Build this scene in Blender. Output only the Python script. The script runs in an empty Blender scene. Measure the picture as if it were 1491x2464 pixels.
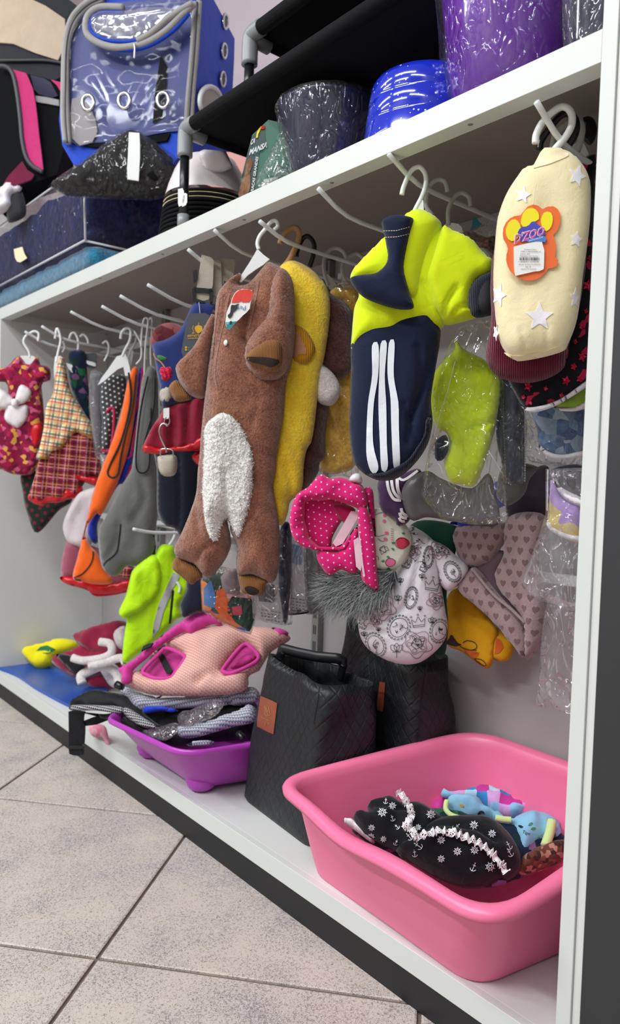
import bpy, math, random
import numpy as np
from mathutils import Vector, Matrix, noise
from mathutils.bvhtree import BVHTree
from mathutils.geometry import delaunay_2d_cdt

# ------------------------------------------------------------------ camera, world, lights, exposure
S = bpy.context.scene
C = S.collection
W, H = 1491, 2464
FPX = 1851.42
YAW, PITCH, ROLL = -0.8839, -0.0456, 0.0315
CAM = np.array([0.6026, -0.7354, 0.686])
def _axes():
    f = np.array([math.sin(YAW)*math.cos(PITCH), math.cos(YAW)*math.cos(PITCH), math.sin(PITCH)])
    r = np.array([math.cos(YAW), -math.sin(YAW), 0.0]); u = np.cross(r, f)
    return (r*math.cos(ROLL)+u*math.sin(ROLL), -r*math.sin(ROLL)+u*math.cos(ROLL), f)
CR, CU, CF = _axes()
cd = bpy.data.cameras.new('camera'); cam = bpy.data.objects.new('camera', cd); C.objects.link(cam)
cam.matrix_world = Matrix(((CR[0], CU[0], -CF[0], CAM[0]), (CR[1], CU[1], -CF[1], CAM[1]), (CR[2], CU[2], -CF[2], CAM[2]), (0, 0, 0, 1)))
cd.sensor_fit = 'HORIZONTAL'; cd.sensor_width = 36.0; cd.lens = 36.0*FPX/W
cd.clip_start = 0.02; cd.clip_end = 50
cd.dof.use_dof = True; cd.dof.focus_distance = 1.02; cd.dof.aperture_fstop = cd.lens/1000/0.0042
S.camera = cam

world = bpy.data.worlds.new('world'); S.world = world; world.use_nodes = True
bg = world.node_tree.nodes['Background']; bg.inputs[0].default_value = (0.9, 0.95, 1.0, 1); bg.inputs[1].default_value = 0.3

def area(name, loc, rot, sx, sy, power, col=(0.95, 0.985, 1.0)):
    l = bpy.data.lights.new(name, 'AREA'); l.shape = 'RECTANGLE'; l.size = sx; l.size_y = sy; l.energy = power; l.color = col
    o = bpy.data.objects.new(name, l); o.location = loc; o.rotation_euler = rot; C.objects.link(o); return o
# ceiling strip lamps of the shop aisle
for lx, ly, le in ((-0.3, -1.35, 14), (-1.9, -1.35, 12), (0.9, -1.9, 18), (-0.5, -2.6, 34), (-2.4, -2.6, 26)):
    area('ceiling_lamp', (lx, ly, 2.66), (0.0, 0, 0), 1.3, 0.16, le)
S.view_settings.view_transform = 'Standard'; S.view_settings.look = 'None'
S.view_settings.gamma = 1.0; S.view_settings.use_curve_mapping = False
S.view_settings.exposure = 0.86

rnd = random.Random(7)
# ------------------------------------------------------------------ geometry of the view
def ray(px, py):
    return CF + CR*((px-W/2)/FPX) - CU*((py-H/2)/FPX)
def aty(px, py, y): d = ray(px, py); return CAM + d*((y-CAM[1])/d[1])
def atz(px, py, z): d = ray(px, py); return CAM + d*((z-CAM[2])/d[2])
def atx(px, py, x): d = ray(px, py); return CAM + d*((x-CAM[0])/d[0])
def pix(P):
    d = np.asarray(P, float)-CAM; z = d@CF
    return np.array([W/2+FPX*(d@CR)/z, H/2-FPX*(d@CU)/z])

class Plane:
    def __init__(s, o, n):
        s.o = np.array(o, float); s.n = np.array(n, float); s.n /= np.linalg.norm(s.n)
        up = np.array([0, 0, 1.0]) if abs(s.n[2]) < 0.9 else np.array([0, 1.0, 0])
        s.u = np.cross(up, s.n); s.u /= np.linalg.norm(s.u); s.v = np.cross(s.n, s.u)
    def at(s, P, off=0.0):
        P = np.atleast_2d(np.asarray(P, float))
        d = CF[None]+CR[None]*((P[:, :1]-W/2)/FPX)-CU[None]*((P[:, 1:2]-H/2)/FPX)
        t = ((s.o+s.n*off-CAM)@s.n)/(d@s.n)
        return CAM[None]+d*t[:, None]
    def uv(s, X): X = np.asarray(X)-s.o; return np.stack([X@s.u, X@s.v], -1)
    def shift(s, k): return Plane(s.o+s.n*k, s.n)
def hang(X, y, deg, tilt=0.0):
    a = math.radians(deg); t = math.radians(tilt)
    return Plane((X, y, 0.9), (math.sin(a)*math.cos(t), -math.cos(a)*math.cos(t), math.sin(t)))

def V(ox, oy, s):
    return lambda pts: [(ox+x/s, oy+y/s) for x, y in pts]
vA = V(0, 0, 2.485); vB = V(400, 0, 1.988); vC = V(1000, 0, 2.737); vD = V(0, 560, 3.329); vE = V(340, 520, 2.867)
vF = V(700, 360, 2.761); vG = V(0, 1100, 2.982); vH = V(400, 1100, 2.982); vI = V(680, 1100, 2.867); vJ = V(1040, 860, 2.738)
vK = V(140, 1440, 2.571); vL = V(540, 1460, 2.485); vM = V(680, 1720, 1.838); vN = V(0, 1560, 2.13)
v1 = V(0, 0, 4.738); v2 = V(560, 260, 7.455); v3 = V(1100, 480, 10.65); v4 = V(1180, 460, 8.283); v5 = V(520, 680, 12.425); v6 = V(860, 1120, 5.735)

def smooth(P, closed=True, k=6):
    P = np.array(P, float); n = len(P); out = []
    for i in range(n if closed else n-1):
        if closed: a, b, c, d = P[i-1], P[i], P[(i+1) % n], P[(i+2) % n]
        else: a, b, c, d = P[max(i-1, 0)], P[i], P[i+1], P[min(i+2, n-1)]
        for j in range(k):
            t = j/k
            out.append(0.5*((2*b)+(-a+c)*t+(2*a-5*b+4*c-d)*t*t+(-a+3*b-3*c+d)*t**3))
    if not closed: out.append(P[-1])
    return np.array(out)
def resample(P, step, closed=True):
    P = np.array(P, float)
    Q = np.vstack([P, P[:1]]) if closed else P
    L = np.r_[0, np.cumsum(np.hypot(*np.diff(Q, axis=0).T))]
    n = max(4 if closed else 2, int(L[-1]/step)+1)
    t = np.linspace(0, L[-1], n+1)[:-1] if closed else np.linspace(0, L[-1], n)
    return np.stack([np.interp(t, L, Q[:, 0]), np.interp(t, L, Q[:, 1])], -1)
def inside(P, poly):
    x, y = P[:, 0], P[:, 1]; r = np.zeros(len(P), bool); n = len(poly)
    for i in range(n):
        x1, y1 = poly[i]; x2, y2 = poly[(i+1) % n]
        c = ((y1 > y) != (y2 > y))
        with np.errstate(divide='ignore', invalid='ignore'):
            r ^= c & (x < (x2-x1)*(y-y1)/(y2-y1+1e-12)+x1)
    return r
def dist(P, line, closed=False):
    A = np.array(line, float); B = np.roll(A, -1, 0) if closed else A[1:]
    if not closed: A = A[:-1]
    out = np.full(len(P), 1e9)
    for a, b in zip(A, B):
        d = b-a; L = d@d+1e-12
        t = np.clip(((P-a)@d)/L, 0, 1)
        out = np.minimum(out, np.hypot(*(P-a-t[:, None]*d).T))
    return out
def tri(outline, step, holes=()):
    B = resample(outline, step); hs = [resample(h, step) for h in holes]
    lo, hi = B.min(0), B.max(0)
    gx = np.arange(lo[0], hi[0], step); gy = np.arange(lo[1], hi[1], step*0.87)
    G = np.array([(x+(step/2 if j % 2 else 0), y) for j, y in enumerate(gy) for x in gx]).reshape(-1, 2)
    if len(G):
        k = inside(G, B)
        for h in hs: k &= ~inside(G, h)
        G = G[k]
    if len(G):
        k = dist(G, B, True) > step*0.45
        for h in hs: k &= dist(G, h, True) > step*0.45
        G = G[k]
    allp = [B]+hs+([G] if len(G) else [])
    P = np.vstack(allp); E = []; o = 0
    for c in [B]+hs:
        m = len(c); E += [(o+i, o+(i+1) % m) for i in range(m)]; o += m
    vs, _, fs, *_r = delaunay_2d_cdt([Vector(p) for p in P], E, [], 0, 1e-4)
    vs = np.array([(v.x, v.y) for v in vs])
    fs = [f for f in fs if len(set(f)) == 3]
    cen = np.array([vs[list(f)].mean(0) for f in fs])
    k = inside(cen, B)
    for h in hs: k &= ~inside(cen, h)
    fs = [f for f, q in zip(fs, k) if q]
    # orient so that the normal faces the viewer (pixel y runs down)
    out = []
    for f in fs:
        a, b, c = vs[list(f)]
        cr = (b[0]-a[0])*(c[1]-a[1])-(b[1]-a[1])*(c[0]-a[0])
        out.append(tuple(f) if cr < 0 else (f[0], f[2], f[1]))
    used = sorted({i for f in out for i in f}); mp = {i: j for j, i in enumerate(used)}
    vs = vs[used]; out = [tuple(mp[i] for i in f) for f in out]
    cnt = {}
    for f in out:
        for i in range(3):
            e = (f[i], f[(i+1) % 3]); cnt[e] = cnt.get(e, 0)+1
    bnd = [e for e in cnt if (e[1], e[0]) not in cnt]
    return vs, out, bnd

# ------------------------------------------------------------------ objects
def obj(name, verts, faces, mat, parent=None, uvs=None, sm=True, mats=None, midx=None):
    verts = np.asarray(verts, float)
    if parent is not None:
        r = parent; 
        while r.parent: r = r.parent
        o0 = np.array(r.location)
    else:
        o0 = np.array([(verts[:, 0].min()+verts[:, 0].max())/2, (verts[:, 1].min()+verts[:, 1].max())/2, verts[:, 2].min()])
    me = bpy.data.meshes.new(name); me.from_pydata([tuple(v) for v in verts-o0], [], [tuple(f) for f in faces])
    for m in (mats or [mat]): me.materials.append(m)
    if sm: me.polygons.foreach_set('use_smooth', [True]*len(me.polygons))
    if midx is not None: me.polygons.foreach_set('material_index', list(midx))
    if uvs is not None:
        l = me.uv_layers.new(name='UVMap'); idx = np.empty(len(me.loops), np.int32); me.loops.foreach_get('vertex_index', idx)
        l.data.foreach_set('uv', np.asarray(uvs, float)[idx].ravel())
    me.update()
    o = bpy.data.objects.new(name, me); C.objects.link(o)
    if parent is not None:
        o.parent = parent
        if r is parent and parent.type == 'MESH': pass
    else: o.location = o0
    return o
def thing(name, label, cat, loc, group=None):
    o = bpy.data.objects.new(name, None); C.objects.link(o); o.empty_display_size = 0.02
    o.location = tuple(loc); tag(o, label, cat, group); return o
def tag(o, label, cat, group=None):
    o['label'] = label; o['category'] = cat
    if group: o['group'] = group
    return o
def struct(o): o['kind'] = 'structure'; return o
def lab(o, t): o['label'] = t; return o
def world_mesh(o):
    r = o
    while r.parent: r = r.parent
    l = np.array(r.location); co = np.empty(len(o.data.vertices)*3); o.data.vertices.foreach_get('co', co)
    return co.reshape(-1, 3)+l, [tuple(p.vertices) for p in o.data.polygons]
_b = {}
def bvh(o):
    if o.name not in _b:
        v, f = world_mesh(o); _b[o.name] = BVHTree.FromPolygons([Vector(x) for x in v], f)
    return _b[o.name]
def hit(p, on, plane=None):
    d = ray(*p); L = np.linalg.norm(d); dv = Vector(d/L); best = None
    for o in on:
        h = bvh(o).ray_cast(Vector(CAM), dv)
        if h[0] is not None and (best is None or h[3] < best[3]): best = h
    if best is None: return None
    n = np.array(best[1])
    if n@d > 0: n = -n
    return np.array(best[0]), n

def puff(name, outline, pl, T, mat, parent=None, w=None, step=9, fold=(0, 1, 1, 0), creases=(), back=0.6, off=0.0, sm=True, k=6, holes=(), bulge=None, rough=0.0, ride=None):
    """soft cloth body: front and back sheets over an outline, meeting at the edge"""
    P = smooth(outline, True, k) if sm else np.array(outline, float)
    vs, fs, bnd = tri(P, step, holes)
    d = dist(vs, P, True)
    for h in holes: d = np.minimum(d, dist(vs, h, True))
    bi = {i for e in bnd for i in e}
    isb = np.zeros(len(vs), bool); isb[list(bi)] = True; d[isb] = 0
    base = pl.at(vs, off)
    mpp = ((base-CAM)@CF).mean()/FPX
    dm = d*mpp
    if w is None: w = max(min(0.9*dm.max(), 0.017), 0.003)
    t = np.clip(dm/w, 0, 1); prof = np.sqrt(np.maximum(0, 1-(1-t)**2))
    uv = pl.uv(base); h = T*prof
    if fold[0]:
        a, fu, fv, sd = fold
        nz = np.array([noise.noise(Vector((x*fu+sd*7.3, y*fv+sd*3.1, sd)))+0.5*noise.noise(Vector((x*fu*2.3+sd, y*fv*2.3, sd+5))) for x, y in uv])
        h = h+a*nz*np.clip(dm/(w*0.6), 0, 1)
    if rough:
        nz = np.array([noise.noise(Vector((x*260, y*260, 3.3))) for x, y in uv]); h = h+rough*nz*np.clip(dm/0.004, 0.0, 1)
    for c, dep, wid in creases:
        c2 = smooth(c, False, 5) if len(c) > 2 else np.array(c, float)
        h = h-dep*np.exp(-(dist(vs, c2)/wid)**2)*np.clip(dm/(w*0.25), 0, 1)
    h[isb] = 0
    n = pl.n
    if ride:
        hs_ = [hit(p, ride) for p in vs]; ok = [i for i, q in enumerate(hs_) if q is not None]; dd = np.full(len(vs), np.nan)
        p0_ = pl.at(vs, 0.0); view = p0_-CAM; view /= np.linalg.norm(view, axis=1)[:, None]
        for i in ok: dd[i] = (p0_[i]-hs_[i][0])@view[i]
        okv = vs[ok]
        for i in range(len(vs)):
            if np.isnan(dd[i]): dd[i] = dd[ok[int(np.argmin(((okv-vs[i])**2).sum(1)))]] if ok else 0
        base = p0_-view*(dd+off)[:, None]
    front = base+n*h[:, None]
    hb = T*prof*back
    nb = np.where(~isb)[0]; mp = {i: i for i in bi}
    for j, i in enumerate(nb): mp[i] = len(vs)+j
    verts = np.vstack([front, (base-n*hb[:, None])[nb]])
    faces = list(fs)+[(mp[a], mp[c], mp[b]) for a, b, c in fs]
    uvs = np.vstack([uv, uv[nb]])
    return obj(name, verts, faces, mat, parent, uvs)
def slab(name, outline, pl, depth, mat, parent=None, off=0.0, sm=False, step=None, k=6, bs=1.0, holes=(), wob=0.0):
    """flat or boxy piece: outline on a plane, pushed back by depth (bs: size of the back outline)"""
    P = smooth(outline, True, k) if sm else np.array(outline, float)
    if step is None: step = max(np.ptp(P, axis=0))/4+1
    vs, fs, bnd = tri(P, step, holes)
    if not sm and not holes:
        pass
    F = pl.at(vs, off)
    if wob:
        uv0 = pl.uv(F); F = F+pl.n*np.array([wob*noise.noise(Vector((x*30, y*30, 1.7))) for x, y in uv0])[:, None]
    c = F.mean(0); B = c+(F-c)*bs-pl.n*depth
    n = len(vs); faces = list(fs)+[(a+n, c_+n, b+n) for a, b, c_ in fs]+[(b, a, a+n, b+n) for a, b in bnd]
    uv = pl.uv(F)
    return obj(name, np.vstack([F, B]), faces, mat, parent, np.vstack([uv, uv]), sm=False)
def poly(*pts): return list(pts)
def decal(name, outline, on, mat, parent, pl=None, eps=0.0012, step=8, sm=False, k=6, holes=(), thick=0.0008):
    """thin patch lying on the surfaces 'on'"""
    P = smooth(outline, True, k) if sm else np.array(outline, float)
    vs, fs, bnd = tri(P, step, holes)
    pos = []; nor = []
    for p in vs:
        h = hit(p, on)
        if h is None: pos.append(None); nor.append(None)
        else: pos.append(h[0]); nor.append(h[1])
    ok = [i for i, p in enumerate(pos) if p is not None]
    if not ok: return None
    okv = vs[ok]
    for i, p in enumerate(pos):
        if p is None:
            j = ok[int(np.argmin(((okv-vs[i])**2).sum(1)))]
            q = Plane(pos[j], -ray(*vs[j])); pos[i] = q.at(vs[i])[0]; nor[i] = nor[j]
    pos = np.array(pos); view = np.array([CAM-p for p in pos]); view /= np.linalg.norm(view, axis=1)[:, None]
    nor = np.array(nor)*0.4+view*0.6; nor /= np.linalg.norm(nor, axis=1)[:, None]
    F = pos+nor*eps; B = pos-nor*thick; n = len(vs)
    bi = sorted({i for e in bnd for i in e}); mp = {i: n+j for j, i in enumerate(bi)}
    q = pl or Plane(F.mean(0), view.mean(0)); uv = q.uv(F)
    mq = {i: n+len(bi)+j for j, i in enumerate(bi)}
    return obj(name, np.vstack([F, B[bi], F[bi]]), list(fs)+[(mq[b], mq[a], mp[a], mp[b]) for a, b in bnd], mat, parent, np.vstack([uv, uv[bi], uv[bi]]))
def ribbons(name, lines, width, on, mat, parent, eps=0.0016, seg=5):
    """drawn lines as thin ribbons on a surface; width in pixels"""
    Vv = []; Fc = []
    for ln in lines:
        P = resample(ln, seg, False) if len(ln) > 1 else None
        if P is None or len(P) < 2: continue
        T_ = np.gradient(P, axis=0); T_ /= np.hypot(*T_.T)[:, None]+1e-9; N_ = np.stack([-T_[:, 1], T_[:, 0]], -1)*width/2
        prev = None
        for p, nn in zip(P, N_):
            a = hit(p-nn, on); b = hit(p+nn, on)
            if a is None or b is None: prev = None; continue
            va = (CAM-a[0]); va /= np.linalg.norm(va); i = len(Vv)
            Vv += [a[0]+va*eps, b[0]+va*eps]
            if prev is not None and np.linalg.norm(Vv[prev]-Vv[i]) < 0.03: Fc.append((prev, prev+1, i+1, i))
            prev = i
    if not Fc: return None
    return obj(name, Vv, Fc, mat, parent)
def tube(name, pts, r, mat, parent=None, res=10, closed=False, flat=1.0, fdir=None, radii=None):
    P = np.array(pts, float); n = len(P)
    T_ = (np.roll(P, -1, 0)-np.roll(P, 1, 0)) if closed else np.gradient(P, axis=0)
    T_ /= np.linalg.norm(T_, axis=1)[:, None]+1e-12
    ref = np.array(fdir if fdir is not None else ((0, 0, 1) if abs(T_[0][2]) < 0.9 else (1, 0, 0)), float)
    Vv = []; Fc = []; pu = None
    for i in range(n):
        u = ref-T_[i]*(ref@T_[i]) if (pu is None or fdir is not None) else pu-T_[i]*(pu@T_[i])
        u /= np.linalg.norm(u)+1e-12; w_ = np.cross(T_[i], u); pu = u
        ri = radii[i] if radii is not None else r
        for j in range(res):
            a = 2*math.pi*j/res; Vv.append(P[i]+u*math.cos(a)*ri*flat+w_*math.sin(a)*ri)
    for i in range(n if closed else n-1):
        for j in range(res):
            a, b = i*res+j, i*res+(j+1) % res; c, d = ((i+1) % n)*res+(j+1) % res, ((i+1) % n)*res+j
            Fc.append((a, b, c, d))
    if not closed: Fc += [tuple(range(res))[::-1], tuple((n-1)*res+j for j in range(res))]
    return obj(name, Vv, Fc, mat, parent)
def ptube(name, px, pl, r, mat, parent=None, off=0.0, sm=True, **kw):
    P = smooth(px, False, 6) if sm and len(px) > 2 else resample(px, 20, False)
    return tube(name, pl.at(P, off), r, mat, parent, **kw)
def lathe(name, prof, c, mat, parent=None, seg=48, tilt=None, noise_amp=0, nf=20, squash=1.0):
    Vv = []; Fc = []
    for i, (r, z) in enumerate(prof):
        for j in range(seg):
            a = 2*math.pi*j/seg
            v = np.array([r*math.cos(a), r*math.sin(a)*squash, z])
            if noise_amp: v[:2] *= 1+noise_amp*noise.noise(Vector((v[0]*nf, v[1]*nf, z*nf*0.5)))
            Vv.append(v)
    n = len(prof)
    for i in range(n-1):
        for j in range(seg): Fc.append((i*seg+j, i*seg+(j+1) % seg, (i+1)*seg+(j+1) % seg, (i+1)*seg+j))
    Vv = np.array(Vv)
    if tilt is not None: Vv = Vv@np.array(Matrix.Rotation(tilt[0], 3, tilt[1])).T
    return obj(name, Vv+np.array(c), Fc, mat, parent)
def box(name, a, b, mat, parent=None, bev=0.0):
    (x0, y0, z0), (x1, y1, z1) = a, b
    v = [(x, y, z) for x in (x0, x1) for y in (y0, y1) for z in (z0, z1)]
    f = [(0, 1, 3, 2), (4, 6, 7, 5), (0, 4, 5, 1), (2, 3, 7, 6), (0, 2, 6, 4), (1, 5, 7, 3)]
    o = obj(name, v, f, mat, parent, sm=False)
    if bev:
        m = o.modifiers.new('bevel', 'BEVEL'); m.width = bev; m.segments = 2
    return o
_txt = {}
def text_mesh(s, bold=0.0):
    if (s, bold) in _txt: return _txt[(s, bold)]
    cu = bpy.data.curves.new('t', 'FONT'); cu.body = s; cu.size = 1.0; cu.resolution_u = 2; cu.offset = bold
    o = bpy.data.objects.new('t', cu); C.objects.link(o); bpy.context.view_layer.update()
    me = o.evaluated_get(bpy.context.evaluated_depsgraph_get()).to_mesh()
    v = np.array([(p.co.x, p.co.y) for p in me.vertices]); f = [tuple(p.vertices) for p in me.polygons]
    o.to_mesh_clear(); bpy.data.objects.remove(o); bpy.data.curves.remove(cu)
    _txt[(s, bold)] = (v, f); return v, f
def text(name, s, p0, ex, ey, on, mat, parent, bold=0.0, eps=0.0014, fit=None, arc=None):
    """ex, ey: pixel vectors of one em right and one em up; fit: width in px to fit along ex"""
    v, f = text_mesh(s, bold)
    if len(v) == 0: return None
    ex = np.array(ex, float); ey = np.array(ey, float)
    if fit: ex = ex/np.hypot(*ex)*fit/(v[:, 0].max()-v[:, 0].min())
    P = np.array(p0)+v[:, :1]*ex+v[:, 1:]*ey
    if arc: t = (v[:, 0]/v[:, 0].max()-0.5); P[:, 1] += arc*(t*t*4-1)
    out = []
    for p in P:
        h = hit(p, on)
        if h is None:
            h = hit(P.mean(0), on)
            if h is None: return None
            q = Plane(h[0], -CF); h = (q.at(p)[0], h[1])
        va = CAM-h[0]; va /= np.linalg.norm(va); out.append(h[0]+va*eps)
    return obj(name, out, f, mat, parent, sm=False)
# ------------------------------------------------------------------ materials
class NT:
    def __init__(s, name):
        s.m = bpy.data.materials.new(name); s.m.use_nodes = True; s.t = s.m.node_tree
        s.b = s.t.nodes['Principled BSDF']; s.out = s.t.nodes['Material Output']
        s.tc = s.t.nodes.new('ShaderNodeTexCoord')
    def link(s, a, b): s.t.links.new(a, b)
    def setv(s, sock, v):
        if isinstance(v, (int, float)): sock.default_value = v
        elif isinstance(v, (tuple, list)): sock.default_value = tuple(v)+((1,) if len(v) == 3 and len(sock.default_value) == 4 else ())
        else: s.link(v, sock)
    def math(s, op, a, b=None, c=None):
        n = s.t.nodes.new('ShaderNodeMath'); n.operation = op; s.setv(n.inputs[0], a)
        if b is not None: s.setv(n.inputs[1], b)
        if c is not None: s.setv(n.inputs[2], c)
        return n.outputs[0]
    def uv(s): return s.tc.outputs['UV']
    def ob(s): return s.tc.outputs['Object']
    def sep(s, v):
        n = s.t.nodes.new('ShaderNodeSeparateXYZ'); s.link(v, n.inputs[0]); return n.outputs
    def comb(s, x, y, z=0.0):
        n = s.t.nodes.new('ShaderNodeCombineXYZ'); s.setv(n.inputs[0], x); s.setv(n.inputs[1], y); s.setv(n.inputs[2], z); return n.outputs[0]
    def noise(s, vec, scale, detail=2.0, rough=0.5, dist=0.0):
        n = s.t.nodes.new('ShaderNodeTexNoise'); s.link(vec, n.inputs['Vector']); n.inputs['Scale'].default_value = scale
        n.inputs['Detail'].default_value = detail; n.inputs['Roughness'].default_value = rough; n.inputs['Distortion'].default_value = dist
        return n.outputs[0]
    def vor(s, vec, scale, feat='F1', out='Distance', rand=1.0):
        n = s.t.nodes.new('ShaderNodeTexVoronoi'); s.link(vec, n.inputs['Vector']); n.feature = feat; n.inputs['Scale'].default_value = scale
        n.inputs['Randomness'].default_value = rand
        return n.outputs[out]
    def ramp(s, f, stops, interp='LINEAR'):
        n = s.t.nodes.new('ShaderNodeValToRGB'); s.link(f, n.inputs[0]); r = n.color_ramp; r.interpolation = interp
        while len(r.elements) < len(stops): r.elements.new(0.5)
        for e, (p, c) in zip(r.elements, stops): e.position = p; e.color = tuple(c)+(1,) if len(c) == 3 else c
        return n.outputs[0]
    def mix(s, f, a, b):
        n = s.t.nodes.new('ShaderNodeMix'); n.data_type = 'RGBA'; s.setv(n.inputs[0], f); s.setv(n.inputs[6], a); s.setv(n.inputs[7], b); return n.outputs[2]
    def bump(s, h, strength=0.5, dist=0.001, normal=None):
        n = s.t.nodes.new('ShaderNodeBump'); s.link(h, n.inputs['Height']); n.inputs['Strength'].default_value = strength; n.inputs['Distance'].default_value = dist
        if normal is not None: s.link(normal, n.inputs['Normal'])
        return n.outputs[0]
    def scale(s, vec, k):
        n = s.t.nodes.new('ShaderNodeMapping'); s.link(vec, n.inputs[0]); n.inputs['Scale'].default_value = k; return n.outputs[0]
    def rotz(s, vec, a):
        n = s.t.nodes.new('ShaderNodeMapping'); s.link(vec, n.inputs[0]); n.inputs['Rotation'].default_value = (0, 0, math.radians(a)); return n.outputs[0]
    def fin(s, col=None, rough=0.5, normal=None, sheen=0.0, spec=0.5, metal=0.0, coat=0.0):
        b = s.b
        if col is not None: s.setv(b.inputs['Base Color'], col)
        s.setv(b.inputs['Roughness'], rough); b.inputs['Metallic'].default_value = metal
        b.inputs['Specular IOR Level'].default_value = spec; b.inputs['Sheen Weight'].default_value = sheen
        b.inputs['Sheen Roughness'].default_value = 0.5; b.inputs['Coat Weight'].default_value = coat
        if normal is not None: s.link(normal, b.inputs['Normal'])
        return s.m
def lin(h):
    if isinstance(h, str): h = tuple(int(h[i:i+2], 16)/255 for i in (0, 2, 4))
    return tuple(x/12.92 if x <= 0.04045 else ((x+0.055)/1.055)**2.4 for x in h)
def plain(name, c, rough=0.5, metal=0.0, spec=0.5, coat=0.0, var=0.05, nz=30):
    n = NT(name); c = lin(c); v = n.noise(n.ob(), nz, 3)
    col = n.mix(n.math('MULTIPLY', v, 1.0), tuple(x*(1-var) for x in c), tuple(min(1, x*(1+var)) for x in c))
    return n.fin(col, rough, None, 0, spec, metal, coat)
def cloth(name, c, weave=900, strength=0.4, sheen=0.25, rough=0.85, var=0.12, wr=0.18):
    n = NT(name); c = lin(c); v = n.noise(n.ob(), 25, 3); h = n.noise(n.ob(), weave, 2)
    col = n.mix(v, tuple(x*(1-var) for x in c), tuple(min(1, x*(1+var)) for x in c))
    nm = n.bump(h, strength, 0.0006)
    if wr: nm = n.bump(n.noise(n.ob(), 40, 3, 0.5, 0.6), wr, 0.01, nm)
    return n.fin(col, rough, nm, sheen, 0.2)
def plush(name, c, c2=None, sc=330, strength=1.0, dist=0.003, sheen=0.6):
    n = NT(name); c = lin(c); c2 = lin(c2) if c2 else tuple(x*0.6 for x in c)
    a = n.noise(n.ob(), sc, 4, 0.6, 0.4); b = n.noise(n.ob(), 45, 3)
    f = n.math('ADD', n.math('MULTIPLY', a, 0.6), n.math('MULTIPLY', b, 0.4))
    col = n.ramp(f, [(0.36, c2), (0.58, c)])
    return n.fin(col, 0.95, n.bump(n.math('ADD', a, n.math('MULTIPLY', b, 1.5)), strength, dist), sheen, 0.1)
def sherpa(name):
    n = NT(name); v = n.vor(n.ob(), 210, 'SMOOTH_F1'); a = n.noise(n.ob(), 500, 3)
    col = n.ramp(n.math('ADD', v, n.math('MULTIPLY', a, 0.3)), [(0.25, lin('fbfbf8')), (0.9, lin('dcdad4'))])
    return n.fin(col, 0.95, n.bump(n.math('MULTIPLY_ADD', v, -1.0, n.math('MULTIPLY', a, 0.5)), 1.0, 0.004), 0.3, 0.1)
def rib(name, c, per=0.0024, horiz=False, strength=0.9):
    n = NT(name); c = lin(c); s_ = n.sep(n.uv()); x = s_[1] if horiz else s_[0]
    w = n.math('SINE', n.math('MULTIPLY', x, 2*math.pi/per)); h = n.math('MULTIPLY_ADD', w, 0.5, 0.5)
    col = n.mix(h, tuple(v*0.42 for v in c), tuple(min(1, v*1.12) for v in c))
    return n.fin(col, 0.85, n.bump(h, strength, 0.0012), 0.2, 0.2)
def film(name, tint=(1, 1, 1), haze=0.03, gl=0.02, sc=28, strength=0.7, rough=0.09, hz=(0.8, 0.8, 0.85), fk=0.5):
    """crumpled clear film: see-through with sharp highlights along folds"""
    n = NT(name); t = n.t; t.nodes.remove(n.b)
    tr = t.nodes.new('ShaderNodeBsdfTransparent'); tr.inputs[0].default_value = tuple(tint)+(1,)
    gs = t.nodes.new('ShaderNodeBsdfGlossy'); gs.inputs['Roughness'].default_value = rough; gs.inputs[0].default_value = (1, 1, 1, 1)
    df = t.nodes.new('ShaderNodeBsdfDiffuse'); df.inputs[0].default_value = tuple(hz)+(1,)
    vec = n.scale(n.ob(), (1.0, 1.0, 0.55))
    a = n.noise(vec, sc, 2, 0.5, 1.6); b = n.noise(vec, sc*1.8, 1, 0.5, 2.2)
    rdg = n.math('ABSOLUTE', n.math('SUBTRACT', b, 0.5))
    h = n.math('ADD', a, n.math('MULTIPLY', n.math('MINIMUM', n.math('MULTIPLY', rdg, 6.0), 0.5), 0.5))
    nm = n.bump(h, strength, 0.03)
    n.link(nm, gs.inputs['Normal'])
    fr = t.nodes.new('ShaderNodeFresnel'); fr.inputs[0].default_value = 1.45; n.link(nm, fr.inputs['Normal'])
    f = n.math('MINIMUM', n.math('MULTIPLY_ADD', fr.outputs[0], fk, gl), 0.5)
    hf = n.math('MULTIPLY', n.math('MULTIPLY_ADD', a, 1.6, -0.2), haze*1.6)
    m1 = t.nodes.new('ShaderNodeMixShader'); n.link(n.math('MAXIMUM', hf, 0.0), m1.inputs[0]); n.link(tr.outputs[0], m1.inputs[1]); n.link(df.outputs[0], m1.inputs[2])
    m2 = t.nodes.new('ShaderNodeMixShader'); n.link(f, m2.inputs[0]); n.link(m1.outputs[0], m2.inputs[1]); n.link(gs.outputs[0], m2.inputs[2])
    n.link(m2.outputs[0], n.out.inputs[0]); return n.m
def shape_cells(n, vec, cell, fn, stagger=True):
    """local coordinates of a repeated motif; fn(x, y) returns a mask in 0..1"""
    s_ = n.sep(vec); y = n.math('DIVIDE', s_[1], cell); row = n.math('FLOOR', y)
    x = n.math('DIVIDE', s_[0], cell)
    if stagger: x = n.math('ADD', x, n.math('MULTIPLY', n.math('MODULO', n.math('ABSOLUTE', row), 2.0), 0.5))
    fx = n.math('SUBTRACT', n.math('FRACT', x), 0.5); fy = n.math('SUBTRACT', n.math('FRACT', y), 0.5)
    return fn(fx, fy)
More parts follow.
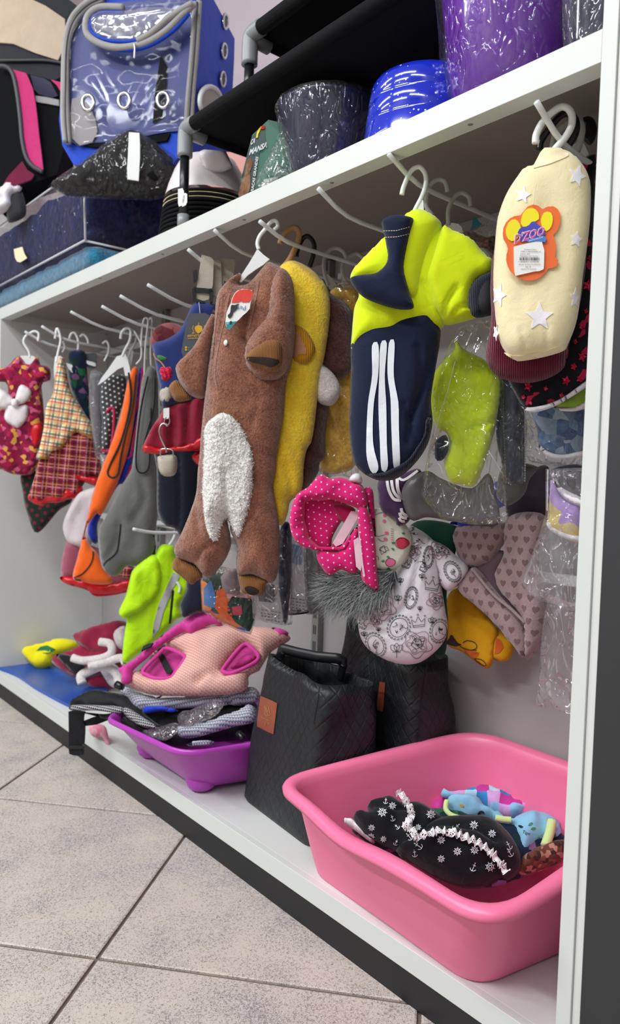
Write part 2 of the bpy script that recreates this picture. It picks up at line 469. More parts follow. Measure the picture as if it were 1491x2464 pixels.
def dots(name, c, d, cell=0.009, r=0.14, rough=0.8, rot=20):
    n = NT(name); vec = n.rotz(n.uv(), rot)
    def fn(x, y): return n.math('LESS_THAN', n.math('SQRT', n.math('ADD', n.math('MULTIPLY', x, x), n.math('MULTIPLY', y, y))), r)
    m = shape_cells(n, vec, cell, fn); v = n.noise(n.ob(), 30, 3)
    base = n.mix(v, tuple(x*0.85 for x in lin(c)), tuple(min(1, x*1.15) for x in lin(c)))
    return n.fin(n.mix(m, base, lin(d)), rough, n.bump(n.noise(n.ob(), 1200, 2), 0.3, 0.0005), 0.15, 0.2)
def plaid(name, base, cols, period=0.012, rot=0, rough=0.85):
    n = NT(name); s_ = n.sep(n.rotz(n.uv(), rot)); col = lin(base)
    for ax in (0, 1):
        for (c, ph, wd, op) in cols:
            f = n.math('FRACT', n.math('ADD', n.math('DIVIDE', s_[ax], period), ph))
            m = n.math('MULTIPLY', n.math('LESS_THAN', f, wd), op); col = n.mix(m, col, lin(c))
    return n.fin(col, rough, n.bump(n.noise(n.ob(), 1000, 2), 0.3, 0.0005), 0.15, 0.2)
def blotch(name, cols, sc=60, rough=0.85, edge=None):
    n = NT(name); v = n.vor(n.ob(), sc, 'F1', 'Color'); s_ = n.sep(v)
    st = [(i/len(cols), lin(c)) for i, c in enumerate(cols)]
    col = n.ramp(s_[0], st, 'CONSTANT')
    d = n.vor(n.ob(), sc, 'F1', 'Distance')
    if edge: col = n.mix(n.math('GREATER_THAN', d, edge[1]), col, lin(edge[0]))
    return n.fin(col, rough, n.bump(n.noise(n.ob(), 900, 2), 0.3, 0.0005), 0.15, 0.2)
def geo(name, c, d, cell=0.0042, rough=0.85, rot=0, thr=0.0):
    """small woven arrow-like motif"""
    n = NT(name)
    def fn(x, y):
        a = n.math('ABSOLUTE', x); k = n.math('ADD', n.math('SUBTRACT', y, n.math('MULTIPLY', a, 0.9)), 0.15)
        w1 = n.math('LESS_THAN', n.math('ABSOLUTE', k), 0.16); w2 = n.math('LESS_THAN', a, 0.07)
        return n.math('MAXIMUM', w1, w2)
    m = shape_cells(n, n.rotz(n.uv(), rot), cell, fn); v = n.noise(n.ob(), 700, 2)
    col = n.mix(m, lin(c), lin(d))
    return n.fin(col, rough, n.bump(n.math('ADD', m, v), 0.5, 0.0008), 0.15, 0.2)
def hearts(name, c, d, cell=0.017):
    n = NT(name)
    def fn(x, y):
        X = n.math('MULTIPLY', x, 2.9); Y = n.math('ADD', n.math('MULTIPLY', y, 2.9), 0.12)
        t = n.math('SUBTRACT', Y, n.math('MULTIPLY', n.math('SQRT', n.math('ABSOLUTE', X)), 0.75))
        return n.math('LESS_THAN', n.math('ADD', n.math('MULTIPLY', X, X), n.math('MULTIPLY', t, t)), 0.62)
    m = shape_cells(n, n.uv(), cell, fn); v = n.noise(n.ob(), 400, 3)
    col = n.mix(m, n.mix(v, tuple(x*0.7 for x in lin(c)), lin(c)), lin(d))
    return n.fin(col, 0.9, n.bump(n.math('ADD', n.math('MULTIPLY', m, -1.0), n.math('MULTIPLY', v, 0.5)), 0.9, 0.002), 0.5, 0.1)
def quilt(name, c, period=0.019):
    n = NT(name); s_ = n.sep(n.uv()); a = n.math('ADD', s_[0], n.math('MULTIPLY', s_[1], 0.62)); b = n.math('SUBTRACT', s_[0], n.math('MULTIPLY', s_[1], 0.62))
    def ln(q): return n.math('ABSOLUTE', n.math('SUBTRACT', n.math('FRACT', n.math('DIVIDE', q, period)), 0.5))
    m = n.math('MINIMUM', ln(a), ln(b)); h = n.math('MINIMUM', n.math('MULTIPLY', m, 8.0), 1.0)
    col = n.mix(h, tuple(x*0.55 for x in lin(c)), lin(c))
    nm = n.bump(h, 0.5, 0.0012); nm = n.bump(n.noise(n.ob(), 22, 3, 0.5, 0.5), 0.5, 0.012, nm)
    return n.fin(col, n.math('MULTIPLY_ADD', n.noise(n.ob(), 60, 3), 0.25, 0.38), nm, 0.0, 0.5)
def scales(name, cols, sc=55):
    n = NT(name); s_ = n.sep(n.vor(n.uv(), sc, 'F1', 'Color', 0.25))
    col = n.ramp(s_[0], [(i/len(cols), lin(c)) for i, c in enumerate(cols)], 'CONSTANT')
    return n.fin(col, 0.7, n.bump(n.vor(n.uv(), sc, 'F1', 'Distance', 0.25), 0.3, 0.001), 0.1, 0.2)

M = {}
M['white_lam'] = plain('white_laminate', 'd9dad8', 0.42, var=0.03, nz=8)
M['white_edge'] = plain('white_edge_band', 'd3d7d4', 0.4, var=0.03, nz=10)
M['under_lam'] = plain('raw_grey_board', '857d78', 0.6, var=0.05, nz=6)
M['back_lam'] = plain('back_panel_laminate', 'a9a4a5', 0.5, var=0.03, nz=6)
M['farwall'] = plain('dim_shop_wall', '98948f', 0.8)
M['pinkwall'] = plain('painted_wall', 'cfc0c6', 0.7, var=0.03, nz=4)
M['blk'] = plain('black_plinth', '1b1c1e', 0.55, var=0.15, nz=12)
M['dkgrey'] = plain('charcoal_laminate', '2d2e31', 0.6, var=0.08, nz=10)
M['steel'] = plain('white_painted_steel', 'dcdfe2', 0.35, var=0.03)
M['galv'] = plain('grey_steel', '8a8c8a', 0.4, 0.3)
M['chrome'] = plain('chrome', 'd8d8da', 0.15, 1.0)
M['hang_w'] = plain('white_plastic', 'e9ecec', 0.3, var=0.02)
M['hang_c'] = plain('greyish_clear_plastic', 'bcbdbb', 0.25, var=0.04)
M['hang_b'] = plain('black_plastic', '101116', 0.25)
M['wood'] = plain('wood_fibreboard', 'b98a5c', 0.6, var=0.15, nz=80)
M['ceil'] = plain('ceiling_paint', 'c8c8c8', 0.8)
M['paper'] = plain('white_paper', 'f1f1ef', 0.6, var=0.01)
M['ink'] = plain('black_ink', '25252a', 0.6)
M['film'] = film('clear_film', haze=0.02, sc=13, strength=0.55)
M['film2'] = film('hazy_film', haze=0.04, sc=17, strength=0.6)
M['film3'] = film('milky_film', haze=0.13, sc=15, strength=0.6, hz=(0.5, 0.47, 0.52))
M['seam'] = plain('welded_film_seam', 'c9ccd0', 0.25)
# floor tile
n = NT('ceramic_tile'); a = n.noise(n.ob(), 9, 4, 0.6, 0.3); b = n.noise(n.ob(), 330, 3, 0.6, 1.5); 
info = n.t.nodes.new('ShaderNodeObjectInfo')
f = n.math('ADD', b, n.math('MULTIPLY', n.math('SUBTRACT', a, 0.5), -0.28))
spk = n.ramp(f, [(0.40, lin('97918a')), (0.50, lin('d3d0cb'))])
warm = n.ramp(a, [(0.3, lin('f2e9e0')), (0.7, lin('e8e4ea'))])
mx = n.t.nodes.new('ShaderNodeMix'); mx.data_type = 'RGBA'; mx.blend_type = 'MULTIPLY'; mx.inputs[0].default_value = 1; n.link(spk, mx.inputs[6]); n.link(warm, mx.inputs[7])
M['tile'] = n.fin(mx.outputs[2], n.math('MULTIPLY_ADD', a, 0.2, 0.34), n.bump(b, 0.12, 0.0006), 0, 0.4)
M['grout'] = plain('grout', '6a5a50', 0.95, var=0.35, nz=60)
# garments
M['brown'] = plush('brown_plush', 'a0684f', '6b3c2c')
M['brown_rib'] = rib('brown_ribbing', 'a66f3c')
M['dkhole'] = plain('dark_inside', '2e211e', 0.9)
M['sherpa'] = sherpa('white_sherpa')
M['yellow'] = plush('yellow_plush', 'ffe238', 'ffc828', sc=260)
M['yellow_rib'] = rib('yellow_ribbing', 'f2ab18', 0.003)
M['dkbrown'] = plush('dark_brown_plush', '5c3530', '33191a', sc=260)
M['paleyel'] = plush('pale_yellow_plush', 'f0c44c', 'd49a30', sc=200)
M['whiteplush'] = plush('white_plush', 'efe8e8', 'cfc4c6', sc=300)
M['lime'] = cloth('lime_sweatshirt', 'd4e80a', 1500, 0.25, 0.3, var=0.06)
M['limeplush'] = cloth('lime_fleece', 'd4ea14', 700, 0.4, 0.4, var=0.1)
M['navy'] = cloth('navy_sweatshirt', '141d38', 1500, 0.25, 0.12)
M['navy_rib'] = rib('navy_ribbing', '121a33', 0.0022)
M['stripe'] = cloth('white_stripe_tape', 'e8eef6', 900, 0.3, 0.1, var=0.03)
M['cream'] = cloth('cream_fleece', 'ecdfb4', 500, 0.45, 0.45, var=0.08)
M['creamband'] = cloth('cream_binding', 'f1dfb8', 900, 0.3, 0.2, var=0.05)
M['star'] = cloth('white_star_print', 'eeeaf2', 500, 0.45, 0.3, var=0.05)
M['maroon'] = rib('maroon_ribbing', '6d1030', 0.0026)
M['blackfleece'] = blotch('black_fleece_pink_stars', ['0f0c14', '0f0c14', '14101a', '0e0b12', '120c14', '100c12', '0f0c14', 'b01c44'], 110)
M['whitebind'] = cloth('white_binding', 'e3dfe6', 900, 0.3, 0.2)
M['greenfl'] = cloth('green_print', '8aa83a', 300, 0.5, 0.3, var=0.4)
M['bluefl'] = blotch('blue_print_fleece', ['5c7898', '41628c', '7c8ea4', '9aa6b4', '34507c'], 70)
M['lav'] = blotch('lavender_print', ['b79ad6', 'b79ad6', 'ae8fd0', 'c7aee0', 'd6c070', 'b296d4'], 28)
M['hearts'] = hearts('mauve_heart_plush', 'a48a8c', '74595c')
M['mustard'] = cloth('mustard_cotton', 'd59a12', 700, 0.3, 0.1, var=0.06)
M['orangeprint'] = cloth('orange_print', 'd0602c', 700, 0.3, 0.1)
M['dkgreen'] = cloth('dark_green_cloth', '0c3a2c', 700, 0.3, 0.1)
M['denim'] = cloth('navy_denim', '25336e', 1300, 0.5, 0.2, var=0.2)
M['webbing'] = rib('cream_webbing', 'd8d0c0', 0.0018, True, 0.6)
M['tulle'] = cloth('crimson_tulle', '8a1230', 1200, 0.6, 0.3, var=0.4)
M['satin'] = plain('red_satin', 'd01422', 0.3, var=0.2, nz=20)
M['cherry'] = blotch('cherry_sequins', ['c4123c', 'a00c30', 'e0305c', '8c0a28'], 420)
M['leaf'] = cloth('green_embroidery', '2f7c3e', 900, 0.5)
M['stem'] = cloth('tan_embroidery', 'c48a68', 900, 0.5)
M['cardgrey'] = plain('charcoal_card', '464a52', 0.5)
M['gold'] = plain('gold_print', 'e0a92c', 0.4, 0.2)
M['orange'] = cloth('orange_mesh_cloth', 'f0641a', 1000, 0.3, 0.3, var=0.1)
M['brownbind'] = cloth('dark_brown_binding', '3a2620', 900, 0.3)
M['blackbind'] = cloth('black_binding', '121214', 900, 0.3)
M['magbind'] = cloth('magenta_binding', 'c01c54', 900, 0.3)
M['blue'] = cloth('royal_blue_cloth', '1c2fa0', 1000, 0.3)
M['greymel'] = cloth('grey_melange', '646564', 260, 0.5, 0.3, var=0.25)
M['redcloth'] = cloth('crimson_cloth', 'a3123c', 800, 0.3, 0.2)
M['polkagrey'] = dots('grey_polka', '3c3d40', 'd8d8d8', 0.012, 0.2)
M['floraldk'] = blotch('dark_floral', ['10203c', '0e2a2c', '1c5c3c', '10203c', '7a5078', '143048', '0e1a34'], 60)
M['plaid'] = plaid('yellow_green_plaid', 'efe6cf', [('e0b23a', 0.0, 0.26, 0.5), ('2f5c40', 0.4, 0.2, 0.7), ('cc2c48', 0.74, 0.18, 0.7)], 0.023, 8)
M['redplaid'] = plaid('red_tulle_plaid', '8f1638', [('d8a8a8', 0.1, 0.12, 0.55), ('3a1020', 0.5, 0.2, 0.5), ('d8b070', 0.78, 0.1, 0.5)], 0.026, 4)
M['magprint'] = blotch('magenta_floral', ['8c1440', '7a1038', 'b01848', '8c1440', 'c85a80', '901440', '6c1034', 'd8a04a', 'a01848'], 85)
M['bow'] = cloth('white_ribbon', 'ece6ea', 900, 0.2, 0.2, 0.5, var=0.04)
M['dkplaid'] = dots('dark_green_red_check', '1e2a22', '7a1c34', 0.02, 0.24, rot=45)
M['whitetulle'] = cloth('white_tulle', 'c9bfc4', 700, 0.6, 0.3, var=0.2)
M['pinktulle'] = cloth('dusty_pink_tulle', '9c5266', 700, 0.6, 0.3)
M['raincoat'] = cloth('lime_nylon', 'b8ee10', 600, 0.15, 0.1, 0.5, var=0.05, wr=0.3)
M['reflect'] = plain('reflective_tape', 'b9bcc0', 0.25, 0.3)
M['pinkdot'] = dots('hot_pink_polka', 'd41c70', 'f6d8e6', 0.0098, 0.12)
M['pinkdark'] = cloth('pink_lining', 'a8124f', 900, 0.3)
M['velcro'] = cloth('pale_pink_velcro', 'e6c6d4', 900, 0.4)
M['fruit'] = cloth('fruit_cap_cotton', 'dfe0cf', 900, 0.3, var=0.05)
M['strawb'] = plain('strawberry_print', 'cf3550', 0.8); M['strawpink'] = plain('pink_strawberry_print', 'e86a98', 0.8); M['leafp'] = plain('leaf_print', '3c8c5c', 0.8)
M['coat'] = cloth('white_satin_cotton', 'e2dde4', 900, 0.2, 0.1, 0.5, var=0.04)
M['lineblk'] = plain('black_line_print', '1c1c22', 0.8)
M['linemauve'] = plain('mauve_line_print', '8c5f72', 0.8)
M['furdk'] = plain('dark_grey_fur', '3a3e42', 0.6); M['furlt'] = plain('light_grey_fur', 'a3a7a8', 0.5); M['furmd'] = plain('grey_fur', '6b7073', 0.55)
M['pinkgeo'] = geo('pink_woven', 'e9b9ae', 'c08f84', 0.0052, rot=20)
M['hotpink'] = cloth('magenta_nylon', 'cf3c98', 800, 0.2, 0.15, 0.6, var=0.08, wr=0.35)
M['blkweb'] = rib('black_webbing', '121318', 0.0016, True, 0.5)
M['greygeo'] = geo('grey_blue_woven', 'c6c8d2', '5c6278', 0.0055, rot=-15)
M['blkgeo'] = geo('black_white_woven', '17181c', 'c8c8cc', 0.0052, rot=0)
M['blacknyl'] = cloth('black_nylon', '0e0f14', 900, 0.2, 0.1, 0.6, wr=0.4)
M['bluetrim'] = cloth('blue_nylon_trim', '1c3cc4', 900, 0.2, 0.1, 0.6)
M['quilt'] = quilt('black_quilted_leatherette', '171b20')
M['leatherblk'] = plain('black_leatherette', '14161b', 0.4)
M['leather'] = plain('brown_leather_patch', '8e4a34', 0.4, var=0.15, nz=120)
M['goldfoil'] = plain('gold_foil', 'c08a5a', 0.35, 0.4)
M['binpink'] = plain('pink_plastic', 'f478a2', 0.34, var=0.03, nz=6)
M['traypurple'] = plain('purple_plastic', 'b240b4', 0.3, var=0.03, nz=8)
M['matblue'] = plain('blue_vinyl_mat', '1c4fa8', 0.3, var=0.08, nz=12)
M['yelcloth'] = cloth('bright_yellow_jersey', 'e8dc14', 500, 0.5, 0.2, var=0.1)
M['greenprint'] = plain('green_print_ink', '12703c', 0.8)
M['anchor'] = cloth('black_cotton', '0e1016', 1100, 0.3, 0.15, 0.8, wr=0.25)
M['whiteprint'] = plain('white_print_ink', 'd8dae2', 0.8)
n = NT('white_lace'); v = n.vor(n.uv(), 420, 'DISTANCE_TO_EDGE'); al = n.math('MAXIMUM', n.math('LESS_THAN', v, 0.2), n.math('GREATER_THAN', n.noise(n.uv(), 90, 2), 0.56)); n.link(al, n.b.inputs['Alpha']); M['lace'] = n.fin(lin('ece8ea'), 0.8)
M['skyblue'] = cloth('light_blue_jersey', '8cbfe0', 900, 0.3, 0.2, var=0.08)
M['scales'] = scales('mermaid_scales', ['8fc8ec', 'd8a4dc', '3c8ccc', 'c83c9c', 'b8dcf0', 'c080d0'])
M['limetrim'] = cloth('pale_green_trim', 'cfe29a', 600, 0.5)
M['brownlace'] = blotch('brown_floral_lace', ['5c3428', '7a4a38', '3c2420', 'a87a68', '6a3c30'], 160)
M['brownknit'] = cloth('brown_net', '4a2e28', 300, 0.6)
M['pinkcloth'] = blotch('pink_spotted_cloth', ['f0a6b8', 'e88aa4', 'f4b6c4', 'f0a6b8'], 70)
M['camo'] = blotch('camo_orange_blue', ['e88440', '2f6cc0', '384a38', 'e88440', 'f0b6c0', '2c3a30', 'd87038', 'c8465c'], 26)
M['print_doc'] = plain('printed_card', 'cfcbd2', 0.6)
M['docblue'] = plain('blue_photo_print', '5c84b0', 0.5); M['docdark'] = plain('dark_photo_print', '4a4656', 0.5)
M['santa'] = cloth('crimson_velvet', '8c1038', 500, 0.4, 0.5, var=0.2)
M['redbrown'] = blotch('red_brown_fleece', ['6a2a30', '5a2028', '7c3a3c', '50181f', '84464a'], 60)
# upper shelf goods
M['bagblue'] = cloth('royal_blue_canvas', '1748c8', 700, 0.3, 0.15, 0.6, var=0.06)
M['bagblue_in'] = plain('blue_lining', '14287c', 0.5, var=0.2, nz=14)
M['piping'] = cloth('grey_piping', 'a5a3a2', 700, 0.4, 0.15, 0.7)
M['zip'] = plain('dark_zip', '4a4a4e', 0.5)
M['blkcan'] = cloth('black_canvas', '07080c', 600, 0.3, 0.0, 0.85, wr=0.1)
M['cotgrey'] = plain('grey_moulded_plastic', '8f9396', 0.35, var=0.04)
M['blktube'] = plain('black_painted_tube', '15161a', 0.3)
M['mesh_beige'] = cloth('beige_mesh', 'd8c4ac', 500, 0.5, 0.1)
M['pinkweb'] = cloth('pink_webbing', 'd83c7c', 700, 0.3)
M['bowlnavy'] = plain('navy_enamel', '12163c', 0.12, coat=0.5)
n = NT('blue_speckled_enamel'); v = n.vor(n.ob(), 150, 'F1'); sz = n.sep(n.vor(n.ob(), 150, 'F1', 'Color')); m = n.math('LESS_THAN', v, n.math('MULTIPLY', sz[0], 0.24)); M['enamel'] = n.fin(n.mix(m, lin('1a2fc0'), lin('dfe4f4')), 0.12, None, 0, 0.5, 0, 0.6)
M['purplebowl'] = plain('purple_plastic_bowl', '6a1aa8', 0.15, coat=0.5, var=0.1)
M['packgreen'] = plain('green_printed_film', '1f6a54', 0.35, var=0.2, nz=12)
M['packdark'] = plain('dark_green_print', '0c3a3a', 0.35)
M['dogfur'] = plush('printed_dog_photo', 'a5785c', '5c3c2c', sc=80, strength=0.0)
M['bedfur'] = plush('dark_bed_plush', '1d2a5a', '101630', sc=120, sheen=0.1)
M['teal'] = plush('teal_plush', '2a86ae', '1c5878', sc=200)
M['whitecone'] = plain('translucent_white_cone', 'e0d6d8', 0.3)
M['salmon'] = plain('salmon_plastic', 'e09a94', 0.4)
M['text_w'] = plain('white_letters', 'e9ecef', 0.6)
M['orangecard'] = plain('orange_card', 'ee6c2c', 0.45, var=0.04)
M['yellowcard'] = plain('yellow_card', 'f6e614', 0.45); M['bluecard'] = plain('blue_card', '4444b4', 0.45); M['pinkink'] = plain('pink_ink', 'd838a0', 0.5)
M['ribbonblue'] = plain('ribbon_blue', '4a80cc', 0.5)
M['redcard'] = plain('red_card', 'e0463c', 0.3); M['tealcard'] = plain('teal_card', '2f8c98', 0.4); M['blueink'] = plain('blue_ink', '2f6ca4', 0.5)
# ------------------------------------------------------------------ the setting
XL, XR, D = -1.76, 0.1548, 0.335
ZB, ZW, ZS1, ZSU, ZS2 = 0.0423, 0.0734, 1.1217, 1.143, 1.1551
fl = struct(box('floor', (-4.5, -3.2, -0.05), (1.6, 0.6, -0.004), M['grout']))
TA, TX, TY, T = 0.7188, -0.3895, -0.2837, 0.45
ca, sa = math.cos(TA), math.sin(TA)
g = 0.003; hh = T/2-g
tv = [(-hh, -hh, 0), (hh, -hh, 0), (hh, hh, 0), (-hh, hh, 0)]; k2 = 0.0025
tvv = [(x*(1-0), y, -0.004) for x, y, z in tv]+[(x, y, -0.0012) for x, y, z in tv]+[(math.copysign(abs(x)-k2, x), math.copysign(abs(y)-k2, y), 0) for x, y, z in tv]
tf = [(8, 9, 10, 11)]+[(a+o, (a+1) % 4+o, (a+1) % 4+o+4, a+o+4) for o in (0, 4) for a in range(4)]
tm = bpy.data.meshes.new('tile'); tm.from_pydata(tvv, [], tf); tm.materials.append(M['tile'])
floc = Vector(fl.location)
for i in range(-9, 9):
    for j in range(-9, 9):
        x = TX+T*((i+.5)*ca-(j+.5)*sa); y = TY+T*((i+.5)*sa+(j+.5)*ca)
        if not (-3.4 < x < 1.1 and -2.2 < y < 0.3): continue
        o = bpy.data.objects.new('tile', tm); C.objects.link(o); o.parent = fl
        o.location = Vector((x, y, 0))-floc; o.rotation_euler = (0, 0, TA+rnd.choice((0, 1, 2, 3))*math.pi/2)
struct(box('ceiling', (-4.5, -3.2, 2.7), (1.6, 0.6, 2.75), M['ceil']))
struct(box('wall_back', (-4.5, 0.44, -0.004), (1.6, 0.5, 2.7), M['pinkwall']))
struct(box('wall_front', (-4.5, -3.25, -0.004), (1.6, -3.2, 2.7), M['farwall']))
struct(box('wall_left', (-4.55, -3.2, -0.004), (-4.5, 0.5, 2.7), M['farwall']))
struct(box('wall_right', (1.6, -3.2, -0.004), (1.65, 0.5, 2.7), M['farwall']))
t = thing('shelving_unit', 'long white laminate shelving unit on a black plinth holding pet goods', 'shelving unit', (-0.8, 0.15, 0))
box('plinth', (-2.6, 0.0, 0), (XR+.0268, D, ZB), M['blk'], t)
box('bottom_shelf', (-2.6, 0.0125, ZB), (XR, D, ZW), M['white_lam'], t, 0.0006)
box('edge_strip', (-2.6, 0.0, ZB), (XR, 0.012, ZW+0.0003), M['white_edge'], t, 0.0006)
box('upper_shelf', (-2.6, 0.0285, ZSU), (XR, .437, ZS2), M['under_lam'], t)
box('front_rail', (-2.6, 0.0, ZS1), (XR, 0.028, ZS2+.0003), M['white_edge'], t, 0.0006)
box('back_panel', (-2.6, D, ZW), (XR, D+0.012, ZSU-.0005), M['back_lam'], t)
box('end_panel', (XL-0.017, 0, ZW), (XL, D-.0005, ZS1-.0005), M['white_lam'], t)
box('end_panel', (-2.617, 0, 0), (-2.6003, D+.012, 2.3), M['white_lam'], t, 0.0006)
box('divider_panel', (XR, 0.0, 0.0), (XR+0.0171, D+.012, 2.3), M['white_edge'], t, 0.0006)
box('divider_panel', (XR+0.0174, 0.003, 0.0), (XR+0.0268, D+.012, 2.3), M['white_lam'], t, 0.0006)
for px_, py_ in ((1131, 300), (798, 440), (587, 529), (391, 612), (349, 648), (241, 670)):
    p = aty(px_, py_, 0.014); p = atz(px_, py_, ZS1-0.0002)
    if p[1] > 0.03: p = atz(px_, py_, ZSU)
    lathe('screw_head', [(0, -.0006), (.0022, -.0006), (.0034, 0), (.0034, .0004)], p, M['galv'], t, 12)
# slotted uprights and rails fixed to the back panel
for X in (-1.36, -0.655, -0.02):
    u = thing('slotted_upright', {-1.36: 'grey slotted metal upright at the back near the left end panel', -0.655: 'grey slotted metal upright on the back panel between the packs and quilted bags', -0.02: 'grey slotted metal upright on the back panel above the pink bin'}[X], 'upright', (X, D-.008, ZW))
    box('channel', (X-.011, D-.016, ZW+.002), (X+.011, D-.0003, ZSU-.002), M['galv'], u, .001)
    v = []; f = []
    for k in range(30):
        z = ZW+.03+k*.035
        for dx in (-.0045, .0015):
            i = len(v); v += [(X+dx, D-.0165, z), (X+dx+.003, D-.0165, z), (X+dx+.003, D-.0165, z+.02), (X+dx, D-.0165, z+.02)]; f.append((i, i+1, i+2, i+3))
    s_ = obj('slots', v, f, M['ink'], u, sm=False); s_['kind'] = 'stuff'
for z, nm in ((1.062, 'upper'), (0.545, 'lower')):
    tag(box('hook_rail', (XL+.003, D-.03, z-.012), (XR-.003, D-.0175, z+.004), M['steel'], None, .001), 'white steel %s rail along the back panel carrying display pegs' % nm, 'rail')
PEG = {}
def peg(i, tip, label, z0=None, yt=0.0, kneey=0.06, r=0.0036, bend=0.03):
    p = aty(tip[0], tip[1], yt); X, Z = p[0], p[2]
    zb = Z-bend
    pts = [(X, yt, Z), (X, yt+kneey*0.6, Z-bend*0.62), (X, yt+kneey, Z-bend*0.88), (X, yt+kneey*1.5, Z-bend), (X, D-.0305, zb-0.006)]
    P = []
    q = np.array(pts)
    for a in range(len(q)-1):
        for k in range(4): P.append(q[a]+(q[a+1]-q[a])*k/4)
    P.append(q[-1])
    t = thing('display_peg', label, 'peg', (X, D-.04, zb-.012))
    tube('rod', P, r, M['steel'], t, 10)
    box('peg_bracket', (X-.009, D-.0345, min(zb-.02, 9)), (X+.009, D-.0302, zb+.012), M['steel'], t, .001)
    PEG[i] = (X, zb); return t
peg(1, (1290, 245), 'rightmost upper display peg, holding the cream star sweater, beside the white divider', bend=.035)
peg(2, (935, 370), 'white display peg holding the lime and navy sweater on plastic hangers', bend=.028)
peg(3, (765, 453), 'bare white display peg between the brown onesie and lime sweater')
peg(4, (624, 532), 'white display peg holding the brown plush onesie and wooden hanger', bend=.024)
peg(5, (515, 553), 'bare white display peg just left of the brown onesie')
peg(6, (452, 600), 'white display peg holding the navy cherry harness dress by cream straps')
peg(7, (355, 685), 'nearest of the empty pegs above the orange vests, ending left of the navy dress', kneey=.09)
peg(8, (289, 712), 'middle one of the three long pegs above the orange vests', kneey=.09)
peg(9, (245, 737), 'white display peg holding the grey vests', kneey=.09)
peg(10, (170, 750), 'white display peg holding the polka dot and orange vests', kneey=.09)
peg(11, (100, 785), 'white display peg holding the checked dress with frilled cape', kneey=.07)
peg(12, (60, 798), 'leftmost upper display peg, holding the magenta dress with white bow', kneey=.07)
peg(13, (320, 1273), 'lower white display peg above the lime raincoat', yt=.05, kneey=.05, bend=.010)
peg(14, (250, 1250), 'lower white display peg left of the raincoat peg, in front of grey vests', yt=.06, kneey=.05, bend=.014)

# charcoal side of the next display, right of the divider
tag(box('display_cabinet', (XR+.0285, -0.002, 0.0), (0.58, D, 2.3), M['dkgrey'], None, .002), 'blurred charcoal cabinet side right of the white divider panel', 'cabinet')

# ------------------------------------------------------------------ bins
def rquad(c4, r, n=8):
    """rounded outline through four corners (xy) given as list, corner radius r"""
    c4 = np.array(c4, float); out = []
    for i in range(4):
        p0, p1, p2 = c4[i-1], c4[i], c4[(i+1) % 4]
        a = (p0-p1); a /= np.linalg.norm(a[:2]); b = (p2-p1); b /= np.linalg.norm(b[:2])
        s_, e = p1+a*r, p1+b*r
        for k in range(n+1):
            t_ = k/n; out.append((1-t_)**2*s_+2*t_*(1-t_)*p1+t_*t_*e)
        nx = c4[(i+1) % 4]+(p1-c4[(i+1) % 4])/np.linalg.norm((p1-c4[(i+1) % 4])[:2])*r
        for k in range(1, 12): out.append(e+(nx-e)*k/12)
    return np.array(out)
def bin_(t, mat, base, rim, rb, rr, lip, wall=.004, dip=None, lipdrop=.012):
    B = rquad(base, rb); R_ = rquad(rim, rr); n = len(B)
    if dip is not None:
        for i in range(n): R_[i, 2] -= dip(R_[i])
    cb = B.mean(0); cr = R_.mean(0)
    def off(L, c, k):
        d = L-c; d[:, 2] = 0; nn = np.linalg.norm(d, axis=1)[:, None]; q = L.copy(); q += d/nn*k; return q
    dz = lambda L, z: L+np.array([0, 0, z])
    def lerp(t_): return B*(1-t_)+R_*t_
    rings = []
    b0 = off(B, cb, -.012); rings.append(b0)                      # flat bottom
    rings += [off(B, cb, -.005), dz(off(B, cb, 0), .005), dz(lerp(.04), .004)]
    for t_ in (.2, .4, .6, .8, .93): rings.append(lerp(t_))
    o1 = lerp(.97); rings.append(o1)
    rings.append(dz(off(R_, cr, lip*.7), -lipdrop*.8)); rings.append(dz(off(R_, cr, lip), -lipdrop*.75)); rings.append(dz(off(R_, cr, lip*1.08), -lipdrop*.35))
    rings.append(dz(off(R_, cr, lip*.9), -.001)); rings.append(dz(off(R_, cr, lip*.55), .0015)); rings.append(dz(off(R_, cr, lip*.1), .001)); rings.append(dz(off(R_, cr, -.004), -.004))
    for t_ in (.9, .7, .45, .2, .06): rings.append(off(lerp(t_), lerp(t_).mean(0), -wall))
    rings.append(dz(off(B, cb, -.02), wall))
    Vv = np.vstack(rings); F = []
    for i in range(len(rings)-1):
        for j in range(n): F.append((i*n+j, i*n+(j+1) % n, (i+1)*n+(j+1) % n, (i+1)*n+j))
    F.append(tuple(range(n))[::-1]); F.append(tuple((len(rings)-1)*n+j for j in range(n)))
    return obj('shell', Vv, F, mat, t)
tb = thing('pink_bin', 'large bright pink plastic bin with wavy rim holding folded dog dresses', 'bin', (-0.1, 0.15, ZW))
zr = .212
fl_, fr_, br_, bl_ = atz(690, 1880, .216), atz(1170, 2200, .222), np.array([.118, .30, .262]), np.array([-.213, .312, .262])
fr_ = np.array([.108, -.062, .220]); fl_ = np.array([-.328, -.012, .212])
PINK = bin_(tb, M['binpink'], [(-.30, .020, ZW), (.046, .002, ZW), (.085, .272, ZW), (-.20, .285, ZW)], [fl_, fr_, br_, bl_], .045, .06, .019, dip=lambda p: .012*math.exp(-((p[0]+.15)/.07)**2) if p[1] < .05 else 0, lipdrop=.018)

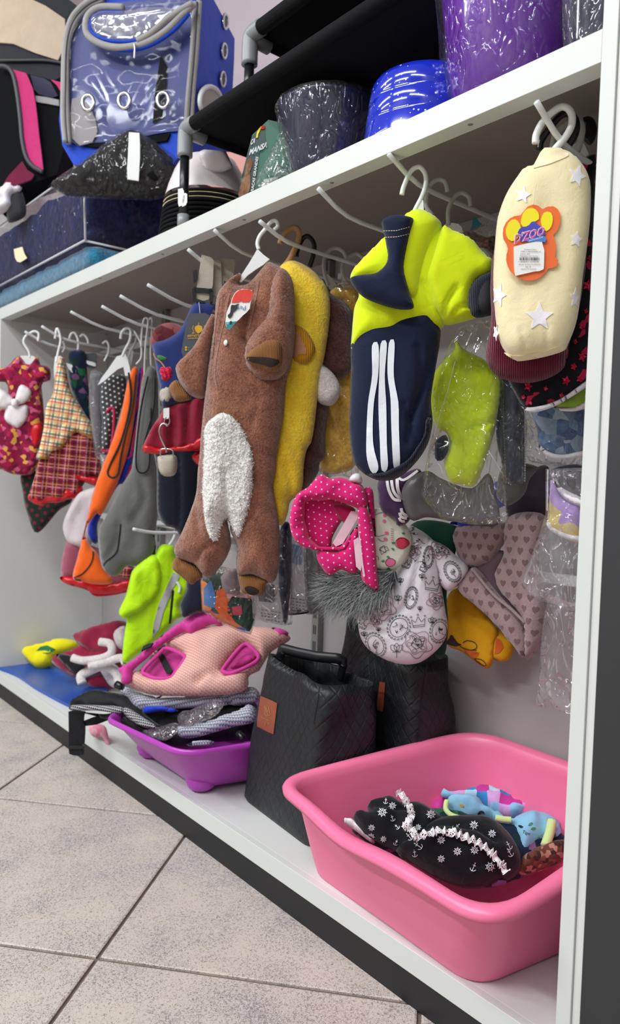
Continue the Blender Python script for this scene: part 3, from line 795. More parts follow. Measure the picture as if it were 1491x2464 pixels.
tp = thing('purple_tray', 'glossy purple plastic tray with round feet under the pile of dog carriers', 'tray', (-0.76, 0.12, ZW))
PURP = bin_(tp, M['traypurple'], [(-.885, .03, ZW+.012), (-.635, .022, ZW+.012), (-.585, .24, ZW+.012), (-.84, .25, ZW+.012)],
            [(-.870, -.062, .182), (-.580, -.040, .186), (-.53, .24, .186), (-.86, .27, .182)], .04, .05, .006, lipdrop=.012)
for x, y in ((-.866, .048), (-.655, .045), (-.61, .225), (-.825, .232)):
    lathe('foot', [(0.0, 0), (.016, .001), (.026, .008), (.031, .02), (.028, .034), (.012, .042)], (x, y, ZW), M['traypurple'], tp, 24)

# ------------------------------------------------------------------ quilted bags
def bag(label, base4, top4, h, leather_px, tipz, lab2, sag=1.0, face=None):
    c = np.mean(base4, 0); t = thing('quilted_tote_bag', label, 'bag', (c[0], c[1], ZW), 'black quilted tote bags')
    B = rquad([(x, y, ZW) for x, y in base4], .02, 5); Tp = rquad([(x, y, z) for x, y, z in top4], .03, 5); n = len(B)
    rings = [B*1.0]; cB = B.mean(0); uvr = [0.0]
    d = B-cB; d[:, 2] = 0; rings[0] = B-d*0.06
    rings.append(B+np.array([0, 0, .008])); uvr.append(.01)
    N_ = 14
    for k in range(1, N_+1):
        t_ = k/N_; L = B*(1-t_)+Tp*t_
        dd = L-L.mean(0); dd[:, 2] = 0; nn = np.linalg.norm(dd, axis=1)[:, None]
        wv = np.array([noise.noise(Vector((p[0]*22, p[1]*22, t_*5+1))) for p in L])[:, None]
        rings.append(L+dd/nn*(math.sin(t_*math.pi)*.010+wv*.009*sag*(0.3+t_))+np.array([0, 0, 1])*wv*.010*(t_ > .93)); uvr.append(t_*h)
    for k, dz_ in ((.985, -.004), (.965, -.03), (.9, -.10)):
        L = rings[N_+1].copy(); cc = L.mean(0); L[:, :2] = cc[:2]+(L[:, :2]-cc[:2])*(1-.05*(1 if dz_ > -.01 else 1.8)); L[:, 2] += dz_; rings.append(L); uvr.append(h)
    Vv = np.vstack(rings); F = []; per = np.r_[0, np.cumsum(np.linalg.norm(np.diff(B[:, :2], axis=0), axis=1))]
    uv = np.vstack([np.stack([per, np.full(n, u)], -1) for u in uvr])
    for i in range(len(rings)-1):
        for j in range(n): F.append((i*n+j, i*n+(j+1) % n, (i+1)*n+(j+1) % n, (i+1)*n+j))
    F.append(tuple(range(n))[::-1])
    F.append(tuple((len(rings)-1)*n+j for j in range(n)))
    body = obj('body', Vv, F, M['quilt'], t, uv)
    return t, body
tb1, BAG1 = bag('nearer black quilted tote bag with brown leather patch beside the purple tray', [(-.578, .085), (-.345, .062), (-.305, .165), (-.54, .182)],
           [(-.508, .08, .368), (-.326, .062, .352), (-.300, .172, .342), (-.485, .188, .350)], .29, None, None, None)
tb2, BAG2 = bag('farther black quilted tote bag behind the nearer one, under the floral coat', [(-.50, .235), (-.272, .215), (-.245, .300), (-.46, .318)],
           [(-.465, .225, .425), (-.262, .208, .375), (-.252, .300, .385), (-.44, .318, .41)], .34, None, None, None)
lp = decal('leather_patch', vL([(217, 533), (317, 574), (294, 765), (192, 712)]), [BAG1], M['leather'], tb1, eps=.002, step=15); lab(lp, 'brown leather patch stamped in gold')
on = [lp]
ribbons('gold_emblem', [vL(smooth(l, False, 4)) for l in ([(240, 590), (246, 625), (238, 640)], [(256, 588), (252, 620), (258, 650)], [(262, 594), (268, 625), (272, 640)], [(240, 640), (256, 655), (274, 645)], [(246, 600), (256, 630), (266, 600)])], 1.2, on, M['goldfoil'], lp, seg=3)
ribbons('gold_lettering', [vL([(218+k*7, 655+k*3.2), (219+k*7+rnd.uniform(-2, 2), 664+k*3.2)]) for k in range(8)]+[vL([(244, 690), (243, 712)]), vL([(262, 692), (267, 702)])], 1.6, on, M['goldfoil'], lp, seg=2)['kind'] = 'stuff'
decal('leather_patch', vL([(928, 448), (962, 455), (948, 627), (908, 615)]), [BAG2], M['leather'], tb2, eps=.002, step=15)
hp = np.array([aty(*vL([p])[0], y) for p, y in (((330, 400), .10), ((330, 300), .10), ((345, 250), .10), ((440, 275), .115), ((560, 300), .13), ((680, 310), .15), ((715, 330), .16), ((690, 430), .165))])
tube('handle', np.stack([np.interp(np.linspace(0, 7, 40), range(8), hp[:, k]) for k in range(3)], -1), .006, M['leatherblk'], tb1, 10, flat=1.6, fdir=(0, 0, 1))
ribbons('side_seam', [vL([(566, 470), (555, 560), (530, 700)])], 2.0, [BAG1], M['leatherblk'], tb1)
ribbons('side_seam', [vL([(1210, 340), (1180, 560), (1150, 820)])], 2.0, [BAG2], M['leatherblk'], tb2)

# ------------------------------------------------------------------ things on the bottom shelf, left
tag(slab('folding_mat', [(-30, 1592), (60, 1586), (120, 1560), (240, 1600), (262, 1655), (196, 1700), (165, 1694), (90, 1655), (40, 1622)], Plane((0, 0, ZW+.009), (0, 0, 1)), .008, M['matblue'], sm=True, step=14), 'flat blue vinyl mat lying under the folded clothes at the left end', 'mat')
def heap(name, outline, zc, T, mat, parent=None, tiltn=(0, -.25, 1), px0=None, **kw):
    """soft thing lying down; its plane passes through the shelf area at height zc under pixel px0"""
    c = np.mean(outline, 0) if px0 is None else px0
    return puff(name, outline, Plane(atz(c[0], c[1], zc), tiltn), T, mat, parent, **kw)
YF = tag(heap('folded_jersey', vG([(160, 1390), (240, 1350), (330, 1330), (430, 1300), (555, 1325), (540, 1385), (400, 1440), (370, 1490), (280, 1520), (210, 1470)]), ZW+.012, .03, M['yelcloth'], px0=(120, 1607), tiltn=(.6, -.7, .45), back=.9, fold=(.006, 25, 25, 3), step=7), 'bright yellow folded jersey with green print, on the blue mat', 'clothing')
for l in ([(260, 1390), (290, 1360), (340, 1350), (400, 1380), (370, 1400), (320, 1385)], [(300, 1405), (340, 1415), (370, 1400)]):
    decal('green_print', vG(l), [YF], M['greenprint'], YF, step=5)
SN = (.6, -.7, .42); S0 = (235, 1650)
sp = thing('folded_santa_outfit', 'pile of folded crimson velvet santa outfits with white fur trim', 'clothing', atz(220, 1600, ZW+.02), None)
heap('folded_velvet', vG([(525, 1275), (600, 1240), (760, 1190), (905, 1185), (905, 1400), (700, 1420), (560, 1340)]), ZW+0.022, .03, M['santa'], sp, SN, px0=S0, fold=(.012, 20, 20, 5), step=8)
heap('folded_velvet', vG([(370, 1450), (520, 1380), (640, 1330), (800, 1330), (880, 1400), (880, 1500), (740, 1560), (560, 1590), (440, 1530)]), ZW+0.018, .03, M['santa'], sp, SN, px0=S0, fold=(.010, 20, 20, 7), step=8)
heap('folded_velvet', vG([(580, 1570), (700, 1540), (790, 1600), (840, 1650), (760, 1670), (660, 1655)]), ZW+0.012, .02, M['santa'], sp, SN, px0=S0, fold=(.008, 20, 20, 9), step=8)
heap('velvet_roll', vG([(370, 1445), (430, 1440), (560, 1540), (580, 1590), (500, 1565), (400, 1500)]), ZW+0.020, .015, M['santa'], sp, SN, px0=S0)
for l in ([(520, 1440), (600, 1460), (740, 1440), (800, 1400), (790, 1340), (715, 1325)], [(640, 1500), (760, 1470), (870, 1440), (900, 1480)]):
    p = smooth(vG(l), False, 5); tube('fur_trim', Plane(atz(*S0, ZW+.05), SN).at(p), .011, M['whiteplush'], sp, 10)
p = smooth(vG([(590, 1625), (580, 1570), (640, 1535), (740, 1500), (830, 1545), (860, 1640)]), False, 5); tube('fur_trim', Plane(atz(*S0, ZW+.04), SN).at(p), .012, M['whiteplush'], sp, 10)
heap('white_fur_cuff', vG([(700, 1480), (790, 1470), (870, 1530), (880, 1640), (800, 1650), (740, 1570)]), ZW+0.026, .02, M['whiteplush'], sp, SN, px0=S0)
heap('white_fur_cuff', vG([(815, 1300), (830, 1240), (905, 1215), (905, 1370), (850, 1370)]), ZW+0.036, .02, M['whiteplush'], sp, SN, px0=S0)
heap('black_belt', vG([(400, 1415), (500, 1420), (620, 1500), (600, 1530), (540, 1560), (440, 1470)]), ZW+0.028, .008, M['blackbind'], sp, SN, px0=S0)

# ------------------------------------------------------------------ pile of carriers in the purple tray
def carrier_plane(px, z, n=(.30, -.62, .72)): return Plane(atz(px[0], px[1], z), n)
# grey woven ones below
gp = thing('folded_dog_carrier', 'flattened grey woven dog carrier with blue lining below the pink one', 'pet carrier', atz(410, 1720, ZW+.05))
pl = Plane((-.72, .10, .205), (.35, -.55, .75))
puff('grey_panel', vK([(370, 560), (430, 555), (540, 600), (700, 620), (980, 600), (1080, 625), (1020, 665), (760, 680), (560, 690), (490, 690), (420, 610)]), pl, .018, M['greygeo'], gp, fold=(.006, 20, 30, 2), step=8)
puff('grey_panel', vK([(1000, 600), (1110, 570), (1230, 565), (1235, 640), (1100, 660), (1010, 640)]), pl, .02, M['greygeo'], gp, fold=(.008, 25, 25, 4), step=8)
puff('blue_lining', vK([(520, 690), (560, 668), (660, 672), (750, 690), (700, 705), (640, 695), (540, 712)]), pl, .008, M['bluetrim'], gp, off=.012, step=6)
g2 = thing('folded_dog_carrier', 'lowest flattened grey and black dog carrier, right side of the purple tray', 'pet carrier', atz(480, 1790, ZW+.04))
pl2 = Plane((-.68, .06, .175), (.30, -.6, .72))
puff('black_panel', vK([(480, 680), (760, 670), (1200, 630), (1215, 860), (1100, 880), (960, 890), (800, 915), (640, 890), (540, 820), (440, 700)]), Plane((-.68, .10, .165), (.30, -.6, .72)), .02, M['blacknyl'], g2, fold=(.012, 14, 22, 8), step=9, off=-.02)
puff('grey_panel', vK([(735, 800), (860, 780), (1000, 740), (1100, 700), (1210, 665), (1215, 760), (1100, 790), (960, 830), (850, 860), (760, 860)]), pl2, .016, M['greygeo'], g2, fold=(.006, 20, 30, 12), step=8)
puff('grey_panel', vK([(790, 905), (860, 880), (960, 880), (940, 905), (850, 915)]), pl2, .008, M['greygeo'], g2, step=8)
puff('plastic_wrap', vK([(740, 720), (820, 690), (960, 630), (1030, 640), (980, 720), (900, 760), (800, 790), (750, 780)]), pl2, .014, M['film2'], g2, off=.02, step=8, fold=(.012, 40, 40, 3))
puff('plastic_wrap', vK([(510, 830), (600, 800), (730, 770), (760, 800), (700, 860), (640, 880)]), pl2, .010, M['film2'], g2, off=.008, step=8, fold=(.012, 40, 40, 4))
tube('cord_toggle', pl2.at(vK([(1110, 835), (1130, 850), (1145, 875)]), .02), .007, M['hang_b'], g2, 8)
# black carrier with straps hanging over the edge
bc = thing('black_dog_carrier', 'black dog carrier with white woven stripe, its strap hanging over the shelf edge', 'pet carrier', atz(240, 1750, ZW+.06))
pl3 = Plane((-.90, -.01, .20), (.30, -.62, .72)); pl3b = Plane((-.955, -.025, .18), (.55, -.83, .1))
puff('black_panel', vK([(75, 670), (130, 600), (220, 565), (330, 580), (560, 620), (660, 590), (560, 660), (520, 690), (620, 780), (700, 800), (560, 830), (400, 740), (380, 700)]), pl3, .012, M['blacknyl'], bc, fold=(.005, 20, 25, 9), step=8)
puff('black_panel', vK([(125, 700), (300, 715), (380, 690), (450, 740), (640, 800), (520, 850), (400, 790), (280, 745), (200, 720)]), pl3, .010, M['blacknyl'], bc, off=-.010, fold=(.004, 20, 25, 6), step=8)
puff('woven_stripe', vK([(75, 665), (110, 657), (260, 660), (400, 672), (385, 712), (250, 695), (80, 692)]), pl3, .004, M['blkgeo'], bc, off=.016, step=7, w=.003)
puff('woven_stripe', vK([(395, 672), (440, 680), (520, 730), (610, 790), (600, 805), (520, 795), (430, 740), (395, 690)]), pl3, .004, M['blkgeo'], bc, off=.016, step=7, w=.003)
slab('hanging_strap', vK([(63, 700), (80, 690), (170, 700), (150, 740), (165, 800), (158, 910), (66, 910)]), pl3b, .0035, M['blacknyl'], bc, step=14)
slab('hanging_strap', vK([(150, 760), (240, 725), (330, 745), (240, 780), (170, 790)]), pl3b, .0035, M['blacknyl'], bc, off=-.004, step=14)
slab('strap_end', vK([(64, 930), (155, 930), (150, 975), (70, 970)]), pl3b, .004, M['blacknyl'], bc, off=.001, step=14)
slab('strap_slider', vK([(62, 910), (160, 910), (158, 932), (62, 932)]), pl3b, .006, M['hang_b'], bc, off=.003)
# pink carrier on top
pc = thing('pink_dog_carrier', 'pink woven dog carrier with magenta padded straps on top of the pile', 'pet carrier', atz(480, 1640, ZW+.1))
pl4 = Plane((-.70, .10, .245), (.42, -.66, .6))
leg1 = smooth(vK([(525, 445), (640, 325), (660, 310), (700, 315), (780, 355), (775, 385), (730, 450), (690, 492), (600, 495), (550, 475)]), True, 4)
leg2 = smooth(vK([(1020, 435), (1110, 320), (1160, 282), (1200, 310), (1240, 355), (1210, 400), (1080, 460), (1025, 455)]), True, 4)
PB = puff('woven_body', vK([(440, 540), (465, 470), (520, 430), (600, 330), (690, 270), (800, 215), (900, 190), (1050, 165), (1200, 175), (1330, 190), (1420, 225), (1430, 260), (1320, 330), (1260, 420), (1240, 450), (1180, 480), (1175, 540), (1130, 580), (980, 600), (760, 605), (600, 600), (520, 580)]), pl4, .035, M['pinkgeo'], pc, w=.05, step=8, fold=(.006, 18, 14, 5), holes=[leg1, leg2],
          creases=[(vK([(880, 540), (960, 490), (1060, 470), (1180, 440)]), .012, 7), (vK([(1000, 510), (1100, 480), (1180, 470)]), .008, 6)])
puff('magenta_lining', [tuple(p) for p in smooth(vK([(505, 450), (650, 300), (700, 300), (800, 350), (790, 395), (700, 510), (590, 515)]), True, 3)], pl4, .004, M['hotpink'], pc, off=-.014, sm=False)
puff('magenta_lining', [tuple(p) for p in smooth(vK([(1005, 440), (1110, 300), (1170, 270), (1255, 355), (1210, 415), (1080, 475)]), True, 3)], pl4, .004, M['hotpink'], pc, off=-.012, sm=False)
for L_ in (leg1, leg2): tube('leg_hole_binding', pl4.at(L_, .020), .0042, M['hotpink'], pc, 8, closed=True)
puff('leg_hole_fold', vK([(1060, 430), (1100, 380), (1170, 345), (1230, 365), (1190, 400), (1100, 435)]), pl4, .008, M['hotpink'], pc, off=-.008)
puff('padded_strap', vK([(370, 440), (430, 410), (510, 350), (640, 240), (760, 150), (860, 85), (960, 40), (1010, 140), (1005, 170), (960, 160), (880, 190), (820, 225), (780, 210), (640, 290), (550, 370), (470, 440), (460, 490), (440, 530), (390, 525), (395, 480)]), pl4, .018, M['hotpink'], pc, off=.024, fold=(.005, 30, 30, 2), step=7,
     creases=[(vK([(500, 420), (640, 300), (800, 180), (920, 110)]), .006, 3)])
slab('black_strap', vK([(610, 345), (645, 330), (712, 455), (670, 468)]), pl4, .003, M['blacknyl'], pc, off=.004, step=14)
slab('black_strap', vK([(512, 325), (525, 295), (570, 272), (590, 275), (575, 295), (540, 310), (520, 325)]), pl4, .004, M['blacknyl'], pc, off=.046, step=14)
puff('magenta_edge', vK([(1320, 180), (1400, 195), (1430, 225), (1390, 240), (1370, 275), (1350, 240)]), pl4, .012, M['hotpink'], pc, off=.012)
tube('cord_toggle', pl4.at(vK([(360, 530), (378, 540), (400, 545)]), .01), .008, M['hang_b'], pc, 8)
tag(heap('pink_spotted_scarf', vK([(190, 795), (240, 778), (290, 790), (310, 850), (320, 905), (295, 905), (270, 855), (215, 855)]), ZW+.015, .010, M['pinkcloth'], tiltn=(.3, -.9, .4), fold=(.004, 50, 50, 3), step=5), 'small pink spotted cloth poking out beside the purple tray', 'clothing')

# ------------------------------------------------------------------ clothes in the pink bin
ZC = .165
def inb(name, outline, z, T, mat, parent, n=(.35, -.35, .87), **kw): return heap(name, outline, z, T, mat, parent, n, **kw)
tag(inb('folded_floral_cloth', vM([(300, 500), (420, 450), (700, 430), (1000, 500), (1240, 540), (1238, 630), (1000, 738), (860, 762), (700, 720), (560, 650), (400, 580)]), .130, .03, M['floraldk'], None, (.35, -.45, .8), fold=(.010, 25, 25, 8), step=11, back=.6), 'layer of dark floral folded cloths lying under the anchor print dress', 'clothing')
bd = thing('folded_anchor_dress', 'black dog dress printed with white anchors and wheels, white lace ruffles', 'clothing', (-.13, .06, ZW+.03))
plA = Plane(atz(1050, 2010, .178), (.42, -.45, .78))
AD1 = puff('dress_bodice', vM([(310, 455), (345, 430), (380, 440), (375, 400), (430, 378), (480, 370), (530, 395), (600, 395), (680, 440), (720, 480), (690, 560), (640, 600), (560, 640), (500, 600), (420, 560), (350, 510)]), plA, .04, M['anchor'], bd, w=.05, fold=(.014, 26, 30, 4), step=8, back=.9, creases=[(vM([(400, 420), (460, 450), (540, 460)]), .010, 6), (vM([(520, 400), (560, 470), (600, 560)]), .008, 6)])
AD2 = puff('dress_skirt', vM([(560, 560), (620, 510), (700, 470), (820, 462), (920, 475), (990, 530), (1040, 600), (1053, 660), (1040, 700), (960, 735), (880, 755), (780, 750), (660, 700), (560, 640), (500, 600)]), plA, .055, M['anchor'], bd, w=.06, fold=(.010, 24, 24, 9), step=8, back=.9, off=.006, creases=[(vM([(590, 560), (700, 545), (830, 565), (930, 620)]), .010, 6), (vM([(600, 690), (760, 720), (900, 700)]), .008, 8)])
def ruffle(name, path, w, pl, off, mat, parent, amp=.004, per=9):
    P = resample(smooth(path, False, 6), 1.6, False); A = pl.at(P, off); T_ = np.gradient(P, axis=0); T_ /= np.hypot(*T_.T)[:, None]+1e-9
    N_ = np.stack([-T_[:, 1], T_[:, 0]], -1); Bp = pl.at(P+N_*w, off); Mid = (A+Bp)/2
    sc = np.array([noise.noise(Vector((i*.09, 2, 3))) for i in range(len(P))]); ph = np.arange(len(P))*2*math.pi/per+sc*4; B_w = 1
    A2 = A+pl.n*(np.sin(ph+5*sc)*amp*1.2)[:, None]; M2 = Mid+pl.n*(np.sin(ph+.6+2*sc)*amp*.8+.003)[:, None]; B2 = Bp+pl.n*(np.cos(ph+2*sc)*amp*1.6)[:, None]
    n = len(P); Vv = np.vstack([A2, M2, B2]); F = []
    for i in range(n-1): F += [(i, i+1, n+i+1, n+i), (n+i, n+i+1, 2*n+i+1, 2*n+i)]
    L = np.r_[0, np.cumsum(np.linalg.norm(np.diff(A, axis=0), axis=1))]
    uv = np.vstack([np.stack([L, np.full(n, k*.006)], -1) for k in range(3)])
    return obj(name, Vv, F, mat, parent, uv)
ruffle('lace_ruffle', vM([(520, 330), (560, 380), (585, 440), (560, 490), (540, 510)]), 16, plA, .05, M['lace'], bd, .0035, 10)
ruffle('lace_ruffle', vM([(545, 505), (590, 560), (640, 540), (720, 530), (800, 555), (870, 590), (930, 640), (980, 710)]), -17, plA, .066, M['lace'], bd, .0035, 10)
def anchor_lines(c, s_, a):
    ca_, sa_ = math.cos(a), math.sin(a)
    def q(pts): return [(c[0]+(x*ca_-y*sa_)*s_, c[1]+(x*sa_+y*ca_)*s_) for x, y in pts]
    return [q([(0, -1), (0, 1)]), q([(-.45, -.55), (.45, -.55)]), q([(-.8, .35), (-.55, .85), (0, 1), (.55, .85), (.8, .35)]), q([(-.2, -1.2), (0, -1), (.2, -1.2), (0, -1.4), (-.2, -1.2)])]
def wheel_lines(c, s_, a):
    out = [[(c[0]+math.cos(k*math.pi/5)*r*s_, c[1]+math.sin(k*math.pi/5)*r*s_) for k in range(11)] for r in (.35, .8)]
    for k in range(8): t_ = a+k*math.pi/4; out.append([(c[0]+math.cos(t_)*.3*s_, c[1]+math.sin(t_)*.3*s_), (c[0]+math.cos(t_)*1.2*s_, c[1]+math.sin(t_)*1.2*s_)])
    return out
L_ = []
for i, (x, y) in enumerate([(455, 382), (485, 402), (485, 458), (392, 500), (505, 495), (445, 550), (500, 566), (598, 497), (583, 615), (655, 440), (765, 497), (700, 553), (845, 487), (925, 525), (772, 604), (848, 598), (1000, 580), (700, 637), (843, 675), (917, 672), (1005, 612), (390, 540), (600, 580), (440, 430), (560, 540)]):
    c = vM([(x, y)])[0]; L_ += (wheel_lines if i % 2 == 1 or i in (12, 14) else anchor_lines)(c, rnd.uniform(7.5, 10.5)*(.8 if i < 9 else 1), rnd.uniform(-1, 1))
pr = ribbons('anchor_print', L_, 1.5, [AD1, AD2], M['whiteprint'], AD2, seg=3); pr['kind'] = 'stuff'
bl = thing('folded_blue_dress', 'light blue dog dress with animal print and pale green trim in the bin', 'clothing', (.0, .14, ZW+.03))
plB = Plane(atz(1290, 1990, .165), (.35, -.45, .8))
BL = puff('dress_body', vM([(725, 380), (790, 370), (860, 380), (900, 420), (960, 450), (1000, 470), (1100, 440), (1180, 460), (1230, 500), (1225, 570), (1140, 590), (1060, 630), (1030, 580), (980, 500), (920, 470), (800, 468), (730, 430)]), plB, .03, M['skyblue'], bl, w=.02, fold=(.012, 34, 34, 6), step=8, back=.9)
tube('green_trim', plB.at(smooth(vM([(725, 380), (722, 420), (760, 450), (830, 462)]), False, 5), .024), .004, M['limetrim'], bl, 8)
tube('green_trim', plB.at(smooth(vM([(1190, 470), (1180, 520), (1160, 580)]), False, 5), .030), .007, M['limetrim'], bl, 8)
tube('green_trim', plB.at(smooth(vM([(940, 455), (975, 462), (1010, 465)]), False, 5), .026), .005, M['limetrim'], bl, 8)
text('tiger_lettering', 'Tiger', vM([(1058, 522)])[0], (10, 3), (3, -10), [BL], M['ink'], bl, fit=20)
def leafshape(cx, cy, a, L, w): return [(cx+math.cos(a)*L*t_*1-math.sin(a)*w*math.sin(t_*math.pi), cy+math.sin(a)*L*t_+math.cos(a)*w*math.sin(t_*math.pi)) for t_ in np.linspace(0, 1, 5)]+[(cx+math.cos(a)*L*t_+math.sin(a)*w*math.sin(t_*math.pi), cy+math.sin(a)*L*t_-math.cos(a)*w*math.sin(t_*math.pi)) for t_ in np.linspace(1, 0, 5)[1:-1]]
for (x, y, a, m_) in ((1085, 490, -.6, 'leafp'), (1095, 505, -.2, 'leafp'), (1040, 490, .3, 'dkgreen'), (870, 425, .4, 'brownbind'), (1130, 540, 1.2, 'leafp'), (1020, 545, 2, 'mustard'), (780, 395, .5, 'mustard'), (1200, 520, 1.4, 'leafp'), (860, 440, -.6, 'ink')):
    decal('leaf_print', leafshape(*vM([(x, y)])[0], a, 14, 3.2), [BL], M[m_], bl, step=5)
tag(inb('folded_scale_dress', vM([(700, 340), (780, 345), (900, 322), (960, 345), (1060, 370), (1180, 400), (1245, 470), (1240, 540), (1190, 480), (1100, 440), (1020, 460), (930, 440), (860, 385), (760, 370), (710, 365)]), .168, .022, M['scales'], None, (.35, -.45, .8), w=.012, fold=(.010, 40, 40, 11), step=8, back=.9), 'dog dress with blue and lilac mermaid scale print behind the light blue one', 'clothing')
tag(inb('folded_pink_cloth', vM([(665, 380), (700, 362), (725, 372), (720, 430), (700, 455), (655, 420)]), .15, .012, M['hotpink'], None, (.35, -.55, .7), back=.9), 'hot pink folded cloth at the left end of the scale print dress', 'clothing')
tag(inb('folded_brown_dress', vM([(1050, 650), (1080, 620), (1140, 590), (1245, 568), (1245, 640), (1150, 680), (1050, 705)]), .165, .02, M['brownlace'], None, (.35, -.45, .8), fold=(.010, 30, 30, 8), step=7, back=.9), 'brown flowered lace dress in the front right corner of the bin', 'clothing')
tag(inb('folded_white_net', vM([(1100, 370), (1160, 362), (1215, 420), (1235, 470), (1245, 545), (1225, 560), (1210, 480), (1150, 410)]), .172, .014, M['whitetulle'], None, (.35, -.45, .8), fold=(.01, 40, 40, 3), step=6, back=.9), 'crumpled white net cloth at the right side of the scale print dress', 'clothing')
tag(inb('folded_lace_hem', vM([(265, 470), (310, 466), (360, 510), (400, 545), (400, 570), (330, 520)]), .15, .012, M['bow'], None, (.35, -.55, .7), fold=(.008, 50, 50, 3), step=5, back=.9), 'white and red lace hem under the left end of the anchor dress', 'clothing')
tag(inb('folded_print_cloth', vM([(850, 745), (920, 735), (980, 730), (985, 750), (900, 762)]), .14, .010, M['floraldk'], None, (.35, -.55, .7), back=.9), 'sliver of tropical print cloth below the anchor dress skirt', 'clothing')
# ------------------------------------------------------------------ garments on the pegs
def hanger(label, hookpx, pl, r, mat, arms=None, group=None, off=0.0, body=None):
    c = pl.at(hookpx[0])[0]; t = thing('clothes_hanger', label, 'hanger', c, group)
    ptube('hook', hookpx, pl, r, mat, t, off=off, res=10)
    if body: slab('hanger_body', body, pl, .004, mat, t, off=off+.002)
    if arms: ptube('arm', arms, pl, r*1.1, mat, t, off=off, res=8)
    return t
def gthing(name, label, px, pl, cat='clothing', group=None): return thing(name, label, cat, pl.at(px)[0], group)
def star(cx, cy, r, a=0, asp=1.0):
    return [(cx+math.sin(a+k*math.pi/5)*(r if k % 2 == 0 else r*.42)*asp, cy-math.cos(a+k*math.pi/5)*(r if k % 2 == 0 else r*.42)) for k in range(10)]
def ell(cx, cy, rx, ry, n=14, a=0):
    return [(cx+math.cos(a)*rx*math.cos(t_)-math.sin(a)*ry*math.sin(t_), cy+math.sin(a)*rx*math.cos(t_)+math.cos(a)*ry*math.sin(t_)) for t_ in np.linspace(0, 2*math.pi, n, endpoint=False)]
def dashes(path, on_, off_):
    P = resample(path, 1.0, False); out = []; i = 0
    while i+int(on_) < len(P): out.append([tuple(P[i]), tuple(P[i+int(on_)])]); i += int(on_+off_)
    return out
def fuzz(name, outline, on, mats, parent, count, L=5, pxw=1.0):
    """short pile fibres standing off a plush surface"""
    P = smooth(outline, True, 5); lo, hi = P.min(0), P.max(0); R_ = random.Random(len(name)+count); Vv = []; F = []; mi = []
    pts = np.array([(R_.uniform(lo[0], hi[0]), R_.uniform(lo[1], hi[1])) for _ in range(count*3)]); pts = pts[inside(pts, P)][:count]
    for p in pts:
        h = hit(p, on)
        if h is None: continue
        n_ = h[1]; s_ = (CAM-h[0])@CF*-1/FPX
        d = n_*.9+CR*R_.uniform(-.7, .7)+CU*R_.uniform(-1.0, .3); d /= np.linalg.norm(d)
        sd = np.cross(d, CF); sd /= np.linalg.norm(sd)+1e-9; w_ = sd*pxw*s_/2; b = h[0]; i = len(Vv)
        Vv += [b-w_, b+w_, b+d*L*s_*R_.uniform(.6, 1.2)+CU*-.0003]; F.append((i, i+1, i+2)); mi.append(R_.randrange(len(mats)))
    o = obj(name, Vv, F, None, parent, mats=mats, midx=mi, sm=False); o['kind'] = 'stuff'; return o

# ---- brown plush onesie
PL = hang(-.448, .035, 48)
t = gthing('plush_onesie', 'brown plush dog onesie with white sherpa belly and ribbed cuffs', (560, 1000), PL)
body = vE([(700, 475), (750, 455), (840, 350), (880, 315), (960, 355), (1020, 400), (1050, 500), (1055, 700), (1040, 1000), (1000, 1130), (990, 1250), (975, 1400), (950, 1550), (932, 1663)])+vH([(785, 100), (765, 200), (775, 280), (800, 420), (815, 560), (812, 700), (800, 830), (770, 895), (740, 900), (620, 845), (520, 850), (500, 760), (508, 640), (462, 540), (455, 460), (436, 450), (440, 470), (465, 600), (450, 680), (400, 770), (320, 860), (270, 850), (200, 770), (110, 735), (58, 690), (62, 640), (120, 520), (180, 370), (215, 250), (225, 100)])+vE([(400, 1663), (412, 1500), (432, 1300), (455, 1100), (480, 900), (505, 700), (525, 540), (600, 440), (660, 400), (688, 392), (690, 440), (665, 470)])
ON = puff('body', body, PL, .034, M['brown'], t, w=.05, step=8, k=4, fold=(.005, 16, 6, 3), rough=.0006, back=.5, creases=[
    (vE([(550, 560), (525, 700), (505, 950), (500, 1100), (540, 1220)]), .005, 4), (vE([(600, 560), (560, 800), (525, 950), (515, 1100)]), .006, 4),
    (vE([(800, 430), (770, 600), (740, 780), (720, 880)]), .006, 5), (vE([(800, 1130), (820, 1250), (790, 1400), (760, 1500)]), .004, 5),
    (vH([(225, 150), (230, 400), (260, 540), (320, 600)]), .006, 5), (vH([(640, 150), (680, 250), (640, 400), (560, 480)]), .004, 5), (vH([(350, 620), (290, 650), (240, 720)]), .006, 6), (vE([(640, 470), (720, 520), (790, 450)]), .004, 4), (vE([(720, 860), (760, 960), (830, 1100), (960, 1110), (1010, 1050)]), .008, 6)])
sl = vE([(960, 360), (1020, 400), (1050, 500), (1058, 680), (1055, 850), (1035, 1000), (965, 1110), (880, 1145), (820, 1140), (755, 1090), (715, 1020), (708, 930), (740, 850), (800, 770), (860, 700), (880, 560), (900, 450)])
SL = puff('sleeve', sl, PL, .034, M['brown'], t, w=.03, step=7, off=.020, fold=(.005, 18, 18, 6), rough=.0006, creases=[(vE([(760, 960), (830, 1080), (960, 1080)]), .004, 4), (vE([(900, 740), (980, 760), (1030, 800)]), .004, 7)])
CU1 = puff('cuff', vE([(718, 970), (740, 940), (800, 885), (860, 850), (945, 855), (970, 900), (965, 990), (940, 1060), (890, 1078), (800, 1045), (735, 1010)]), PL, .012, M['brown_rib'], t, off=.050, step=6)
decal('cuff_opening', vE([(728, 972), (800, 972), (870, 975), (942, 992), (948, 1015), (900, 1042), (850, 1030), (745, 1000)]), [CU1], M['dkhole'], t, sm=True, step=6)
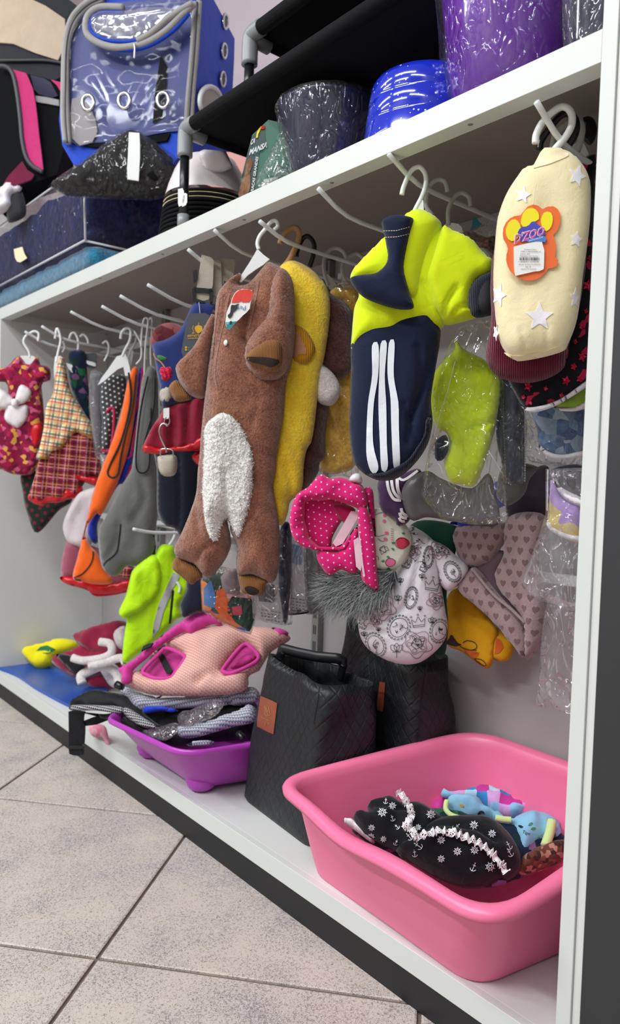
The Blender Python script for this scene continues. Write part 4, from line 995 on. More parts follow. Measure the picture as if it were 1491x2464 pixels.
SL2 = puff('sleeve', vE([(500, 640), (480, 680), (420, 790), (360, 900), (280, 985), (240, 1030), (240, 1080), (270, 1160), (330, 1230), (395, 1258), (440, 1245), (470, 1100), (500, 900), (530, 760)]), PL, .026, M['brown'], t, off=-.012, step=8, fold=(.004, 18, 14, 8), rough=.0006)
puff('cuff', vE([(240, 1130), (188, 1180), (205, 1230), (235, 1275), (285, 1280), (345, 1255), (300, 1190)]), PL, .012, M['brown_rib'], t, off=-.018, step=6)
puff('cuff', vH([(72, 720), (42, 795), (100, 850), (180, 915), (215, 890), (262, 850), (200, 770)]), PL, .014, M['brown_rib'], t, off=.0, step=6, fold=(.004, 40, 40, 1))
cf = puff('cuff', vH([(520, 845), (525, 920), (545, 970), (610, 990), (690, 990), (712, 920), (735, 880), (620, 840)]), PL, .014, M['brown_rib'], t, off=.0, step=6)
decal('cuff_opening', vH([(560, 940), (600, 925), (660, 950), (655, 980), (600, 985)]), [cf], M['dkhole'], t, sm=True, step=5)
bel = vE([(575, 1358), (640, 1395), (700, 1470), (740, 1560), (768, 1663)])+vH([(622, 60), (620, 200), (600, 330), (560, 470), (520, 582), (500, 560), (455, 480), (436, 440), (415, 465), (385, 530), (372, 590), (345, 605), (310, 570), (280, 480), (258, 280), (262, 100)])+vE([(430, 1600), (428, 1500), (450, 1430), (500, 1385), (535, 1362)])
BEL = puff('sherpa_belly', bel, PL, .009, M['sherpa'], t, off=.0005, ride=[ON], step=5, k=4, w=.012, rough=.003, fold=(.003, 30, 18, 3), back=.2, creases=[(vH([(420, 100), (430, 300), (436, 440)]), .006, 8)])
lathe('snap_button', [(0, .003), (.003, .0026), (.0048, .001), (.005, 0)], ON and np.array(hit(vE([(583, 875)])[0], [ON])[0])+np.array(PL.n)*.0012, M['hang_w'], t, 18, tilt=(math.radians(90), 'X'))
CD = PL.shift(.048)
tg = slab('swing_tag', [tuple(p) for p in smooth(v5([(430, 620), (470, 480), (560, 300), (700, 205), (860, 195), (1020, 200), (1085, 260), (1100, 370), (1060, 500), (1000, 590), (1030, 660), (1010, 760), (930, 870), (800, 980), (740, 1030), (650, 1140), (520, 1240), (460, 1370), (370, 1410), (310, 1370), (290, 1230), (270, 1190), (300, 950), (330, 820)]), True, 3)], CD, .0008, M['paper'], t, step=12)
decal('red_print', v5([(460, 605), (490, 470), (570, 320), (700, 215), (800, 200), (800, 300), (730, 340), (730, 590)]), [tg], M['redcard'], tg, step=8)
decal('red_print', v5([(800, 205), (900, 202), (1015, 208), (1080, 265), (1095, 370), (1050, 490), (990, 585), (730, 590), (735, 340), (800, 300)]), [tg], M['redcard'], tg, step=8)
decal('teal_print', v5([(275, 1185), (640, 1155), (520, 1235), (460, 1365), (370, 1405), (315, 1365), (295, 1235)]), [tg], M['tealcard'], tg, step=8)
decal('black_paw_print', [tuple(p) for p in smooth(v5([(440, 700), (490, 650), (530, 680), (640, 640), (680, 630), (670, 660), (600, 710), (650, 720), (620, 790), (540, 870), (500, 890), (490, 970), (420, 1055), (370, 1060), (345, 1010), (360, 950), (410, 920), (430, 800)]), True, 3)], [tg], M['ink'], tg, step=4, eps=.0016)
text('pet_lettering', 'Pet', v5([(900, 690)])[0], (-14, 1), (-1.5, 15), [tg], M['blueink'], tg, fit=20, eps=.0016)
decal('tag_hole', v5(ell(430, 1200, 38, 60, 10, .4)), [tg], M['ink'], tg, step=3, eps=.0018)
for l in ([(610, 540), (580, 700), (535, 900), (512, 1080), (530, 1200)], [(545, 560), (515, 760), (490, 980)], [(815, 440), (785, 600), (745, 780)]):
    tube('seam', np.array([q_[0] for q_ in (hit(p, [ON]) for p in resample(smooth(vE(l), False, 5), 6, False)) if q_ is not None]), .0014, M['brown'], t, 6)
fuzz('pile_fibres', body, [ON, SL, SL2], [M['brown'], M['brown']], t, 5200, 4.5, .9)
fuzz('sherpa_curls', bel, [BEL], [M['sherpa'], M['bow']], t, 2600, 5, 1.8)
hanger('white plastic hanger with sharp hook, inside the brown onesie', vE([(915, 95), (940, 70), (930, 35), (895, 40), (850, 95), (815, 140), (800, 190), (810, 230)]), PL, .0034, M['hang_w'], None, off=.0,
       body=vE([(800, 225), (820, 225), (845, 275), (885, 285), (882, 310), (800, 360), (740, 400), (690, 455), (660, 475), (665, 440), (720, 360), (750, 310), (775, 270)]))
# ---- yellow plush onesie
PL = hang(-.448, .085, 48)
t = gthing('plush_onesie', 'bright yellow plush dog onesie directly behind the brown one', (740, 900), PL)
yb = vE([(900, 420), (945, 358), (1000, 312), (1060, 308), (1150, 350), (1230, 420), (1282, 500), (1302, 620), (1292, 760), (1268, 930), (1245, 1050), (1215, 1250), (1192, 1450), (1170, 1560), (1140, 1610)])+vH([(985, 60), (980, 180), (960, 250), (890, 320), (872, 400), (828, 495), (760, 420), (660, 200)])+vE([(850, 1500), (800, 1200), (800, 900), (840, 600)])
YB = puff('body', yb, PL, .026, M['yellow'], t, w=.04, step=9, fold=(.004, 14, 9, 5), rough=.0007, creases=[(vE([(1060, 1060), (1150, 1010), (1200, 960)]), .004, 6), (vH([(860, 60), (900, 200), (880, 320)]), .008, 8), (vE([(960, 1400), (1020, 1550), (1090, 1640)]), .005, 9)])
YS = puff('cuff', vE([(1030, 755), (1060, 748), (1130, 785), (1180, 860), (1198, 930), (1160, 1000), (1120, 1022), (1060, 1000), (1035, 940)]), PL, .010, M['yellow_rib'], t, off=.026, step=7)
decal('cuff_opening', vE([(1045, 780), (1085, 815), (1120, 880), (1140, 950), (1100, 950), (1050, 960)]), [YS], M['stem'], t, sm=True, step=6)
fuzz('pile_fibres', yb, [YB], [M['yellow']], t, 1200, 3.5, .8)
hanger('wooden fibreboard hanger with pierced hook, second on the brown onesie peg', vE([(955, 190), (965, 160), (1000, 110), (1045, 80), (1080, 95), (1085, 150), (1060, 220), (1020, 300), (980, 350)]), PL, .0048, M['wood'])
# ---- dark brown plush
PL = hang(-.448, .135, 46)
t = gthing('plush_onesie', 'dark brown plush dog onesie with white puff, behind the yellow one', (820, 900), PL)
db = vE([(1180, 520), (1240, 450), (1290, 500), (1310, 540), (1400, 590), (1455, 680), (1458, 850), (1442, 1060), (1380, 1118), (1330, 1115), (1300, 1300), (1270, 1500), (1265, 1660)])+vH([(1100, 40), (1085, 120), (1010, 225), (900, 300), (850, 200)])+vE([(1120, 1400), (1120, 1000)])
DB = puff('body', db, PL, .022, M['dkbrown'], t, w=.03, step=9, fold=(.004, 14, 10, 9), rough=.0006)
puff('white_puff', vE([(1222, 1000), (1262, 1030), (1330, 1095), (1368, 1165), (1368, 1235), (1322, 1300), (1270, 1306), (1212, 1272), (1190, 1150)]), PL, .02, M['whiteplush'], t, off=.02, step=6, rough=.0006)
hanger('black plastic hanger hook, third on the brown onesie peg', vE([(1070, 280), (1075, 240), (1110, 160), (1150, 140), (1190, 190), (1185, 270), (1160, 350)]), PL, .0042, M['hang_b'])
# ---- pale yellow plush in film
PL = hang(-.448, .19, 42)
t = gthing('wrapped_onesie', 'pale yellow plush dog outfit in clear film, left of the lime and navy sweater', (820, 1000), PL)
po = vF([(255, 965), (300, 915), (320, 890), (350, 915), (440, 925), (480, 1100), (470, 1500), (450, 2000), (412, 2115), (330, 2150), (240, 2150), (180, 2080), (180, 1800), (220, 1400), (300, 1200)])
puff('body', po, PL, .022, M['paleyel'], t, step=10, fold=(.008, 14, 9, 2), creases=[(vF([(260, 1750), (300, 1900), (280, 2080)]), .006, 7)])
puff('plastic_film', vF([(270, 960), (320, 880), (450, 900), (480, 1100), (470, 1600), (455, 2130), (320, 2165), (190, 2140), (200, 1700), (300, 1200)]), PL, .018, M['film'], t, off=.012, step=9, fold=(.009, 30, 20, 5))
hanger('nearer of two frosted plastic hangers above the pale yellow outfit', vE([(1290, 480), (1260, 380), (1262, 290), (1300, 235), (1350, 222), (1395, 250), (1412, 300)]), PL, .0036, M['hang_c'], body=vE([(1255, 410), (1290, 400), (1350, 480), (1340, 520), (1300, 510)]))
hanger('farther of two frosted plastic hangers above the pale yellow outfit', vE([(1450, 500), (1400, 430), (1385, 370), (1395, 320), (1440, 275), (1490, 260), (1530, 290)]), hang(-.448, .235, 42), .0036, M['hang_c'], body=vE([(1380, 420), (1410, 410), (1470, 480), (1460, 510), (1400, 490)]))

# ---- lime and navy sweater
PL = hang(-.152, .035, 40)
t = gthing('hooded_sweater', 'lime green and navy hooded dog sweater with three white stripes', (950, 900), PL)
NB = puff('navy_body', vF([(400, 1250), (398, 1500), (386, 1800), (395, 1960), (420, 2080), (480, 2150), (560, 2190), (640, 2197), (720, 2172), (800, 2105), (875, 2010), (922, 1900), (940, 1800), (930, 1650), (960, 1450), (985, 1300), (992, 1180), (960, 1050), (700, 1050), (450, 1100)]), PL, .030, M['navy'], t, w=.035, step=8, fold=(.0035, 16, 6, 4), creases=[(vF([(960, 1300), (900, 1550), (820, 1750), (780, 1950)]), .008, 7), (vF([(850, 1330), (870, 1550), (800, 1800)]), .006, 8), (vF([(760, 1700), (800, 1850), (840, 1960)]), .006, 6)])
puff('ribbed_hem', vF([(560, 2192), (640, 2200), (722, 2176), (802, 2108), (878, 2012), (925, 1900), (930, 1760), (895, 1800), (880, 1900), (830, 1985), (760, 2070), (620, 2140), (530, 2150), (470, 2140)]), PL, .012, M['navy_rib'], t, ride=[NB], step=7)
LB = puff('lime_body', vF([(395, 860), (430, 780), (560, 640), (640, 560), (740, 450), (820, 405), (900, 412), (960, 460), (1000, 520), (1060, 560), (1060, 1000), (1020, 1160), (980, 1198), (870, 1187), (780, 1212), (700, 1262), (560, 1290), (470, 1302), (402, 1337), (405, 1200), (420, 1050), (450, 960)]), PL, .032, M['lime'], t, w=.035, off=.003, step=8, fold=(.003, 14, 9, 6), back=.3, creases=[(vF([(885, 920), (930, 1050), (1000, 1130)]), .005, 5)])
LS = puff('sleeve', vF([(1000, 518), (1090, 550), (1200, 600), (1290, 700), (1348, 755), (1330, 850), (1240, 900), (1200, 1040), (1240, 1105), (1256, 1112), (1130, 1148), (1030, 1167), (990, 1130), (930, 1050), (885, 920), (882, 850), (930, 700)]), PL, .030, M['lime'], t, off=.010, step=8, fold=(.004, 16, 12, 8), creases=[(vF([(1020, 1160), (1040, 1050), (1100, 950)]), .008, 6), (vF([(1030, 1165), (1120, 1080), (1180, 1060)]), .006, 5)])
CF_ = puff('cuff', vF([(1345, 815), (1300, 820), (1240, 850), (1190, 905), (1172, 980), (1185, 1070), (1222, 1115), (1300, 1108), (1350, 1080), (1370, 950)]), PL, .016, M['navy_rib'], t, off=.030, step=7)
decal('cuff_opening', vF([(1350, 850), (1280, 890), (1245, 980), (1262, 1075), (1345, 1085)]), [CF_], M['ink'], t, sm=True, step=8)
puff('hood', vF([(392, 850), (430, 775), (560, 640), (650, 560), (760, 440), (840, 402), (950, 440), (1002, 520), (935, 700), (885, 870), (865, 980), (812, 1032), (700, 980), (560, 930), (430, 900)]), PL, .030, M['lime'], t, off=.018, step=8, w=.03)
HL = puff('hood_lining', vF([(600, 485), (625, 455), (700, 432), (800, 450), (812, 480), (792, 560), (762, 700), (752, 800), (780, 930), (808, 1010), (810, 1057), (720, 1062), (600, 1032), (480, 980), (412, 905), (393, 852), (470, 832), (558, 822), (612, 780), (640, 720), (626, 600), (610, 540)]), PL, .016, M['navy'], t, off=.046, step=7, k=4, creases=[(vF([(620, 760), (680, 850), (790, 1000)]), .003, 8)])
ribbons('stitching', dashes(vF([(612, 540), (700, 538), (792, 512)]), 4, 2)+dashes(vF([(625, 582), (700, 580), (785, 560)]), 4, 2), 1.2, [HL], M['creamband'], t)['kind'] = 'stuff'
for l in ([(538, 1302), (580, 1296), (578, 1500), (548, 1700), (545, 1950), (582, 2115), (540, 2148), (508, 2070), (500, 1960), (510, 1700), (538, 1500)], [(594, 1292), (636, 1285), (622, 1500), (632, 1700), (636, 1950), (642, 2112), (602, 2128), (590, 1950), (580, 1700), (585, 1500)], [(650, 1285), (687, 1278), (682, 1500), (712, 1680), (716, 1850), (721, 2098), (682, 2115), (666, 1850), (660, 1650), (640, 1480)]):
    decal('white_stripe', vF(l), [NB], M['stripe'], t, sm=True, k=4, step=9, eps=.0015)
hanger('front white hook of the lime sweater hanger on the second peg from the right', vF([(735, 300), (750, 240), (795, 145), (850, 115), (890, 160), (895, 230), (870, 310), (830, 390), (800, 450)]), PL, .0034, M['hang_w'], body=vF([(860, 320), (878, 330), (882, 420), (800, 430), (820, 390)]))
hanger('second frosted hanger hook behind the lime sweater, middle of three', vF([(1040, 280), (1022, 215), (975, 200), (930, 230), (900, 300), (900, 380), (940, 440)]), hang(-.152, .085, 40), .0034, M['hang_c'])
hanger('third frosted hanger hook behind the lime sweater, farthest of three', vF([(1192, 375), (1180, 315), (1130, 288), (1080, 320), (1045, 400), (1045, 500)]), hang(-.152, .125, 40), .0034, M['hang_c'])
# ---- lime garment in film and the purple striped one
PL = hang(-.152, .125, 38)
t = gthing('wrapped_sweater', 'lime fleece dog sweater in a clear plastic bag with welded edges', (1130, 1000), PL)
puff('body', vF([(1085, 1330), (1090, 1285), (1110, 1270), (1140, 1320), (1290, 1400), (1380, 1500), (1400, 1600), (1372, 1780), (1330, 1950), (1262, 2150), (1210, 2240), (1130, 2225), (1052, 2208), (1015, 2080), (1050, 1950), (1030, 1880), (970, 1850), (930, 1750), (920, 1600), (960, 1470), (1030, 1390)]), PL, .022, M['limeplush'], t, step=9, fold=(.003, 15, 9, 3), creases=[(vF([(1370, 1790), (1290, 1830), (1200, 1850)]), .008, 5), (vF([(1110, 1380), (1200, 1420), (1290, 1460)]), .004, 4), (vF([(1100, 1400), (1150, 1440), (1280, 1500)]), .004, 4)])
puff('navy_cuff', vF([(965, 1930), (1030, 1895), (1045, 1980), (1010, 2060), (960, 2060), (955, 1980)]), PL, .012, M['navy'], t, off=.006)
puff('plastic_bag', vF([(1110, 1180), (1250, 1130), (1340, 1130), (1410, 1500), (1418, 1900), (1430, 2200)])+vJ([(500, 1085), (300, 1105), (60, 1070)])+vF([(860, 2300), (900, 2050), (950, 1850), (930, 1600), (1050, 1300)]), PL, .020, M['film'], t, off=.012, step=10, fold=(.010, 24, 16, 7), sm=False)
for l in ([(1410, 1500), (1410, 1800), (1425, 2150), (1440, 2420)], ): ribbons('bag_seam', dashes(vF(l), 5, 2), 2, [bpy.data.objects['plastic_bag']], M['seam'], t)['kind'] = 'stuff'
for l in ([(1310, 2000), (1360, 2080), (1415, 2170)], [(1090, 1400), (1040, 1600), (990, 1750), (950, 1900)]): ribbons('bag_crease', [vF(l)], 1.6, [bpy.data.objects['plastic_bag']], M['seam'], t)
puff('grey_lining', vI([(820, 240), (880, 140), (1000, 95), (1100, 150), (1300, 215), (1420, 110), (1480, 300), (1485, 465), (1300, 468), (1200, 450), (1000, 415), (900, 440), (850, 380)]), PL, .006, plain('smoky_grey_plastic', '5d5a5e', 0.35), t, off=-.022, fold=(.006, 20, 20, 1))
PL = hang(-.152, .175, 36)
t = gthing('wrapped_sweater', 'purple dog sweater with white curved stripes in film, below the lime and navy one', (930, 1200), PL)
PS = puff('body', v6([(300, 200), (560, 140), (830, 40), (880, 140), (780, 280), (640, 420), (740, 620), (700, 780), (560, 840), (500, 740), (330, 620), (280, 420)]), PL, .016, cloth('purple_sweatshirt', '43284e', 900), t, step=8, fold=(.004, 25, 25, 2))
for l, w_ in (([(405, 200), (430, 340), (500, 465), (600, 480)], 7), ([(465, 195), (490, 340), (550, 430), (630, 455)], 7), ([(545, 170), (550, 300), (580, 400), (620, 445)], 8), ([(600, 590), (620, 660), (700, 700)], 7), ([(580, 650), (600, 710), (680, 730)], 7), ([(570, 720), (600, 770), (650, 770)], 6), ([(560, 160), (640, 200), (830, 70)], 6)):
    ribbons('white_stripe', [v6(smooth(l, False, 4))], w_, [PS], M['bow'], t)
PL = hang(-.152, .205, 36)
t = gthing('wrapped_outfit', 'red and green printed dog outfit in film between lime sweater and cream star sweater', (1160, 580), PL)
puff('body', v3([(160, 860), (400, 820), (560, 900), (760, 960), (1060, 1000), (1060, 1900), (700, 1700), (300, 1300)]), PL, .014, M['brownlace'], t, fold=(.006, 30, 30, 4))
puff('red_trim', v3([(490, 1180), (640, 1120), (760, 1140), (900, 1200), (960, 1320), (800, 1290), (600, 1230)]), PL, .012, M['redcard'], t, off=.008)
puff('white_collar', v3([(480, 1210), (760, 1255), (900, 1370), (950, 1500), (900, 1640), (800, 1560), (600, 1400)]), PL, .010, M['hang_c'], t, off=.014)
puff('plastic_film', v3([(150, 870), (320, 780), (650, 640), (1080, 400), (1080, 1600), (880, 1640), (250, 980)]), PL, .012, M['film2'], t, off=.014, step=8, sm=False, fold=(.008, 40, 40, 4))
PLc = hang(-.152, .145, 38)
tag(slab('swing_tag', v3([(-340, 780), (-320, 600), (-60, 600), (80, 640), (130, 760), (150, 860), (0, 880)]), PLc, .001, M['paper']), 'white and teal swing tag just above the lime sleeve', 'tag')
tag(slab('teal_swing_tag', v3([(320, 790), (380, 640), (400, 500), (480, 450), (530, 520), (560, 580), (620, 600), (630, 640), (540, 690), (450, 710)]), hang(-.152, .225, 36), .001, M['tealcard'], sm=True, k=3), 'small teal paw shaped tag under the third peg from the right', 'tag')

# ---- cream star sweater and those behind it
PL = hang(.078, .045, 32)
t = gthing('fleece_sweater', 'cream fleece dog sweater with white stars and orange tag', (1310, 600), PL)
co_ = vC([(830, 990), (900, 983), (965, 988), (1018, 1012), (1080, 1060), (1130, 1140), (1152, 1250), (1142, 1500), (1102, 1800), (1062, 2100), (1000, 2270), (970, 2312), (850, 2350), (700, 2378), (650, 2370), (580, 2305), (540, 2200), (516, 2000), (510, 1800), (530, 1500), (555, 1380), (610, 1250), (700, 1125), (770, 1090), (800, 1040)])
CS = puff('body', co_, PL, .028, M['cream'], t, w=.03, step=8, k=4, fold=(.0035, 22, 10, 4), creases=[(vC([(760, 1118), (880, 1085), (1010, 1030)]), .003, 4), (vC([(640, 2330), (760, 2335), (970, 2270)]), .002, 3), (vC([(700, 2200), (730, 2300)]), .003, 5), (vC([(860, 2180), (870, 2290)]), .003, 5)])
decal('collar_band', vC([(832, 992), (900, 988), (1012, 1014), (1000, 1032), (880, 1080), (765, 1112), (805, 1040)]), [CS], M['creamband'], t, step=9)
decal('hem_band', vC([(583, 2322), (640, 2342), (700, 2342), (850, 2312), (978, 2266), (965, 2308), (850, 2345), (700, 2374), (645, 2366), (595, 2335)]), [CS], M['creamband'], t, step=9)
for x, y, r_, a, asp in ((705, 1285, 62, .2, .95), (1062, 1160, 78, .35, .8), (1056, 1578, 58, .2, .8), (548, 1945, 82, .3, .6), (1048, 1965, 72, .1, .5), (815, 2088, 98, .0, 1.0), (528, 2190, 60, .5, .35)):
    decal('white_star', vC(star(x, y, r_, a, asp)), [CS], M['star'], t, step=6, eps=.001)
CD = Plane(hit((1275, 600), [CS])[0]+PL.n*.006, PL.n*.85+np.array([.25, -.2, 0]))
tg = slab('swing_tag', [tuple(p) for p in smooth(v4([(840, 265), (900, 265), (980, 310), (1040, 362), (1130, 310), (1250, 300), (1350, 370), (1395, 500), (1370, 700), (1300, 820), (1240, 890), (1290, 1000), (1305, 1150), (1280, 1310), (1340, 1340), (1355, 1365), (1318, 1430), (1315, 1530), (1170, 1520), (1080, 1640), (950, 1740), (800, 1780), (620, 1750), (480, 1680), (370, 1560), (310, 1400), (315, 1250), (350, 1110), (260, 980), (240, 830), (270, 680), (350, 570), (450, 500), (600, 480), (650, 410), (730, 310)]), True, 3)], CD, .0008, M['orangecard'], t, step=14)
lab(tg, 'orange paw shaped swing tag')
for e in (ell(450, 780, 148, 222, 16, .15),): decal('yellow_print', v4(e), [tg], M['yellowcard'], tg, step=9)
decal('yellow_print', v4([(605, 580), (640, 450), (720, 360), (820, 332), (910, 380), (955, 450), (960, 560), (860, 620), (700, 720), (610, 680)]), [tg], M['yellowcard'], tg, sm=True, step=9)
decal('yellow_print', v4([(1060, 430), (1150, 410), (1215, 450), (1237, 570), (1200, 720), (1095, 805), (1020, 700), (1000, 560)]), [tg], M['yellowcard'], tg, sm=True, step=9)
decal('blue_print', v4([(540, 820), (620, 720), (740, 700), (830, 600), (900, 620), (960, 690), (1040, 720), (1082, 820), (1060, 900), (800, 960), (700, 1005), (590, 1000)]), [tg], M['bluecard'], tg, sm=True, step=9, eps=.0018)
text('tag_lettering', "D'ZOO", v4([(460, 1045)])[0], (30, -9), (3, -29), [tg], M['paper'], tg, fit=76, bold=.045, eps=.0022)
text('tag_lettering', "D'ZOO", v4([(466, 1040)])[0], (30, -9), (3, -28), [tg], M['pinkink'], tg, fit=74, bold=.01, eps=.0026)
rb_ = decal('blue_banner', v4([(710, 985), (880, 935), (1075, 890), (1112, 965), (1080, 1022), (980, 1005), (860, 1005), (745, 1028)]), [tg], M['ribbonblue'], tg, step=8, eps=.0028)
text('banner_lettering', 'PRODUTOS PARA SEU PET', v4([(760, 1005)])[0], (5, -1.4), (1, -5), [rb_], M['paper'], tg, fit=35)
wl = decal('white_label', v4([(458, 1110), (980, 985), (1040, 1022), (1040, 1140), (1068, 1150), (1060, 1555), (1000, 1595), (880, 1602), (490, 1692), (465, 1570)]), [tg], M['paper'], tg, step=12, eps=.0024)
for s_, x, y, wd, hh_ in (('Produtos Dzoo', 670, 1172, 235, 34), ('CNPJ 11.500.723/0001-21', 595, 1215, 400, 34), ('Comp.: Soft', 590, 1262, 190, 34), ('Finalidade: Uso Animal', 585, 1303, 355, 32), ('7 898952 624558', 545, 1418, 405, 30), ('Roupa de Soft Tradicional', 560, 1472, 425, 32), ('N° 0', 695, 1525, 100, 46), ('Quant.: 01 unidade', 602, 1562, 305, 34)):
    text('label_lettering', s_, v4([(x, y)])[0], (hh_/8, 0), (0, -hh_/8), [wl], M['ink'], wl, fit=wd/8.283, eps=.0012)
R2 = random.Random(3); xs = 580; L_ = []
while xs < 970: L_.append(v4([(xs, 1318), (xs, 1378)])); xs += R2.choice((9, 13, 18, 22))
ribbons('barcode', L_, .9, [wl], M['ink'], wl, eps=.0012)['kind'] = 'stuff'
ptube('tag_string', vC([(795, 1210), (780, 1280), (772, 1350)]), CD, .0004, M['creamband'], t, off=.002, res=6)
hanger('front white hanger hook above the cream star sweater', [(1200+x/5.124, 60+y/5.124) for x, y in [(450, 1460), (460, 1350), (530, 1210), (640, 1090), (760, 1010), (850, 1030), (900, 1120), (890, 1250), (820, 1380), (700, 1520), (640, 1600)]], PL, .0042, M['hang_w'])
hanger('black hanger hook just behind the front white one at the cream sweater', [(1200+x/5.124, 60+y/5.124) for x, y in [(500, 1530), (520, 1430), (620, 1280), (760, 1120), (880, 1100), (950, 1200), (940, 1340), (850, 1500), (800, 1600)]], hang(.078, .075, 32), .0042, M['hang_b'])
hanger('grey hanger hook behind the black one at the cream sweater', [(1200+x/5.124, 60+y/5.124) for x, y in [(660, 1520), (700, 1350), (840, 1220), (960, 1180), (1020, 1250), (1010, 1400), (960, 1560)]], hang(.078, .105, 32), .0040, M['hang_c'])
hanger('far black padded hanger hook near the white divider', [(1200+x/5.124, 60+y/5.124) for x, y in [(1050, 1220), (1100, 1210), (1130, 1290), (1110, 1390), (1080, 1430)]], hang(.078, .135, 30), .0075, M['hang_b'])
tag(slab('white_card', [(1200+x/5.124, 60+y/5.124) for x, y in [(900, 1480), (1030, 1420), (1110, 1600), (1000, 1680), (900, 1620)]], hang(.078, .12, 30), .001, M['hang_w']), 'white card corner behind the hooks of the cream star sweater', 'tag')
PL = hang(.078, .085, 31)
t = gthing('ribbed_sweater', 'maroon ribbed dog sweater behind the cream star one', (1280, 850), PL)
puff('body', vC([(560, 1550), (505, 1700), (490, 1900), (495, 2100), (465, 2300)])+vJ([(350, 5), (370, 60), (430, 125), (500, 155), (600, 170), (700, 158), (800, 120), (870, 60)])+vC([(1000, 2300), (1100, 1900), (1100, 1500), (800, 1300)]), PL, .020, M['maroon'], t, step=10, fold=(.003, 18, 8, 2))
PL = hang(.078, .125, 28)
t = gthing('fleece_sweater', 'black fleece dog sweater with pink stars and white hem', (1390, 800), PL)
BS = puff('body', vC([(1070, 1090), (1120, 1040), (1160, 1025), (1200, 1050)])+[(1431, 500), (1428, 860)]+vJ([(1040, 150), (960, 235), (860, 290), (760, 338), (670, 360), (610, 345), (550, 250), (500, 150), (480, 0)])+vC([(1000, 1700)]), PL, .018, M['blackfleece'], t, step=10, k=4, fold=(.003, 18, 8, 3), off=0)
for x, y, r_ in ((1130, 1880, 45), (1090, 2150, 26), (1050, 2250, 22), (1095, 2350, 40), (960, 2390, 36), (1140, 1700, 20), (1120, 2050, 22)): decal('pink_star', vC(star(x, y, r_, .3, .8)), [BS], M['cherry'], t, step=6)
for x, y, r_ in ((880, 155, 38), (745, 205, 22), (630, 190, 40), (600, 260, 20), (970, 140, 30), (850, 250, 22), (645, 300, 18), (930, 60, 30)): decal('pink_star', vJ(star(x, y, r_, .3, .9)), [BS], M['cherry'], t, step=6)
puff('white_hem', vJ([(575, 300), (620, 328), (740, 312), (860, 262), (1020, 150), (1020, 190), (860, 294), (760, 340), (670, 362), (608, 348)]), PL, .006, M['whitebind'], t, off=.016, step=7, w=.004)
PL = hang(.078, .155, 26)
t = gthing('printed_sweater', 'green printed dog sweater with cream hem, sliver under the pink star one', (1380, 970), PL)
puff('body', vJ([(780, 300), (900, 240), (1030, 130), (1035, 300), (960, 350), (860, 350)]), PL, .012, M['greenfl'], t, fold=(.003, 20, 20, 3))
puff('cream_hem', vJ([(790, 322), (860, 328), (950, 315), (1030, 275), (1035, 320), (960, 352), (880, 356), (820, 345)]), PL, .006, M['whitebind'], t, off=.006, w=.004, step=7)
PL = hang(.078, .185, 22)
t = gthing('wrapped_sweater', 'blue printed dog sweater with white hem in a clear bag by the divider', (1360, 1040), PL)
puff('body', vJ([(670, 300), (1020, 300), (1015, 620), (950, 660), (860, 672), (770, 645), (700, 590), (690, 480)]), PL, .016, M['bluefl'], t, fold=(.004, 20, 12, 5))
puff('white_hem', vJ([(700, 570), (760, 618), (860, 640), (1010, 610), (1005, 650), (870, 672), (780, 662), (712, 615)]), PL, .006, M['whitebind'], t, off=.013, w=.004, step=7)
fb = puff('plastic_bag', vJ([(610, 250), (1025, 250), (1005, 735), (860, 725), (640, 690), (615, 640)]), PL, .016, M['film2'], t, off=.012, sm=False, fold=(.008, 25, 18, 6), step=10)
PL = hang(.0, .215, 20)
t = gthing('wrapped_jacket', 'navy dog jacket in a clear bag with stitched edge, between lime bag and blue sweater', (1230, 1050), PL)
puff('body', vJ([(440, 60), (540, 150), (600, 330), (605, 600), (600, 800), (500, 820), (460, 700), (420, 500)]), PL, .016, M['navy'], t, fold=(.004, 18, 8, 4))
fb = puff('plastic_bag', vJ([(440, 100), (600, 200), (618, 420), (614, 828), (480, 845), (440, 600)]), PL, .012, M['film2'], t, off=.014, sm=False, fold=(.004, 25, 15, 3))
r_ = ribbons('bag_seam', dashes(vJ([(612, 360), (612, 600), (608, 825)]), 4, 2), 2.5, [fb], M['seam'], t)
if r_: r_['kind'] = 'stuff'
t = gthing('grey_vest', 'grey dog vest with royal blue edge, hanging low behind the clear bags', (1250, 1170), hang(.0, .25, 15))
puff('body', vJ([(480, 700), (690, 720), (640, 800), (612, 890), (560, 945), (490, 975), (420, 900)]), hang(.0, .25, 15), .012, M['greymel'], t)
puff('blue_edge', vJ([(400, 830), (550, 830), (540, 900), (500, 965), (430, 1000), (300, 1110), (130, 1100), (140, 1080), (400, 1050)]), hang(.0, .262, 15), .010, M['bluetrim'], t)
tag(puff('dark_mauve_garment', vJ([(470, 780), (640, 740), (770, 730), (770, 1060), (640, 1050), (500, 1060)]), hang(-.02, .285, 10), .010, cloth('dark_mauve_cloth', '463a44', 500), None, fold=(.004, 18, 10, 2)), 'dark mauve garment behind the clear bags, above the heart plush blanket', 'clothing')
